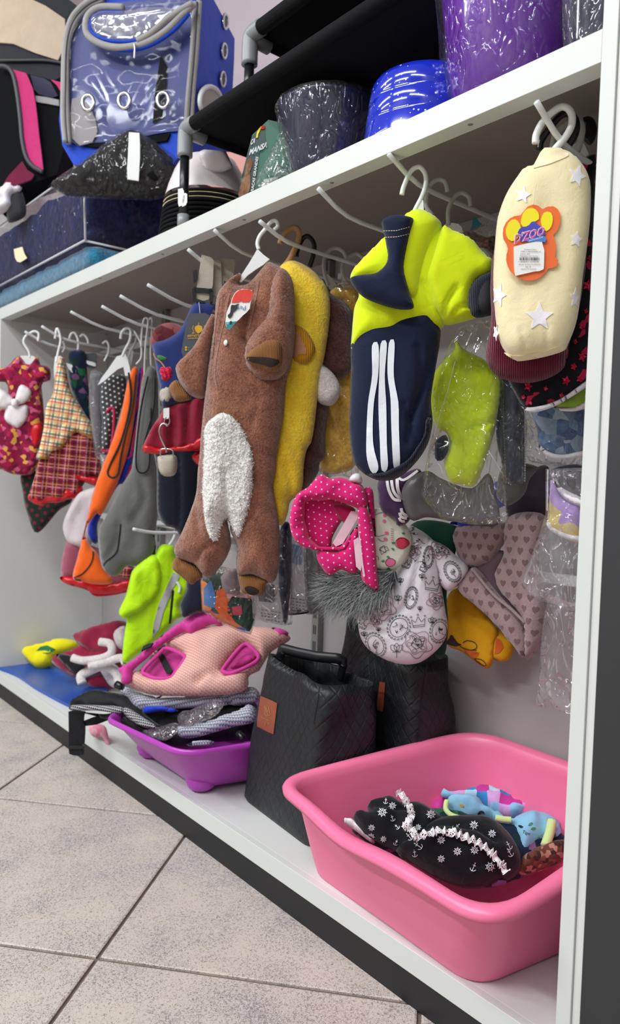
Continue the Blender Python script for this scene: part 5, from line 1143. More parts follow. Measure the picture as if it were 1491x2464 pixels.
# lavender one on the lower peg
PL = hang(.075, .09, 22)
t = gthing('wrapped_sweater', 'lavender printed dog sweater with grey trims in a clear bag by the divider', (1360, 1220), PL)
puff('inside', vJ([(795, 735), (1005, 720), (1000, 960), (900, 930), (820, 840)]), PL, .008, M['blacknyl'], t, off=-.006)
puff('body', vJ([(785, 765), (830, 860), (900, 930), (1000, 985), (990, 1215), (880, 1192), (790, 1142), (758, 1090), (770, 950)]), PL, .018, M['lav'], t, fold=(.004, 18, 14, 3))
puff('grey_trim', vJ([(778, 755), (800, 757), (850, 855), (1000, 935), (1000, 990), (900, 952), (830, 885)]), PL, .007, M['whitebind'], t, off=.012, w=.004, step=7)
puff('grey_trim', vJ([(762, 1080), (800, 1118), (880, 1155), (992, 1180), (990, 1222), (880, 1197), (790, 1152), (755, 1110)]), PL, .007, M['whitebind'], t, off=.012, w=.004, step=7)
puff('plastic_bag', vJ([(745, 735), (1015, 725), (1000, 1200), (965, 1680), (800, 1625), (650, 1590), (580, 1480), (640, 1330), (700, 1180), (745, 1030)]), PL, .014, M['film3'], t, off=.010, sm=False, fold=(.010, 22, 14, 8), step=10)
for z, (a_, b_) in enumerate((((760, 740), (755, 1010)), )): ribbons('bag_seam', [vJ([a_, b_])], 2, [bpy.data.objects[t.children[-1].name]], M['seam'], t)
tag(puff('empty_plastic_bag', vJ([(770, 1560), (965, 1640), (930, 2370), (870, 2340), (800, 2320), (770, 2260), (740, 2310), (670, 2290), (700, 2100), (712, 1900), (735, 1700)]), hang(.075, .17, 18), .006, M['film3'], None, sm=False, fold=(.012, 22, 10, 2), step=10), 'crumpled empty plastic bag with torn lower edge hanging by the divider', 'bag')

# ---- heart plush, mustard, dark green, on the lower pegs
PL = hang(-.13, .235, 14)
t = gthing('plush_blanket', 'mauve plush pet blanket with embossed hearts, folded to a point', (1230, 1430), PL)
puff('inner_fold', vJ([(230, 1400), (430, 1270), (500, 1330), (440, 1450), (540, 1640), (620, 1780), (500, 1720)]), PL, .008, cloth('mauve_cloth', '6c5560', 500), t, off=-.004)
puff('plush_panel', vJ([(160, 1110), (500, 1090), (515, 1160), (420, 1300), (380, 1350), (250, 1385), (160, 1290)]), PL, .016, M['hearts'], t, off=.0, fold=(.006, 18, 18, 3))
puff('plush_panel', vJ([(165, 1520), (240, 1400), (300, 1395), (450, 1575), (600, 1730), (640, 1900), (605, 1982), (560, 1935), (420, 1762), (280, 1632)]), PL, .018, M['hearts'], t, off=.006, fold=(.004, 14, 14, 5))
puff('plush_panel', vJ([(500, 1050), (745, 1045), (700, 1300), (735, 1600), (722, 1850), (660, 1965), (612, 1975), (600, 1740), (520, 1620), (455, 1550), (412, 1430), (470, 1290)]), PL, .018, M['hearts'], t, off=.008, fold=(.006, 14, 14, 7), creases=[(vJ([(480, 1300), (580, 1500), (620, 1700)]), .006, 6)])
tube('seam', PL.at(smooth(vJ([(260, 1390), (400, 1560), (520, 1660), (610, 1750)]), False, 5), .024), .0022, M['hearts'], t, 8)
PL = hang(-.13, .275, 10)
t = gthing('mustard_shirt', 'mustard yellow cotton dog shirt with dark and red print, below the coat', (1140, 1530), PL)
MU = puff('body', vJ([(90, 1610), (160, 1520), (260, 1600), (418, 1780), (412, 1900), (368, 2052), (200, 1942), (85, 1872)]), PL, .007, M['mustard'], t, fold=(.003, 12, 8, 3))
MU2 = puff('back_panel', vJ([(400, 1780), (470, 1820), (535, 1872), (502, 1996), (390, 1975)]), PL, .010, M['mustard'], t, off=-.008)
decal('orange_print', vJ([(420, 1850), (450, 1860), (468, 1910), (440, 1950), (410, 1955)]), [MU2], M['orangeprint'], t)
decal('dark_print', vJ([(90, 1885), (125, 1820), (165, 1880), (200, 1895), (150, 1905)]), [MU], M['brownbind'], t)
decal('red_print', vJ([(205, 1925), (308, 1945), (295, 1975), (260, 1975)]), [MU], M['orangeprint'], t)
ribbons('line_print', [vJ(smooth(l, False, 4)) for l in ([(200, 1880), (230, 1865), (280, 1880), (290, 1915), (250, 1930)], [(275, 1985), (320, 1990), (352, 2020), (345, 2035), (300, 2010), (275, 1985)], [(180, 1905), (230, 1925), (290, 1930)])], 1.8, [MU], M['ink'], t)['kind'] = 'stuff'
tag(puff('dark_green_garment', vI([(880, 470), (1200, 475), (1195, 640), (1160, 760), (1130, 950), (1140, 1150), (1118, 1357), (1040, 1350), (900, 900)]), hang(-.20, .215, 20), .010, M['dkgreen'], None, fold=(.003, 12, 8, 3)), 'dark green garment hanging behind the white patterned coat', 'clothing')

# ---- patterned coat with fur collar
PL = hang(-.30, .115, 42)
t = gthing('dog_coat', 'white dog coat with black crest line print and grey fur collar', (980, 1400), PL)
CO1 = puff('coat_body', vI([(850, 470), (960, 510), (1060, 600), (1085, 700), (1090, 860), (1105, 960), (1125, 1080), (1137, 1150), (1122, 1250), (1062, 1332), (960, 1410), (850, 1432), (720, 1402), (600, 1332), (540, 1252), (518, 1150), (522, 1105), (620, 1000), (720, 900), (780, 780), (830, 700), (870, 600)]), PL, .036, M['coat'], t, w=.045, step=8, fold=(.005, 18, 8, 4), creases=[(vI([(960, 560), (930, 760), (860, 980), (740, 1100)]), .010, 7), (vI([(1060, 660), (1085, 800), (1100, 900)]), .008, 6), (vI([(520, 1130), (640, 1180), (720, 1180)]), .006, 5), (vI([(1000, 640), (990, 760)]), .004, 6)])
CO2 = puff('coat_sleeve', vI([(980, 560), (1050, 580), (1130, 620), (1195, 680), (1282, 750), (1262, 830), (1150, 922), (1085, 870), (1060, 760)]), PL, .024, M['coat'], t, off=.008, step=8, fold=(.005, 22, 14, 7))
CO3 = puff('coat_lapel', vI([(480, 1085), (560, 1020), (700, 900), (790, 940), (800, 1040), (720, 1150), (620, 1185), (525, 1130)]), PL, .014, M['coat'], t, off=.022, step=8, fold=(.004, 22, 14, 9))
on = [CO1, CO2, CO3]; R3 = random.Random(11)
def circ(c, rx, ry, a=0, wob=0, n=20, k=5): return [tuple([c[0]+math.cos(a)*rx*(1+wob*math.sin(k*s_))*math.cos(s_)-math.sin(a)*ry*(1+wob*math.sin(k*s_))*math.sin(s_), c[1]+math.sin(a)*rx*(1+wob*math.sin(k*s_))*math.cos(s_)+math.cos(a)*ry*(1+wob*math.sin(k*s_))*math.sin(s_)]) for s_ in np.linspace(0, 2*math.pi, n+1)]
LB_, LM_ = [], []
def scrib(c, r, n=4):
    for _ in range(n):
        x, y = c[0]+R3.uniform(-r, r)*.6, c[1]+R3.uniform(-r, r)*.6; p = [(x, y)]
        for k in range(4): x += R3.uniform(-r, r)*.5; y += R3.uniform(-r, r)*.5; p.append((x, y))
        LB_.append(list(map(tuple, smooth(p, False, 4))))
def rose(c, r):
    LM_.append(circ(c, r, r*.9, 0, .16, 40, 5)); LM_.append(circ(c, r*.72, r*.66, .3, .14, 36, 5)); LB_.append(circ(c, r*.36, r*.33, 0, .12, 20, 5)); scrib(c, r*.45, 5)
    for k in range(5): a = k*1.257+.6; LM_.append(circ((c[0]+math.cos(a)*r*.55, c[1]+math.sin(a)*r*.5), r*.16, r*.14, 0, 0, 8))
def wreath(c, rx, ry, a):
    LB_.append(circ(c, rx*.8, ry*.8, a, 0, 26))
    for k in range(20):
        s_ = k*math.pi/10; p = (c[0]+math.cos(a)*rx*math.cos(s_)-math.sin(a)*ry*math.sin(s_), c[1]+math.sin(a)*rx*math.cos(s_)+math.cos(a)*ry*math.sin(s_)); LB_.append(circ(p, 3.4, 1.8, s_+a+1.2, 0, 7))
    scrib(c, rx*.55, 6)
def crown(c, s_, a=0):
    q = lambda P: [(c[0]+(x*math.cos(a)-y*math.sin(a))*s_, c[1]+(x*math.sin(a)+y*math.cos(a))*s_) for x, y in P]
    LB_.append(q([(-1, .6), (-1.2, -.5), (-.5, .1), (0, -.9), (.5, .1), (1.2, -.5), (1, .6), (-1, .6)])); LB_.append(q([(-1, .9), (1, .9), (1, .6), (-1, .6), (-1, .9)]))
    for x in (-1.2, 0, 1.2): LB_.append(circ(q([(x, -.9 if x else -1.2)])[0], s_*.17, s_*.17, 0, 0, 6))
def lis(c, s_):
    for a in (-.7, 0, .7): LB_.append([(c[0]+math.sin(a)*s_*r_*1.1+math.cos(a)*s_*.35*math.sin(r_*3.1)*sg, c[1]-math.cos(a)*s_*r_+math.sin(a)*s_*.35*math.sin(r_*3.1)*sg) for sg in (1, -1) for r_ in (np.linspace(0, 1, 6) if sg == 1 else np.linspace(1, 0, 6))])
    LB_.append([(c[0]-s_*.5, c[1]+s_*.1), (c[0]+s_*.5, c[1]+s_*.1)]); LB_.append([(c[0], c[1]), (c[0], c[1]+s_*.8)])
P_ = lambda x, y: vI([(x, y)])[0]
for x, y, r_ in ((925, 1290, 34), (690, 1040, 30), (1060, 990, 22), (1075, 640, 22), (900, 650, 16), (640, 1130, 14)): rose(P_(x, y), r_)
for x, y, a_, b_, c_ in ((640, 1295, 22, 30, -.5), (800, 1175, 26, 30, .6), (1080, 1200, 22, 28, .2), (1170, 790, 18, 26, -.5), (885, 970, 14, 26, .2), (1005, 690, 12, 26, .1)): wreath(P_(x, y), a_, b_, c_)
for x, y, s_, a_ in ((935, 1135, 14, -.1), (1030, 880, 15, .15), (570, 1090, 10, 1.3), (945, 1275, 9, 0), (550, 1160, 9, .4), (850, 740, 9, .3), (970, 770, 8, .5)): crown(P_(x, y), s_, a_)
for x, y, s_ in ((785, 1340, 20), (1030, 1140, 13), (945, 1050, 8), (660, 1195, 8), (795, 985, 12), (810, 860, 10), (750, 890, 8), (960, 830, 10), (560, 1230, 10)): lis(P_(x, y), s_)
for x, y in ((890, 520), (920, 570), (940, 620), (900, 480), (1110, 640), (1140, 680), (960, 720), (890, 700)): scrib(P_(x, y), 11, 4)
pr = ribbons('black_crest_print', LB_, 1.15, on, M['lineblk'], t, seg=3); pr['kind'] = 'stuff'
pr = ribbons('mauve_rose_print', LM_, 1.3, on, M['linemauve'], t, seg=3); pr['kind'] = 'stuff'
puff('fur_backing', vI([(320, 850), (420, 810), (640, 790), (770, 780), (780, 850), (700, 940), (560, 1020), (440, 1030), (350, 980)]), PL, .026, M['furdk'], t, off=.026, step=10)
Vv = []; F = []; mi = []; Fp = PL.shift(.036)
rootpoly = np.array(vI([(330, 850), (430, 810), (640, 790), (770, 780), (775, 860), (700, 950), (560, 1010), (440, 1010), (350, 960)]))
k = 0
while k < 3400:
    p = np.array([R3.uniform(rootpoly[:, 0].min(), rootpoly[:, 0].max()), R3.uniform(rootpoly[:, 1].min(), rootpoly[:, 1].max())])
    if not inside(p[None], rootpoly)[0]: continue
    k += 1
    u_ = (p[0]-rootpoly[:, 0].min())/np.ptp(rootpoly[:, 0]); v_ = (p[1]-rootpoly[:, 1].min())/np.ptp(rootpoly[:, 1])
    ang = math.radians(180-v_*38-u_*38+R3.gauss(0, 20)+(18 if v_ < .3 else 0))
    L_ = R3.uniform(30, 66); d = np.array([math.cos(ang), math.sin(ang)]); nn = np.array([-d[1], d[0]])
    cu_ = R3.gauss(0, .25); i = len(Vv); m_ = R3.choices((0, 1, 2), (3, 4, 6))[0]; wpx = R3.uniform(.5, 1.0)
    lift = R3.uniform(.002, .022)
    for j in range(5):
        s_ = j/4; c = p+d*L_*s_+nn*L_*cu_*s_*s_+np.array([0, 6*s_*s_]); wj = wpx*(1-s_*.85)
        o_ = .0+lift*math.sin(min(1, s_*1.3)*math.pi*.6); X = Fp.at([c-nn*wj, c+nn*wj], o_); Vv += [X[0], X[1]]
        if j: F.append((i+2*j-2, i+2*j-1, i+2*j+1, i+2*j)); mi.append(m_)
fo = obj('fur_collar', Vv, F, None, t, mats=[M['furdk'], M['furmd'], M['furlt']], midx=mi); fo['kind'] = 'stuff'
# ---- fruit cap
PL = hang(-.315, .06, 45)
t = gthing('fruit_print_cap', 'white dog cap with cherry and strawberry print beside the pink harness', (950, 1330), PL)
FC = puff('brim', vI([(600, 390), (660, 350), (740, 370), (850, 468), (884, 540), (885, 610), (845, 715), (760, 782), (660, 790), (600, 700)]), PL, .014, M['fruit'], t, w=.012, step=7, creases=[(vI([(640, 775), (760, 765), (845, 700), (870, 590), (840, 490)]), .003, 3)])
on = [FC]
decal('strawberry', [tuple(p) for p in smooth(vI([(788, 565), (830, 552), (872, 580), (866, 610), (820, 632), (785, 610)]), True, 3)], on, M['strawb'], t, step=5)
decal('strawberry', [tuple(p) for p in smooth(vI([(712, 712), (745, 700), (778, 712), (770, 735), (735, 756), (708, 740)]), True, 3)], on, M['strawpink'], t, step=5)
for x, y, r_ in ((716, 523, 15), (708, 566, 15), (702, 400, 13), (700, 440, 13)): decal('cherry', vI(ell(x, y, r_, r_*.85)), on, M['strawpink'], t, step=4)
for x, y, a_ in ((775, 588, 2.8), (748, 628, .5), (715, 685, .3), (718, 765, .2), (705, 715, 3), (820, 522, .4)): decal('leaf', leafshape(*P_(x, y), a_, 9, 3), on, M['leafp'], t, step=4)
ribbons('line_print', [vI(smooth(l, False, 4)) for l in ([(640, 545), (670, 545), (705, 535)], [(655, 560), (680, 580), (700, 580)], [(640, 400), (660, 385), (690, 380)], [(640, 680), (660, 690), (660, 710)])]+[circ(P_(690, 640), 7, 9, 0, .3, 16, 4), circ(P_(700, 635), 10, 6, 0, .3, 16, 5), circ(P_(820, 595), 16, 13, 0, .02, 16), circ(P_(742, 727), 12, 10, 0, .02, 16)], 1.1, on, M['lineblk'], t, seg=3)['kind'] = 'stuff'
ribbons('cap_lettering', [vI([(745+rnd.uniform(-1, 1), 495+k*15), (765, 497+k*15)]) for k in range(7)]+[vI([(700+k*3, 640+k*11), (712+k*2, 636+k*11)]) for k in range(0)], 1.2, on, M['leather'], t, seg=2)['kind'] = 'stuff'
# ---- pink polka harness
PL = hang(-.345, .0, 46)
t = gthing('polka_dog_harness', 'hot pink dog harness with white polka dots, elastic neck and straps', (780, 1260), PL, 'harness')
hole = vI([(152, 305), (200, 298), (260, 300), (350, 292), (460, 332), (515, 352), (530, 450), (480, 500), (450, 560), (395, 620), (250, 618), (185, 560), (150, 430)])
puff('inner_lining', vI([(130, 290), (280, 270), (400, 300), (470, 360), (400, 450), (340, 560), (330, 640), (220, 620), (140, 540), (120, 400)]), PL, .008, M['pinkdot'], t, off=-.018, step=9, back=.4)
puff('inner_strap', vI([(340, 330), (400, 320), (500, 360), (470, 480), (400, 640), (320, 640), (420, 470), (380, 420)]), PL, .008, M['pinkdark'], t, off=-.012)
slab('velcro_strip', vI([(470, 372), (534, 378), (528, 400), (400, 620), (330, 615)]), PL, .003, M['velcro'], t, off=-.004)
PR = puff('neck_ring', vI([(95, 260), (170, 210), (220, 155), (268, 117), (330, 148), (400, 140), (470, 162), (545, 190), (575, 262), (585, 335), (560, 400), (535, 480), (500, 480), (450, 620), (400, 645), (270, 648), (200, 637), (110, 602), (58, 520), (47, 400)]), PL, .020, M['pinkdot'], t, w=.012, step=6, holes=[hole], fold=(.005, 45, 45, 3), k=4,
          creases=[(vI([(150+6*a, 262), (140+9*a, 300)]), .004, 2) for a in range(0, 20, 3)]+[(vI([(95, 300+22*a), (150, 305+22*a)]), .004, 2.5) for a in range(1, 10)])
puff('patch', vI([(460, 190), (545, 200), (578, 270), (580, 335), (500, 322), (462, 280)]), PL, .008, M['pinkdot'], t, off=.016)
puff('chest_strap', vI([(248, 645), (340, 650), (400, 640), (480, 520), (515, 480), (525, 600), (520, 780), (470, 802), (400, 775), (320, 817), (238, 710)]), PL, .012, M['pinkdot'], t, off=.004, fold=(.004, 30, 30, 4), step=8)
slab('velcro_strip', vI([(488, 575), (520, 540), (548, 760), (546, 785), (508, 785)]), PL, .003, M['velcro'], t, off=.018)
puff('long_strap', vI([(520, 350), (575, 345), (610, 420), (640, 600), (648, 760), (660, 912), (620, 905), (548, 850), (535, 700), (520, 500)]), PL, .010, M['pinkdot'], t, off=.014, step=8, k=3)
slab('velcro_edge', vI([(520, 500), (530, 500), (548, 700), (575, 860), (560, 855), (535, 700)]), PL, .002, M['velcro'], t, off=.026)
puff('side_panel', vI([(555, 225), (618, 222), (635, 420), (640, 560), (600, 420), (585, 330)]), PL, .008, M['pinkdot'], t, off=.0)
puff('printed_bow', vI([(455, 160), (480, 120), (520, 110), (545, 140), (545, 185), (500, 175)]), PL, .010, M['coat'], t, off=.010)

# ---- navy harness dress with cherries
PL = hang(-.677, .035, 54)
t = gthing('harness_dress', 'navy denim dog harness dress with cherry embroidery and crimson tulle skirt', (420, 850), PL)
DN = puff('denim_body', vE([(355, 610), (400, 592), (480, 600), (530, 640), (510, 900), (450, 1250), (330, 1272), (250, 1290), (150, 1317), (130, 1200), (110, 1100), (85, 950), (73, 888), (90, 872), (170, 850), (260, 790), (310, 700), (330, 650)]), PL, .020, M['denim'], t, step=8, fold=(.003, 18, 8, 3), creases=[(vE([(85, 905), (180, 865), (270, 805), (325, 700)]), .002, 3)])
puff('waistband', vE([(128, 1205), (190, 1180), (215, 1262), (140, 1286)]), PL, .003, M['webbing'], t, ride=[DN])
CH = puff('cherry', vE([(124, 1060), (150, 1036), (168, 1044), (200, 1038), (216, 1080), (202, 1120), (165, 1141), (135, 1120)]), PL, .003, M['cherry'], t, ride=[DN], step=5, k=3)
puff('cherry_leaf', vE([(100, 968), (130, 960), (176, 982), (165, 998), (125, 999)]), PL, .002, M['leaf'], t, ride=[DN], step=4)
ptube('cherry_stem', vE([(86, 945), (98, 980), (135, 1008), (165, 1050)]), PL, .0013, M['stem'], t, off=.021, res=6)
for i, o_ in enumerate((([(415, 265), (500, 290), (492, 480), (462, 580), (400, 588), (368, 560), (388, 450)], .012), ([(545, 295), (650, 300), (630, 450), (590, 490), (560, 470)], -.012), ([(498, 300), (548, 300), (556, 500), (520, 560), (495, 540)], -.004))):
    slab('cream_strap', vE(o_[0]), PL, .004, M['webbing'], t, off=o_[1], step=12)
for P4 in ([(372, 490), (500, 505), (490, 535), (362, 520)], [(355, 560), (440, 590), (435, 605), (350, 580)], [(350, 500), (378, 480), (372, 570), (352, 560)], [(355, 380), (385, 360), (385, 440), (360, 460)], [(465, 500), (500, 500), (490, 600), (470, 600)], [(570, 445), (598, 460), (575, 490)]):
    slab('buckle', vE(P4), PL, .007, M['hang_b'], t, off=.017)
tg = slab('swing_tag', vE([(330, 672), (475, 668), (440, 800), (410, 900), (340, 972), (278, 972), (270, 962), (290, 850), (318, 680)]), PL, .001, M['cardgrey'], t, off=.026, step=20); lab(tg, 'charcoal swing tag with gold crest')
decal('gold_crest', vE([(368, 764), (395, 750), (420, 762), (423, 785), (410, 800), (392, 812), (376, 798), (368, 782)]), [tg], M['gold'], tg, step=5)
ribbons('gold_lines', [vE(smooth(l, False, 4)) for l in ([(360, 755), (352, 775), (362, 795), (350, 808)], [(395, 735), (395, 750)], [(320, 822), (400, 818)], [(320, 845), (395, 842)], [(432, 755), (438, 775)], [(350, 810), (372, 805)])], 1.1, [tg], M['gold'], tg, seg=3)
text('gold_lettering', 'PATAS DE', vE([(318, 838)])[0], (8, -.3), (.2, -7), [tg], M['gold'], tg, fit=34)
for y in (905, 922): decal('gold_dot', vE(ell(308, y, 8, 8)), [tg], M['gold'], tg, step=3); text('tag_lettering', '--', vE([(322, y+4)])[0], (5, 0), (0, -5), [tg], M['paper'], tg)
ptube('tag_string', vE([(397, 595), (402, 640), (405, 688)]), PL, .0005, M['hang_w'], t, off=.024, res=6)
puff('tulle_skirt', vE([(175, 1312), (300, 1275), (440, 1240), (470, 1400), (430, 1600), (300, 1615), (210, 1612), (140, 1632), (15, 1610), (50, 1500), (110, 1400)]), PL, .022, M['tulle'], t, off=-.012, step=7, w=.012, fold=(.012, 60, 7, 6))
puff('satin_hem', vE([(8, 1622), (28, 1568), (130, 1600), (200, 1592), (320, 1568), (440, 1505), (430, 1600), (300, 1625), (210, 1622), (140, 1642), (60, 1640)]), PL, .010, M['satin'], t, off=.004, step=7, w=.008, fold=(.006, 50, 20, 2))
puff('satin_hem', vE([(350, 1650), (440, 1600), (470, 1640), (450, 1760), (410, 1730), (370, 1700)]), PL, .010, M['satin'], t, off=-.010, fold=(.006, 50, 20, 4))
slab('white_tab', vE([(152, 1328), (192, 1320), (192, 1398), (150, 1400)]), PL, .003, M['hang_w'], t, off=.022)
ptube('chain_ring', vE([(170, 1385), (158, 1420), (178, 1448), (195, 1420), (192, 1385)]), PL, .0012, M['chrome'], t, off=.026, res=8)
ptube('snap_hook', vE([(180, 1440), (150, 1432), (128, 1460), (125, 1500), (148, 1560), (170, 1605), (172, 1630)]), PL, .0018, M['chrome'], t, off=.028, res=8)
ptube('square_ring', vE([(132, 1660), (135, 1612), (170, 1605), (215, 1615), (218, 1660)]), PL, .0014, M['chrome'], t, off=.028, res=8)
puff('cream_padding', vD([(1260, 1795), (1300, 1785), (1400, 1780), (1422, 1840), (1402, 1938), (1312, 1950), (1272, 1900)]), PL, .012, M['webbing'], t, off=.018)
tag(puff('fluffy_outfit', [(364, 836), (364, 806), (380, 784), (408, 776), (436, 784), (455, 800), (450, 830), (410, 850)], hang(-.677, .13, 50), .016, M['redbrown'], None, rough=.001), 'dark red patterned fleece showing above the navy cherry dress shoulder', 'clothing')
PL = hang(-.76, .14, 50)
tag(puff('navy_trousers', vG([(1110, -160), (1420, -200), (1450, 200), (1420, 420), (1310, 560), (1262, 520), (1240, 505), (1190, 490), (1130, 400), (1125, 100)]), PL, .02, cloth('midnight_cloth', '0d1424', 900), None, fold=(.006, 20, 6, 3), creases=[(vG([(1290, 0), (1300, 300), (1290, 520)]), .008, 5)]), 'very dark navy long dog garment hanging behind the cherry dress', 'clothing')
tag(puff('navy_garment', vG([(1350, 860), (1480, 880), (1480, 1090), (1400, 1120), (1310, 1150), (1290, 1060), (1330, 960)]), hang(-.72, .18, 48), .014, cloth('midnight_knit', '161c30', 700), None, fold=(.004, 20, 10, 2)), 'dark navy garment below the left leg of the brown onesie', 'clothing')

# ---- packs on the lower pegs
PL = hang(-.56, .055, 50)
t = gthing('packaged_raincoat', 'clear pack with orange, blue and green camouflage dog raincoat', (545, 1450), PL, 'package')
CM = puff('folded_raincoat', vH([(250, 880), (330, 830), (420, 830), (520, 960), (632, 1010), (630, 1160), (600, 1255), (520, 1235), (380, 1175), (262, 1095)]), PL, .014, M['camo'], t, sm=False, fold=(.004, 25, 25, 3), step=9)
for l, m_ in (([(470, 1075), (540, 1062), (545, 1130), (475, 1132)], 'strawb'), ([(470, 1000), (630, 1020), (630, 1160), (600, 1250), (500, 1190), (435, 1110), (440, 1050)], 'dkgreen'), ([(270, 940), (320, 880), (350, 980), (360, 1080), (310, 1075), (270, 1060)], 'ribbonblue'), ([(360, 960), (420, 930), (440, 1060), (500, 1190), (400, 1150), (350, 1080)], 'orange')):
    decal('camouflage_patch', vH(l), [CM], M[m_], t, eps=.0014 if m_ != 'strawb' else .0026)
puff('mauve_lining', vH([(390, 860), (440, 815), (500, 800), (525, 900), (520, 985), (440, 990), (400, 940)]), PL, .008, cloth('mauve_lining', '9c8a90', 600), t, off=.012)
puff('plastic_bag', vH([(242, 860), (400, 780), (640, 850), (638, 1180), (606, 1275), (510, 1245), (380, 1185), (255, 1105)]), PL, .014, M['film'], t, off=.010, sm=False, fold=(.005, 30, 30, 4), step=9)
R3 = random.Random(5)
def packcard(label, px, X, y, ang, front, deco):
    PLk = hang(X, y, ang); t = gthing('packaged_harness', label, px, PLk, 'package')
    c = slab('printed_card', vH(front), PLk, .002, M['print_doc'], t, step=14)
    for l, m_ in deco[0]: decal('photo_print', vH(l), [c], M[m_], c, step=12)
    for x, y0, wd, n_ in deco[1]:
        rb = ribbons('card_lettering', [vH([(x+q_, y0+k*22+q_*.15), (x+q_+R3.uniform(9, 20), y0+k*22+q_*.15+2)]) for k in range(n_) for q_ in range(0, int(wd), 24)], 2.2, [c], M['zip'], c, seg=3)
        if rb: rb['kind'] = 'stuff'
    return t, PLk
t, PLk = packcard('plastic pack with printed card just below the brown onesie right leg', (640, 1480), -.50, .11, 46, [(620, 640), (830, 540), (835, 1000), (845, 1202), (640, 1152), (610, 1100)], ([([(650, 930), (770, 905), (780, 1045), (665, 1035)], 'docdark'), ([(700, 560), (828, 545), (822, 800), (700, 830)], 'docblue')], [(680, 1095, 140, 5)]))
puff('dark_contents', vH([(820, 510), (892, 495), (895, 800), (885, 1000), (868, 1165), (842, 1200), (825, 1060), (805, 900)]), PLk, .016, M['navy'], t, off=.004)
puff('plastic_bag', vH([(610, 620), (900, 480), (905, 1000), (905, 1200), (850, 1210), (620, 1165)]), PLk, .014, M['film2'], t, off=.012, sm=False, fold=(.008, 28, 16, 4), step=9)
t, PLk = packcard('middle plastic pack with blue and white printed card below the onesies', (715, 1420), -.47, .17, 42, [(890, 560), (975, 600), (985, 900), (1005, 1102), (885, 1110)], ([([(900, 620), (972, 640), (975, 770), (905, 770)], 'docblue')], [(880, 1010, 100, 5)]))
puff('black_base', vH([(860, 1100), (1010, 1095), (1015, 1120), (870, 1135)]), PLk, .008, M['hang_b'], t)
puff('plastic_bag', vH([(870, 560), (1000, 560), (1015, 1110), (870, 1130)]), PLk, .010, M['film2'], t, off=.008, sm=False, fold=(.006, 28, 16, 8), step=9)
PLk = hang(-.45, .20, 40)
t = gthing('packaged_harness', 'plastic pack with grey straps left of the fur collar', (750, 1400), PLk, 'package')
puff('grey_straps', vH([(990, 650), (1040, 640), (1070, 800), (1100, 1000), (1135, 1050), (1080, 1110), (1020, 1110), (990, 900)]), PLk, .012, cloth('slate_cloth', '56545c', 600), t, fold=(.006, 60, 10, 3))
puff('dark_contents', vH([(1060, 680), (1160, 700), (1200, 900), (1180, 1000), (1110, 1000), (1070, 820)]), PLk, .012, M['dkbrown'], t, off=-.006)
puff('plastic_bag', vH([(985, 600), (1100, 600), (1190, 1000), (1140, 1130), (1000, 1130)]), PLk, .012, M['film3'], t, off=.010, sm=False, fold=(.008, 28, 16, 8), step=9)

# ---- vests
PL = hang(-1.054, .115, 56)
t = gthing('grey_vest', 'grey melange dog vest with black binding, nearest of the row left of the cherry dress', (330, 1200), PL)
GV = puff('body', vD([(1150, 1120), (1250, 1100), (1270, 1500), (1255, 1900)])+vG([(1132, 200), (1132, 400), (1112, 560), (1120, 640), (1090, 740), (960, 782), (905, 780), (860, 840), (800, 852), (742, 805), (722, 750), (705, 620), (712, 500), (762, 420), (850, 240), (930, 110)])+vD([(1060, 1850), (1100, 1500)]), PL, .022, M['greymel'], t, w=.03, step=9, k=4, fold=(.008, 16, 6, 5), creases=[(vG([(860, 480), (850, 600), (740, 760)]), .006, 6), (vG([(1000, 100), (1040, 300), (960, 450)]), .008, 8)])
for l in ([(865, 480), (852, 600), (830, 690), (755, 755), (742, 800), (790, 850)], [(925, 778), (1010, 778), (1092, 722), (1116, 620), (1100, 560)]): ribbons('black_binding', [vG(smooth(l, False, 5))], 3.2, [GV], M['blackbind'], t, eps=.002)
for l in ([(1185, 1150), (1130, 1400), (1095, 1700), (1092, 1880), (1140, 1925), (1190, 1880), (1200, 1700), (1210, 1400)], [(1240, 1150), (1230, 1400), (1150, 1700)]): ptube('arm_binding', vD(l), PL, .0022, M['blackbind'], t, off=.026, res=6)
hanger('tall thin hanger hook, left of three above the grey vest', vD([(1130, 920), (1135, 800), (1150, 700), (1175, 685), (1185, 720), (1165, 900), (1155, 1150)]), PL, .0022, M['hang_c'], off=.008)
hanger('tall thin hanger hook, middle of three above the grey vest', vD([(1180, 900), (1190, 720), (1212, 685), (1218, 740), (1205, 950), (1215, 1130)]), PL, .0022, M['hang_c'], off=-.005)
hanger('curved frosted hanger hook behind the tall thin ones', vD([(1075, 790), (1100, 830), (1130, 900), (1130, 1000), (1090, 1055)]), PL, .0025, M['hang_c'], off=-.02)
PL = hang(-1.233, .10, 58)
t = gthing('orange_vest', 'bright orange dog vest with dark brown binding', (230, 1250), PL)
OV = puff('body', vD([(1060, 1085), (1105, 1100), (1085, 1400), (1040, 1700), (960, 1960), (890, 2120), (805, 2270)])+vG([(700, 400), (632, 480), (610, 560), (650, 640), (692, 680), (770, 815), (812, 900), (700, 915), (600, 895), (520, 870), (560, 700), (610, 500), (660, 280), (740, 50)])+vD([(870, 1750), (960, 1480), (1020, 1200)]), PL, .016, M['orange'], t, step=9, k=4, fold=(.005, 16, 6, 5))
for l in ([(520, 872), (600, 892), (700, 912), (810, 903)], [(665, 630), (662, 740), (600, 830), (530, 866)]): ribbons('brown_binding', [vG(smooth(l, False, 5))], 3.4, [OV], M['brownbind'], t, eps=.002)
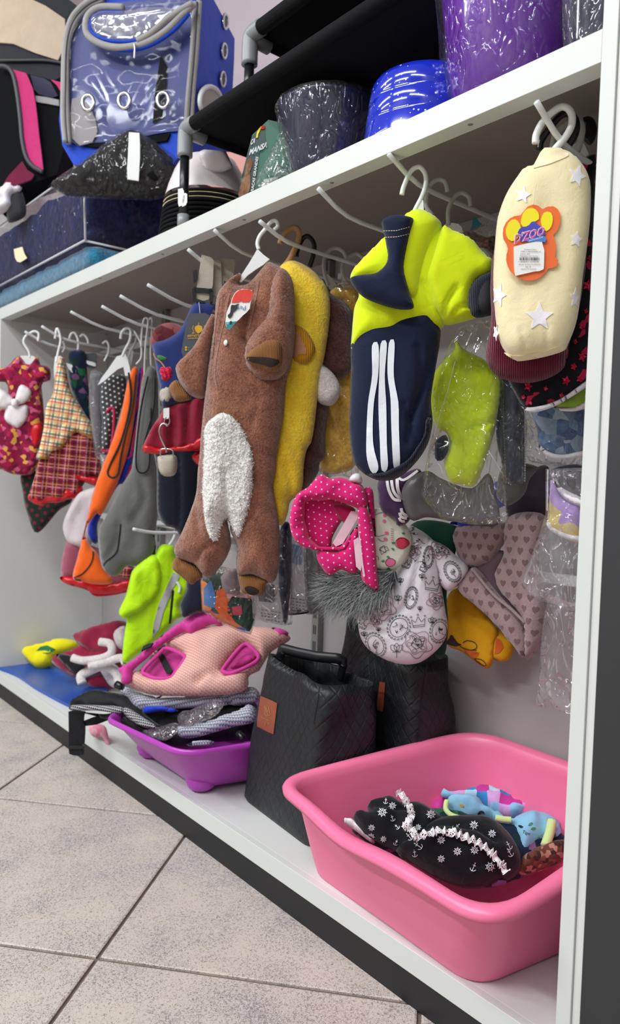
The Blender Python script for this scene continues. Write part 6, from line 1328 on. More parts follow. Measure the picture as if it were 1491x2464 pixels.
ptube('brown_binding', vD([(1030, 1120), (1045, 1350), (975, 1650), (885, 1850), (862, 1930), (900, 1962), (945, 1930), (965, 1800), (1010, 1600), (1060, 1400), (1090, 1130)]), PL, .0028, M['brownbind'], t, off=.016, res=6)
hanger('white plastic hanger with wide shoulders above the orange vest', vD([(965, 850), (975, 800), (1010, 765), (1045, 780), (1040, 860), (1000, 940), (980, 990)]), PL, .0036, M['hang_w'], body=vD([(935, 990), (1022, 965), (1025, 1060), (1055, 1110), (1050, 1150), (1005, 1168), (985, 1060), (920, 1110), (870, 1155), (790, 1230), (775, 1210), (860, 1100), (920, 1010)]))
hanger('second frosted hanger behind the wide shouldered one', vD([(1055, 770), (1090, 800), (1085, 880), (1045, 950), (1030, 1010)]), hang(-1.233, .13, 58), .0030, M['hang_c'], body=vD([(1040, 920), (1070, 940), (1050, 1080), (1000, 1100), (1010, 1000)]))
PL = hang(-1.233, .14, 58)
t = gthing('blue_vest', 'royal blue dog vest with magenta binding behind the orange one', (250, 1180), PL)
puff('body', vD([(1110, 1110), (1150, 1100), (1150, 1300), (1090, 1600), (1075, 1800), (1020, 2000)])+vG([(850, 200), (765, 350), (700, 480), (700, 620), (640, 590), (628, 520), (640, 470), (760, 250)])+vD([(960, 1850), (1060, 1500)]), PL, .014, M['blue'], t, step=9, fold=(.005, 16, 6, 4))
puff('crimson_panel', vD([(1000, 1900), (1060, 1850), (1080, 1900), (1040, 2050), (980, 2100)]), PL, .006, M['redcloth'], t, off=.006)
ptube('magenta_binding', vD([(1145, 1080), (1110, 1350), (1030, 1550), (975, 1690), (965, 1770), (1000, 1805), (1045, 1790), (1062, 1700), (1120, 1400), (1160, 1150)]), PL, .0030, M['magbind'], t, off=.014, res=6)
PL = hang(-1.233, .18, 58)
t = gthing('polka_vest', 'charcoal dog vest with white polka dots and magenta edge', (270, 930), PL)
puff('body', vD([(830, 1160), (880, 1130), (1000, 1150), (1005, 1300), (960, 1450), (905, 1650), (880, 1760), (815, 1760), (815, 1500), (800, 1350)]), PL, .014, M['polkagrey'], t, step=9, fold=(.004, 16, 6, 4))
PVP = puff('polka_panel', vD([(862, 1425), (900, 1425), (892, 1600), (870, 1720), (825, 1722), (835, 1520)]), PL, .006, M['polkagrey'], t, off=.014)
ptube('magenta_edge', vD([(850, 1440), (885, 1405), (912, 1430), (905, 1600), (880, 1740), (820, 1745), (820, 1730)]), PL, .0032, M['magbind'], t, off=.018, res=6)
t = gthing('wrapped_vest', 'dog vest in cloudy film between the plaid dress and polka vest', (240, 990), hang(-1.233, .21, 58))
puff('body', vD([(720, 1130), (780, 1110), (830, 1200), (820, 1750), (760, 1700), (720, 1400)]), hang(-1.233, .21, 58), .012, cloth('smoke_cloth', '6c6a70', 500), t)
puff('plastic_bag', vD([(715, 1110), (840, 1110), (835, 1850), (760, 1800), (710, 1400)]), hang(-1.233, .21, 58), .012, M['film2'], t, off=.008, sm=False, fold=(.008, 20, 20, 3))
hanger('frosted hanger hook above the cloudy film vest', vD([(835, 1030), (868, 960), (870, 900), (850, 870), (820, 890)]), hang(-1.233, .21, 58), .0030, M['hang_c'])

# ---- dresses at the far left
PL = hang(-1.426, .035, 60)
t = gthing('plaid_dress', 'dog dress with yellow and green checked frilled cape and crimson tulle skirt', (160, 1050), PL)
puff('tulle_skirt', vD([(350, 1740), (480, 1660), (600, 1590), (760, 1640), (800, 1780), (812, 1900), (800, 1960), (720, 1960), (655, 2040), (645, 2100), (540, 2120), (470, 2140), (375, 2140), (340, 2165), (235, 2120), (280, 1950), (310, 1830)]), PL, .030, M['redplaid'], t, step=7, w=.02, fold=(.016, 60, 7, 4))
for l in ([(240, 2085), (370, 2092), (470, 2062), (645, 2030), (655, 2090), (600, 2125), (540, 2138), (470, 2162), (372, 2165), (340, 2192), (233, 2145)], [(548, 1945), (640, 1930), (785, 1962), (772, 2030), (655, 1992), (560, 1992)]): puff('satin_hem', vD(l), PL, .014, M['satin'], t, off=.012, step=6, w=.010, fold=(.008, 50, 20, 2))
PC = puff('checked_cape', vD([(490, 990), (520, 1040), (560, 1250), (640, 1380), (700, 1480), (752, 1560), (745, 1648), (680, 1642), (612, 1600), (560, 1662), (480, 1742), (400, 1790), (380, 1820), (292, 1812), (320, 1700), (350, 1560), (362, 1400), (420, 1300), (440, 1180), (460, 1050)]), PL, .024, M['plaid'], t, off=.020, step=7, k=4, fold=(.010, 28, 8, 7), creases=[(vD([(350, 1560), (480, 1560), (640, 1420)]), .006, 4), (vD([(380, 1680), (500, 1620), (640, 1500)]), .004, 4)])
ribbons('yellow_edge', [vD(smooth([(300, 1795), (380, 1805), (480, 1725), (570, 1640), (615, 1580), (680, 1620), (742, 1630)], False, 4))], 3.5, [PC], M['gold'], t)
hanger('white hanger of the checked dress, second peg from the left end', vD([(440, 850), (455, 770), (475, 800), (485, 870), (465, 960), (450, 1040)]), PL, .0032, M['hang_w'], body=vD([(440, 990), (510, 985), (500, 1020), (450, 1100), (435, 1180), (430, 1080)]))
PL = hang(-1.426, .10, 60)
t = gthing('floral_dress', 'dark floral dog dress behind the checked one', (200, 930), PL)
puff('body', vD([(545, 980), (580, 945), (640, 940), (685, 970), (705, 1200), (740, 1450), (765, 1640), (700, 1600), (620, 1380), (560, 1200)]), PL, .016, M['floraldk'], t, step=8, fold=(.005, 20, 8, 4))
slab('grey_collar', vD([(680, 972), (772, 958), (772, 1085), (700, 1092)]), PL, .004, M['cardgrey'], t, off=-.006)
slab('white_label', vD([(680, 1020), (765, 1040), (768, 1075), (690, 1050)]), PL, .002, M['hang_w'], t, off=.0)
slab('hanger_shoulder', vD([(530, 1040), (600, 1070), (612, 1120), (590, 1135), (540, 1080)]), PL, .004, M['hang_w'], t, off=.016)
hanger('curled frosted hanger hook above the dark floral dress', vD([(625, 940), (625, 860), (600, 805), (570, 810), (555, 850)]), PL, .0032, M['hang_w'])
hanger('small frosted hanger hook right of the floral dress hook', vD([(640, 835), (670, 815), (700, 850), (708, 895)]), hang(-1.426, .13, 60), .0034, M['hang_w'])
hanger('faint frosted hanger hook behind the checked dress', vD([(500, 960), (520, 920), (505, 870)]), hang(-1.426, .07, 60), .0030, M['hang_c'])
PL = hang(-1.552, .02, 61)
t = gthing('magenta_dress', 'magenta printed dog dress with large white ribbon bow, leftmost on the pegs', (40, 1000), PL)
MG = puff('body', vD([(150, 985), (230, 1060), (300, 985), (325, 1060), (395, 1075), (402, 1180), (335, 1210), (345, 1350), (355, 1550), (335, 1750), (285, 1900), (230, 1942), (90, 1930), (0, 1890), (-70, 1870), (-70, 1600), (0, 1420), (60, 1300), (50, 1200), (-30, 1190), (-30, 1100), (60, 1070)]), PL, .026, M['magprint'], t, step=9, k=4, fold=(.008, 22, 6, 4), creases=[(vD([(-40, 1480), (150, 1440), (345, 1400)]), .006, 5)])
for l in ([(-30, 1255), (40, 1270), (115, 1345), (100, 1380), (30, 1410), (-40, 1385)], [(120, 1340), (165, 1218), (252, 1272), (215, 1350), (140, 1378)]): puff('bow_loop', vD(l), PL, .009, M['bow'], t, off=.030, step=6, fold=(.004, 60, 60, 2))
puff('bow_tail', vD([(70, 1370), (150, 1385), (222, 1385), (218, 1485), (150, 1562), (95, 1548), (35, 1490), (50, 1400)]), PL, .008, M['bow'], t, off=.028, step=7)
puff('bow_knot', vD([(95, 1335), (140, 1335), (145, 1390), (95, 1390)]), PL, .008, M['bow'], t, off=.042, step=5)
puff('red_panel', vD([(250, 1540), (340, 1530), (335, 1640), (290, 1720), (250, 1680)]), PL, .010, M['satin'], t, off=.022)
hanger('white hanger of the magenta dress, at the left end panel', vD([(305, 870), (310, 810), (280, 790), (250, 800), (205, 830), (190, 880), (230, 950), (240, 1000)]), PL, .0034, M['hang_w'], body=vD([(165, 985), (280, 985), (275, 1060), (160, 1050)]))
tag(puff('checked_bandana', vG([(165, 100), (400, 140), (520, 300), (420, 385), (265, 545), (195, 400), (165, 260)]), hang(-1.50, .15, 60), .010, M['dkplaid'], None, step=9), 'dark green and red checked pointed cloth under the magenta dress', 'clothing')
PL = hang(-1.25, .20, 58)
t = gthing('tulle_dress', 'dusty pink and white tulle dog dress with red hem, behind the orange vest', (200, 1300), PL)
puff('white_tulle', vG([(540, 290), (600, 240), (720, 230), (700, 450), (640, 640), (500, 622), (450, 510), (480, 400)]), PL, .018, M['whitetulle'], t, fold=(.012, 26, 14, 4))
puff('pink_tulle', vG([(480, 610), (640, 630), (940, 760), (940, 900), (700, 930), (540, 870), (438, 860)]), PL, .018, M['pinktulle'], t, off=-.010, fold=(.008, 26, 6, 4))
puff('red_hem', vG([(428, 862), (550, 852), (720, 915), (940, 868), (935, 960), (700, 1000), (620, 952), (480, 912)]), PL, .012, M['satin'], t, off=.002, w=.010, fold=(.006, 40, 20, 2))
puff('plaid_patch', vG([(860, 790), (945, 780), (945, 870), (860, 862)]), PL, .006, M['redplaid'], t, off=.008)
# ---- raincoat
PL = hang(-1.078, .085, 52)
t = gthing('lime_raincoat', 'fluorescent lime dog raincoat with reflective strip on the lower peg', (370, 1450), PL)
RC = puff('body', vG([(1130, 660), (1170, 625), (1250, 642), (1262, 720), (1330, 850), (1367, 920), (1342, 1000), (1292, 1060), (1322, 1140), (1260, 1165), (1200, 1240), (1100, 1330), (960, 1440), (880, 1482), (890, 1280), (920, 1120), (940, 900), (990, 795), (1060, 780)]), PL, .020, M['raincoat'], t, step=8, k=4, fold=(.008, 18, 6, 4), creases=[(vG([(1250, 700), (1240, 900), (1230, 1150)]), .006, 5)])
puff('hood', vG([(960, 800), (1090, 700), (1160, 750), (1172, 900), (1130, 1000), (1060, 1080), (960, 1130), (900, 1162), (850, 1112), (900, 1000), (930, 880)]), PL, .024, M['raincoat'], t, off=.014, step=8, fold=(.008, 25, 14, 6))
decal('reflective_strip', vG([(1238, 825), (1292, 850), (1232, 960), (1172, 1110), (1142, 1230), (1092, 1300), (1100, 1200), (1140, 1050), (1200, 920)]), [RC], M['reflect'], t, eps=.0025)
ribbons('zip', [vG([(1240, 955), (1228, 1080), (1218, 1195)])], 5, [RC], M['blackbind'], t, eps=.002)
puff('black_neck', vG([(1130, 655), (1175, 620), (1225, 640), (1165, 700), (1140, 730)]), PL, .008, M['blackbind'], t, off=-.004)
ptube('white_cord', vG([(1268, 895), (1290, 930), (1285, 970)]), PL, .003, M['hang_w'], t, off=.024)
hanger('white hanger of the lime raincoat on the lower peg', vG([(1245, 530), (1252, 560), (1235, 600), (1205, 640), (1180, 665)]), PL, .003, M['hang_w'], off=-.002)
# ------------------------------------------------------------------ goods on the upper shelf
ZT = ZS2+.0005
def boxgrid(name, a, b, mat, parent, n=18, amp=.006, nf=22, rnd_=.012, sd=1.0):
    a = np.array(a, float); b = np.array(b, float); idx = {}; Vv = []; F = []
    nn = [max(2, int((b-a)[k]/max(b-a)*n)) for k in range(3)]
    def vid(p):
        k = tuple(np.round(p, 5))
        if k not in idx:
            q = a+(b-a)*np.array(p); c = np.clip(q, a+rnd_, b-rnd_); d = q-c; L = np.linalg.norm(d)
            q = c+d/L*rnd_ if L > 1e-9 else q; no = d/L if L > 1e-9 else np.zeros(3)
            q = q+no*amp*(noise.noise(Vector(q*nf+sd))+.6*noise.noise(Vector((q[0]*nf*3, q[1]*nf*3, q[2]*nf*.8))))
            idx[k] = len(Vv); Vv.append(q)
        return idx[k]
    for ax in range(3):
        u, v = (ax+1) % 3, (ax+2) % 3
        for s_ in (0, 1):
            for i in range(nn[u]):
                for j in range(nn[v]):
                    q = []
                    for di, dj in ((0, 0), (1, 0), (1, 1), (0, 1)):
                        p = [0, 0, 0]; p[ax] = s_; p[u] = (i+di)/nn[u]; p[v] = (j+dj)/nn[v]; q.append(vid(p))
                    F.append(tuple(q) if s_ else tuple(q[::-1]))
    return obj(name, Vv, F, mat, parent)
t = thing('wrapped_pet_bed', 'large dark blue plush pet bed in a clear zipped vinyl bag with white piping', 'pet bed', (-1.4, .12, ZT))
boxgrid('plush_bed', (-1.95, .006, 1.222), (-1.155, .252, 1.385), M['bedfur'], t, 30, .008, 14, .022)
boxgrid('teal_cushion', (-1.95, .004, ZT+.001), (-1.135, .25, 1.214), M['teal'], t, 26, .004, 30, .018, 4)
BW = boxgrid('vinyl_bag', (-1.96, -.004, ZT+.0005), (-1.140, .262, 1.395), film('vinyl_bag_film', haze=.02, gl=.0, sc=9, strength=.45, hz=(.62, .45, .6), fk=.28), t, 40, .007, 18, .012, 9)
for P_2 in ([(-1.96, -.003, 1.396), (-1.145, -.003, 1.396), (-1.145, .26, 1.396)], [(-1.96, -.006, 1.217), (-1.142, -.006, 1.217), (-1.138, .26, 1.217)], [(-1.150, -.004, 1.395), (-1.146, -.006, 1.30), (-1.140, -.005, 1.217)]):
    tube('piping', np.array(P_2), .0028, M['seam'], t, 8)
slab('fabric_label', vA([(82, 1490), (135, 1475), (140, 1510), (162, 1545), (108, 1575), (90, 1545)]), Plane((-1.5, -.012, 1.3), (0, -1, 0)), .001, M['creamband'], t)
# black zip bag on top of the bed
PL = hang(-.97, .13, 52)
t = thing('wrapped_mat', 'black folded item in clear film with upright white zip, in front of the blue backpack', 'package', (-1.0, .17, 1.40))
puff('folded_item', vA([(300, 1110), (480, 990), (640, 872), (730, 802), (790, 778), (850, 802), (950, 870), (1055, 960), (1075, 1150), (900, 1190), (600, 1180), (400, 1170)]), PL, .04, cloth('black_item', '0c0b0c', 300, sheen=.02, wr=.5), t, sm=False, w=.05, fold=(.008, 20, 20, 4), creases=[])
puff('plastic_film', vA([(285, 1115), (480, 980), (640, 860), (730, 792), (792, 770), (855, 795), (960, 865), (1065, 950), (1085, 1160), (900, 1200), (600, 1190), (400, 1180)]), PL, .044, M['film'], t, sm=False, w=.05, off=.004, fold=(.010, 35, 25, 7), step=8)
zz = slab('white_zip', vA([(770, 790), (832, 785), (838, 900), (828, 1085), (755, 1070), (766, 900)]), PL, .003, M['hang_w'], t, off=.062)
# blue backpack
A0 = 38; PL = hang(-.98, .10, A0)
t = thing('pet_backpack', 'royal blue pet backpack with clear vinyl window and metal air holes', 'pet carrier', (-1.05, .15, 1.40))
front = [tuple(p) for p in smooth(vA([(440, 985), (385, 920), (356, 760), (352, 620), (378, 520), (388, 400), (396, 250), (440, 110), (520, 20), (640, -90), (1000, -150), (1200, -150), (1196, 20), (1180, 400), (1160, 730), (1120, 860), (1065, 975), (760, 1000)]), True, 3)]
BP = slab('shell', front, PL, .24, M['bagblue'], t, step=60, bs=.985)
IN = slab('inner_lining', [tuple(p) for p in smooth(vA([(428, 850), (418, 500), (418, 260), (470, 130), (600, 30), (900, 0), (1160, 5), (1150, 300), (1120, 740), (1040, 780), (900, 805), (740, 840), (570, 852)]), True, 3)], PL, .004, M['bagblue_in'], t, off=.005, step=30)
slab('inner_strap', vA([(960, 330), (1000, 330), (990, 520), (965, 740), (912, 740), (930, 520)]), PL, .003, M['blkcan'], t, off=.010)
slab('grey_pocket', [tuple(p) for p in smooth(vA([(430, 590), (480, 575), (540, 640), (575, 740), (570, 840), (430, 850)]), True, 3)], PL, .003, plain('grey_pocket_cloth', '8a8488', .5), t, off=.010)
slab('base_trim', vA([(430, 858), (570, 856), (740, 848), (900, 812), (1060, 790), (1060, 830), (740, 880), (430, 880)]), PL, .006, M['blkcan'], t, off=.006)
puff('vinyl_window', vA([(428, 850), (418, 500), (418, 260), (470, 130), (600, 30), (900, 0), (1160, 5), (1150, 300), (1120, 740), (1040, 780), (900, 805), (740, 840), (570, 852)]), PL, .022, film('window_vinyl', haze=.01, gl=.0, sc=4, strength=.06, rough=.07, fk=.14), t, off=.012, k=3, back=.1, fold=(.005, 14, 14, 3), step=9)
for l, r_, o_ in (([(412, 860), (402, 700), (398, 500), (405, 270), (450, 130), (530, 40), (620, 0)], .0060, .014), ([(392, 850), (378, 700), (380, 500), (390, 260), (430, 110), (520, 15), (620, -30)], .0065, .010), ([(1190, 10), (1172, 300), (1150, 560), (1140, 740)], .0065, .012), ([(1165, 15), (1148, 300), (1125, 560), (1112, 745)], .0055, .014)):
    ptube('grey_piping', vA(l), PL, r_, M['piping'], t, off=o_)
ptube('zip_line', vA([(402, 855), (390, 700), (390, 500), (398, 260), (440, 120), (525, 28), (620, -15)]), PL, .0022, M['zip'], t, off=.020)
ptube('zip_line', vA([(1178, 12), (1160, 300), (1138, 560), (1126, 742)]), PL, .0022, M['zip'], t, off=.020)
for l, r_, m_, o_ in (([(740, 45), (600, 45), (530, 90), (512, 160), (530, 215), (600, 262), (700, 285), (810, 275), (900, 245), (1000, 180), (1090, 90), (1160, 20)], .0075, 'piping', .040), ([(545, 225), (620, 275), (720, 300), (830, 292), (930, 255), (1040, 180), (1130, 80)], .0045, 'bagblue', .038), ([(740, 75), (610, 75), (555, 110), (538, 160), (560, 205), (640, 240), (740, 250), (820, 240)], .0035, 'bagblue', .040), ([(1150, 20), (1080, 60), (980, 130), (900, 200), (820, 245)], .0065, 'piping', .044)):
    ptube('flap_edge', vA(l), PL, r_, M[m_], t, off=o_)
puff('clear_flap', vA([(740, 75), (610, 75), (555, 110), (540, 160), (560, 205), (640, 240), (740, 250), (830, 235), (920, 180), (1010, 100), (1060, 60), (900, 50)]), PL, .02, film('flap_vinyl', haze=.10, gl=.08, sc=6, strength=.1, rough=.08, hz=(.9, .92, .98)), t, off=.036, back=.1)
ptube('zip_pull', vA([(802, 262), (806, 300), (803, 350)]), PL, .0022, M['chrome'], t, off=.05)
for x, y in ((527, 615), (743, 603), (975, 600)):
    c_ = vA(ell(x, y, 34, 46, 20)); tube('air_hole', PL.at(c_, .036), .0042, M['chrome'], t, 8, closed=True)
cr = PL.at(vA([(1192, 300)]))[0]; a_ = math.radians(A0); PS_ = Plane(cr+np.array([math.cos(a_), math.sin(a_), 0])*.002, (math.cos(a_), math.sin(a_), 0))
for x, y in ((1347, 128), (1340, 305), (1332, 475)):
    tube('air_hole', PS_.at(vA(ell(x, y, 14, 44, 20))), .0035, M['chrome'], t, 8, closed=True); slab('air_hole_centre', vA(ell(x, y, 12, 40, 14)), PS_, .001, M['zip'], t, off=.001)
slab('round_mesh', vA(ell(1260, 615, 60, 92, 20, -.15)), PS_, .002, cloth('grey_mesh', 'b4aea8', 300), t, off=.002)
tube('mesh_ring', PS_.at(vA(ell(1260, 615, 66, 98, 24, -.15)), .003), .0055, M['hang_w'], t, 8, closed=True)
# black and pink carrier, beige mesh carrier
PL = hang(-1.44, .10, 52)
t = thing('pet_carrier_bag', 'black pet carrier bag with hot pink straps at the far left of the shelf', 'pet carrier', (-1.5, .12, 1.40))
slab('shell', v1([(-110, 760), (60, 755), (120, 785), (300, 838), (345, 848), (560, 908), (705, 940), (700, 1100), (680, 1300), (700, 1700), (830, 1880), (760, 1930), (560, 2040), (300, 2090), (60, 2260), (-110, 2360)]), PL, .10, M['blkcan'], t, step=90)
slab('dark_pink_base', v1([(250, 1838), (310, 1940), (420, 2010), (330, 2060), (100, 2130), (20, 2200), (-20, 2260), (60, 2040)]), PL, .01, cloth('dark_pink', '7a1c40', 500), t, off=.008)
PK = slab('pink_strap', [tuple(p) for p in smooth(v1([(118, 783), (300, 835), (350, 930), (392, 1100), (425, 1350), (450, 1600), (492, 1935), (440, 1942), (370, 1885), (300, 1780), (262, 1600), (240, 1380), (210, 1120), (170, 920)]), True, 3)], PL, .008, M['pinkweb'], t, off=.016, step=40)
ptube('black_binding', v1([(0, 755), (60, 760), (120, 800), (165, 900), (205, 1120), (235, 1380), (255, 1600), (300, 1790), (380, 1900), (490, 1960)]), PL, .006, M['zip'], t, off=.016)
slab('pink_strap', v1([(580, 908), (705, 940), (700, 1060), (640, 960)]), PL, .006, M['pinkweb'], t, off=.008)
slab('grey_stripe', v1([(400, 1090), (540, 1108), (672, 1138), (672, 1208), (540, 1180), (410, 1162)]), PL, .004, M['piping'], t, off=.006)
slab('clear_pocket', v1([(345, 852), (560, 910), (600, 980), (670, 1110), (560, 1110), (400, 1060)]), PL, .004, M['bowlnavy'], t, off=.006)
PL = hang(-1.40, .24, 50)
t = thing('mesh_pet_carrier', 'black pet carrier with beige mesh window in the upper left corner', 'pet carrier', (-1.5, .25, 1.40))
slab('shell', v1([(-160, -100), (900, -100), (880, 80), (745, 350), (735, 1000), (300, 980), (-160, 900)]), PL, .06, plain('dark_canvas', '2a2c33', .8), t, step=90)
slab('mesh_window', [tuple(p) for p in smooth(v1([(10, -60), (330, -30), (560, 90), (735, 195), (750, 500), (725, 690), (500, 640), (300, 560), (130, 490), (0, 540), (-60, 480)]), True, 2)], PL, .006, M['mesh_beige'], t, off=.006, step=60)
ptube('seam', v1([(-60, 690), (200, 690), (520, 690), (735, 725)]), PL, .004, M['zip'], t, off=.006)
PL = hang(-1.50, .03, 52)
t = thing('wrapped_item', 'crumpled white and pink plastic wrapped item on top of the bed bag at far left', 'package', (-1.58, .05, 1.40))
puff('crumpled_wrap', v1([(-60, 2240), (60, 2095), (170, 2080), (250, 2118), (232, 2180), (140, 2235), (138, 2350), (60, 2420), (0, 2450), (-60, 2420)]), PL, .02, M['bow'], t, fold=(.012, 30, 30, 2), step=6)
puff('grey_cloth', v1([(100, 2260), (160, 2190), (250, 2180), (300, 2430), (200, 2520), (80, 2520)]), PL, .016, cloth('charcoal_cloth', '3a3a3e', 500), t, off=-.01)
# recovery cones
c = aty(500, 470, .115); c[2] = ZT
t = thing('recovery_cone_stack', 'stack of black rimmed recovery cones with a white cone on top', 'recovery cones', c)
for k in range(10):
    r_ = .098-.0012*k; z = .004+k*.0092
    lathe('cone_rim', [(r_-.012, z-.003), (r_, z-.004), (r_+.004, z), (r_, z+.004), (r_-.012, z+.003)], c, M['blkcan'], t, 40)
    if k in (7, 8): lathe('white_line', [(r_+.001, z+.0042), (r_+.0025, z+.005), (r_+.001, z+.0058)], c, M['creamband'], t, 40)
lathe('white_cone', [(.088, .096), (.082, .118), (.070, .150), (.058, .172), (.055, .172), (.078, .118)], c, M['whitecone'], t, 40)
PLq = hang(c[0], c[1]-.06, 45)
puff('white_flap', vA([(1182, 912), (1215, 893), (1350, 903), (1395, 1000), (1330, 1030), (1225, 1040)]), PLq, .004, M['whitecone'], t, off=.03, sm=False)
tag(slab('salmon_box', vA([(1140, 1070), (1142, 930), (1300, 900), (1500, 920), (1500, 1120), (1300, 1130)]), hang(-.68, .27, 40), .03, M['salmon'], None, step=60), 'salmon pink plastic item behind the recovery cones', 'box')
# folding cots
def cot(label, jx, y, z, jz_foot, r=.0115):
    t = thing('elevated_dog_cot', label, 'dog cot', (jx+.3, y+.12, jz_foot), 'stacked black elevated dog cots')
    X1 = XR-.010; yb = y+.27
    for yy in (y, yb):
        tube('rail', [(jx+.022, yy, z), (X1, yy, z)], r*1.12, M['blkcan'], t, 14)
    tube('end_rail', [(jx, y+.022, z-.002), (jx, yb, z-.002)], r, M['blkcan'], t, 12)
    nx, ny = 24, 10; Vv = []; F = []
    for lay in (0, 1):
        for i in range(nx+1):
            for j in range(ny+1):
                u_, v_ = i/nx, j/ny; sag = .020*math.sin(v_*math.pi)**.7*min(1, u_*6)
                Vv.append((jx+.012+(X1-jx-.014)*u_, y+(yb-y)*v_, z-r*.2-sag-lay*.002+(.001*noise.noise(Vector((u_*20, v_*6, y))))))
    m_ = (nx+1)*(ny+1)
    for i in range(nx):
        for j in range(ny):
            a = i*(ny+1)+j; F += [(a, a+ny+1, a+ny+2, a+1), (m_+a, m_+a+1, m_+a+ny+2, m_+a+ny+1)]
    obj('fabric_bed', Vv, F, M['blkcan'], t)
    for yy, back in ((y, False), (yb, True)):
        e = smooth([(0, -.052), (0, -.02), (.003, -.004), (.016, 0), (.034, 0)], False, 5)
        tube('corner_joint', [(jx-.002+a, yy, z+b) for a, b in e], r*1.28, M['cotgrey'], t, 14)
        if not back: tube('joint_stub', [(jx, yy+.002, z-.004), (jx, yy+.040, z-.006)], r*1.22, M['cotgrey'], t, 14)
        tube('leg', [(jx-.002, yy, z-.05), (jx-.002, yy, jz_foot+.02)], r*.78, M['blktube'], t, 12)
        tube('foot', [(jx-.002, yy, jz_foot+.024), (jx-.002, yy, jz_foot)], r*1.0, M['cotgrey'], t, 12)
    return t
j1 = aty(447, 325, .014); t = cot('lower black elevated dog cot with grey corner joints, leg standing on the shelf edge', j1[0], .014, j1[2]+.012, ZT)
PLj = Plane((j1[0], .0, 1.2), (.5, -.86, 0))
for l in ([(428, 455), (442, 452), (443, 492), (428, 498)], [(436, 468), (450, 462), (450, 492), (438, 498)]):
    ps = slab('price_sticker', l, Plane((j1[0]-.002, .0035, 1.2), (.6, -.8, 0)), .0006, M['paper'], t, off=.002+(.001 if l[0][0] > 430 else 0))
text('price_lettering', '240,00', (441, 489), (1, -5), (-6, -1), [ps], M['ink'], ps, fit=19)
j2 = aty(603, 95, .06); cot('upper black elevated dog cot with grey corner joints, stacked on the lower one', j2[0], .06, j2[2]+.008, j1[2]+.005)
# green pack
PL = hang(-.475, .075, 48)
t = thing('green_pack', 'dark green pet product pack printed with white letters and a dog photo', 'package', (-.5, .06, ZT))
GP = slab('pack', [tuple(p) for p in smooth(v2([(85, 1660), (140, 1300), (235, 920), (330, 520), (430, 380), (580, 240), (850, 150), (990, 380), (1045, 1000), (1045, 1250), (600, 1440)]), True, 3)], PL, .05, M['packgreen'], t, step=60)
DK = decal('dark_panel', v2([(90, 1640), (140, 1300), (240, 910), (335, 530), (440, 400), (560, 300), (600, 700), (470, 790), (395, 1470)]), [GP], M['packdark'], t, step=12)
on = [DK, GP]
decal('dog_photo', [tuple(p) for p in smooth(v2([(300, 898), (350, 940), (350, 1050), (305, 1130), (315, 1290), (285, 1510), (110, 1600), (150, 1350), (225, 1150), (250, 950)]), True, 3)], on, M['dogfur'], t, step=10, eps=.002)
text('white_lettering', 'MANSA', v2([(285, 845)])[0], (9, -4), (5, -20), on, M['text_w'], t, bold=.03, fit=47, eps=.002)
text('white_lettering', 'ÇA', v2([(310, 660)])[0], (9, -4), (4, -18), on, M['text_w'], t, bold=.03, fit=12, eps=.002)
text('white_lettering', 'RAÇAS GRANDES', v2([(365, 1500)])[0], (1.5, -10), (-8.5, -2), on, M['text_w'], t, bold=.02, fit=84, eps=.002)
text('green_lettering', 'PETISCOS', v2([(340, 850)])[0], (4, -1.6), (1, -5), on, M['tealcard'], t, fit=34, eps=.002)
decal('yellow_stripe', v2([(415, 545), (430, 440), (480, 350), (530, 310), (500, 380), (455, 470), (445, 555)]), on, M['yellowcard'], t, eps=.002)
decal('red_stripe', v2([(520, 318), (590, 320), (575, 385), (500, 392)]), on, M['redcard'], t, eps=.002)
ribbons('barcode', [v2([(560+k*19, 1280-k*4), (545+k*19, 1400-k*9)]) for k in range(14)], 1.5, on, M['paper'], t, eps=.002)['kind'] = 'stuff'
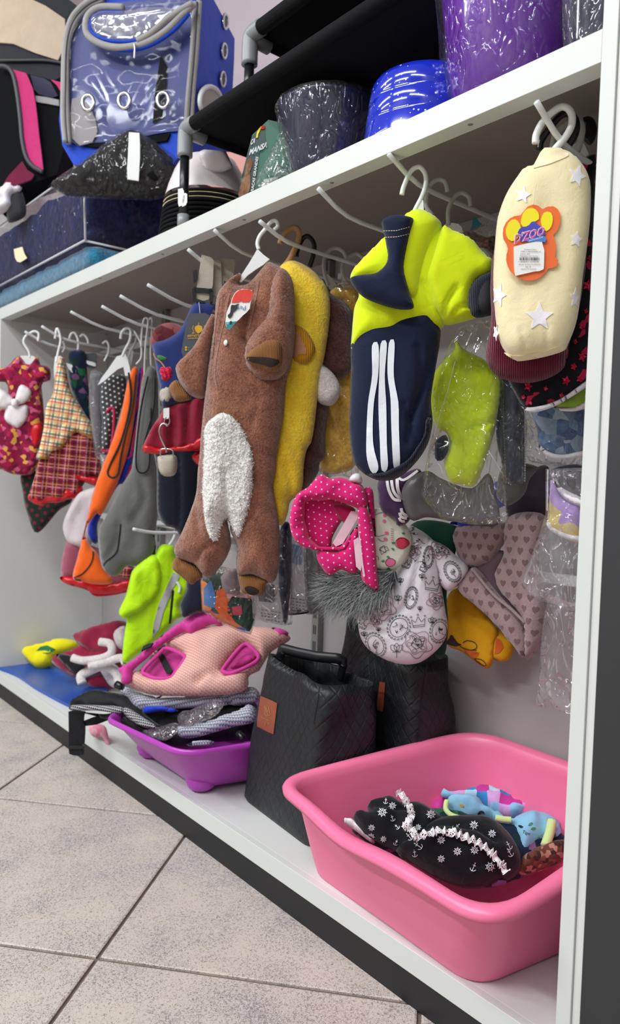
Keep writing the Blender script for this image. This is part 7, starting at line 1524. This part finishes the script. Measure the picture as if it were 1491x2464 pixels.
# bowls
c = aty(792, 330, .105); c[2] = ZT
t = thing('wrapped_bowl', 'dark navy glossy pet bowl wrapped in crinkled clear film', 'pet bowl', c)
prof = [(0, .001), (.048, .001), (.056, .006), (.066, .05), (.080, .11), (.084, .135), (.0865, .138), (.0865, .141), (.083, .141), (.079, .112), (.062, .045), (.05, .01), (0, .008)]
lathe('bowl', prof, c, M['bowlnavy'], t)
lathe('film_wrap', [(.052, .0), (.060, .006), (.072, .05), (.086, .11), (.091, .14), (.088, .146), (.05, .143), (0, .142)], c, film('bowl_film', haze=.03, gl=.02, sc=16, strength=.5), t, 64, noise_amp=.04, nf=34)
puff('film_gather', v2([(880, 60), (1000, 40), (1060, 400), (1100, 800), (1230, 1090), (1040, 1180), (700, 1330), (400, 1450), (420, 1250), (560, 1000), (740, 640), (860, 330)]), hang(-.475, .045, 48), .008, M['film2'], t, fold=(.010, 60, 14, 3), step=8)
c = aty(1022, 260, .098); c[2] = ZT
t = thing('enamel_bowl', 'royal blue speckled enamel pet bowl standing upside down on the shelf', 'pet bowl', c)
lathe('bowl', [(.078, .0), (.088, .0), (.0895, .003), (.088, .008), (.085, .030), (.0835, .033), (.0845, .036), (.082, .060), (.0802, .063), (.0812, .066), (.078, .088), (.073, .096), (.055, .098), (0, .098)], c, M['enamel'], t, 64)
c = aty(1240, 100, .108); c[2] = ZT
t = thing('wrapped_bowl', 'large purple plastic pet bowl in clear film beside the divider', 'pet bowl', c)
lathe('bowl', [(0, .001), (.062, .001), (.070, .006), (.078, .03), (.086, .07), (.092, .12), (.097, .16), (.099, .163), (.094, .163), (.08, .07), (.06, .01), (0, .008)], c, M['purplebowl'], t, 64)
lathe('film_wrap', [(.066, .0), (.076, .004), (.086, .04), (.096, .10), (.104, .165), (.06, .168), (0, .167)], c, film('bowl_film_purple', haze=.03, gl=.02, sc=14, strength=.5), t, 72, noise_amp=.07, nf=30)
c2 = np.array([.112, .055, ZT])
t = thing('wrapped_cup', 'dark wrapped cup in clear film between the purple bowl and white divider', 'pet bowl', c2)
lathe('cup', [(0, .001), (.026, .001), (.028, .02), (.034, .10), (.036, .12), (.030, .12), (.022, .01), (0, .008)], c2, M['bowlnavy'], t, 32)
lathe('film_wrap', [(.029, .0), (.032, .02), (.038, .10), (.040, .124), (.02, .127), (0, .126)], c2, film('cup_film', haze=.05, gl=.03, sc=20, strength=.5), t, 40, noise_amp=.05, nf=50)
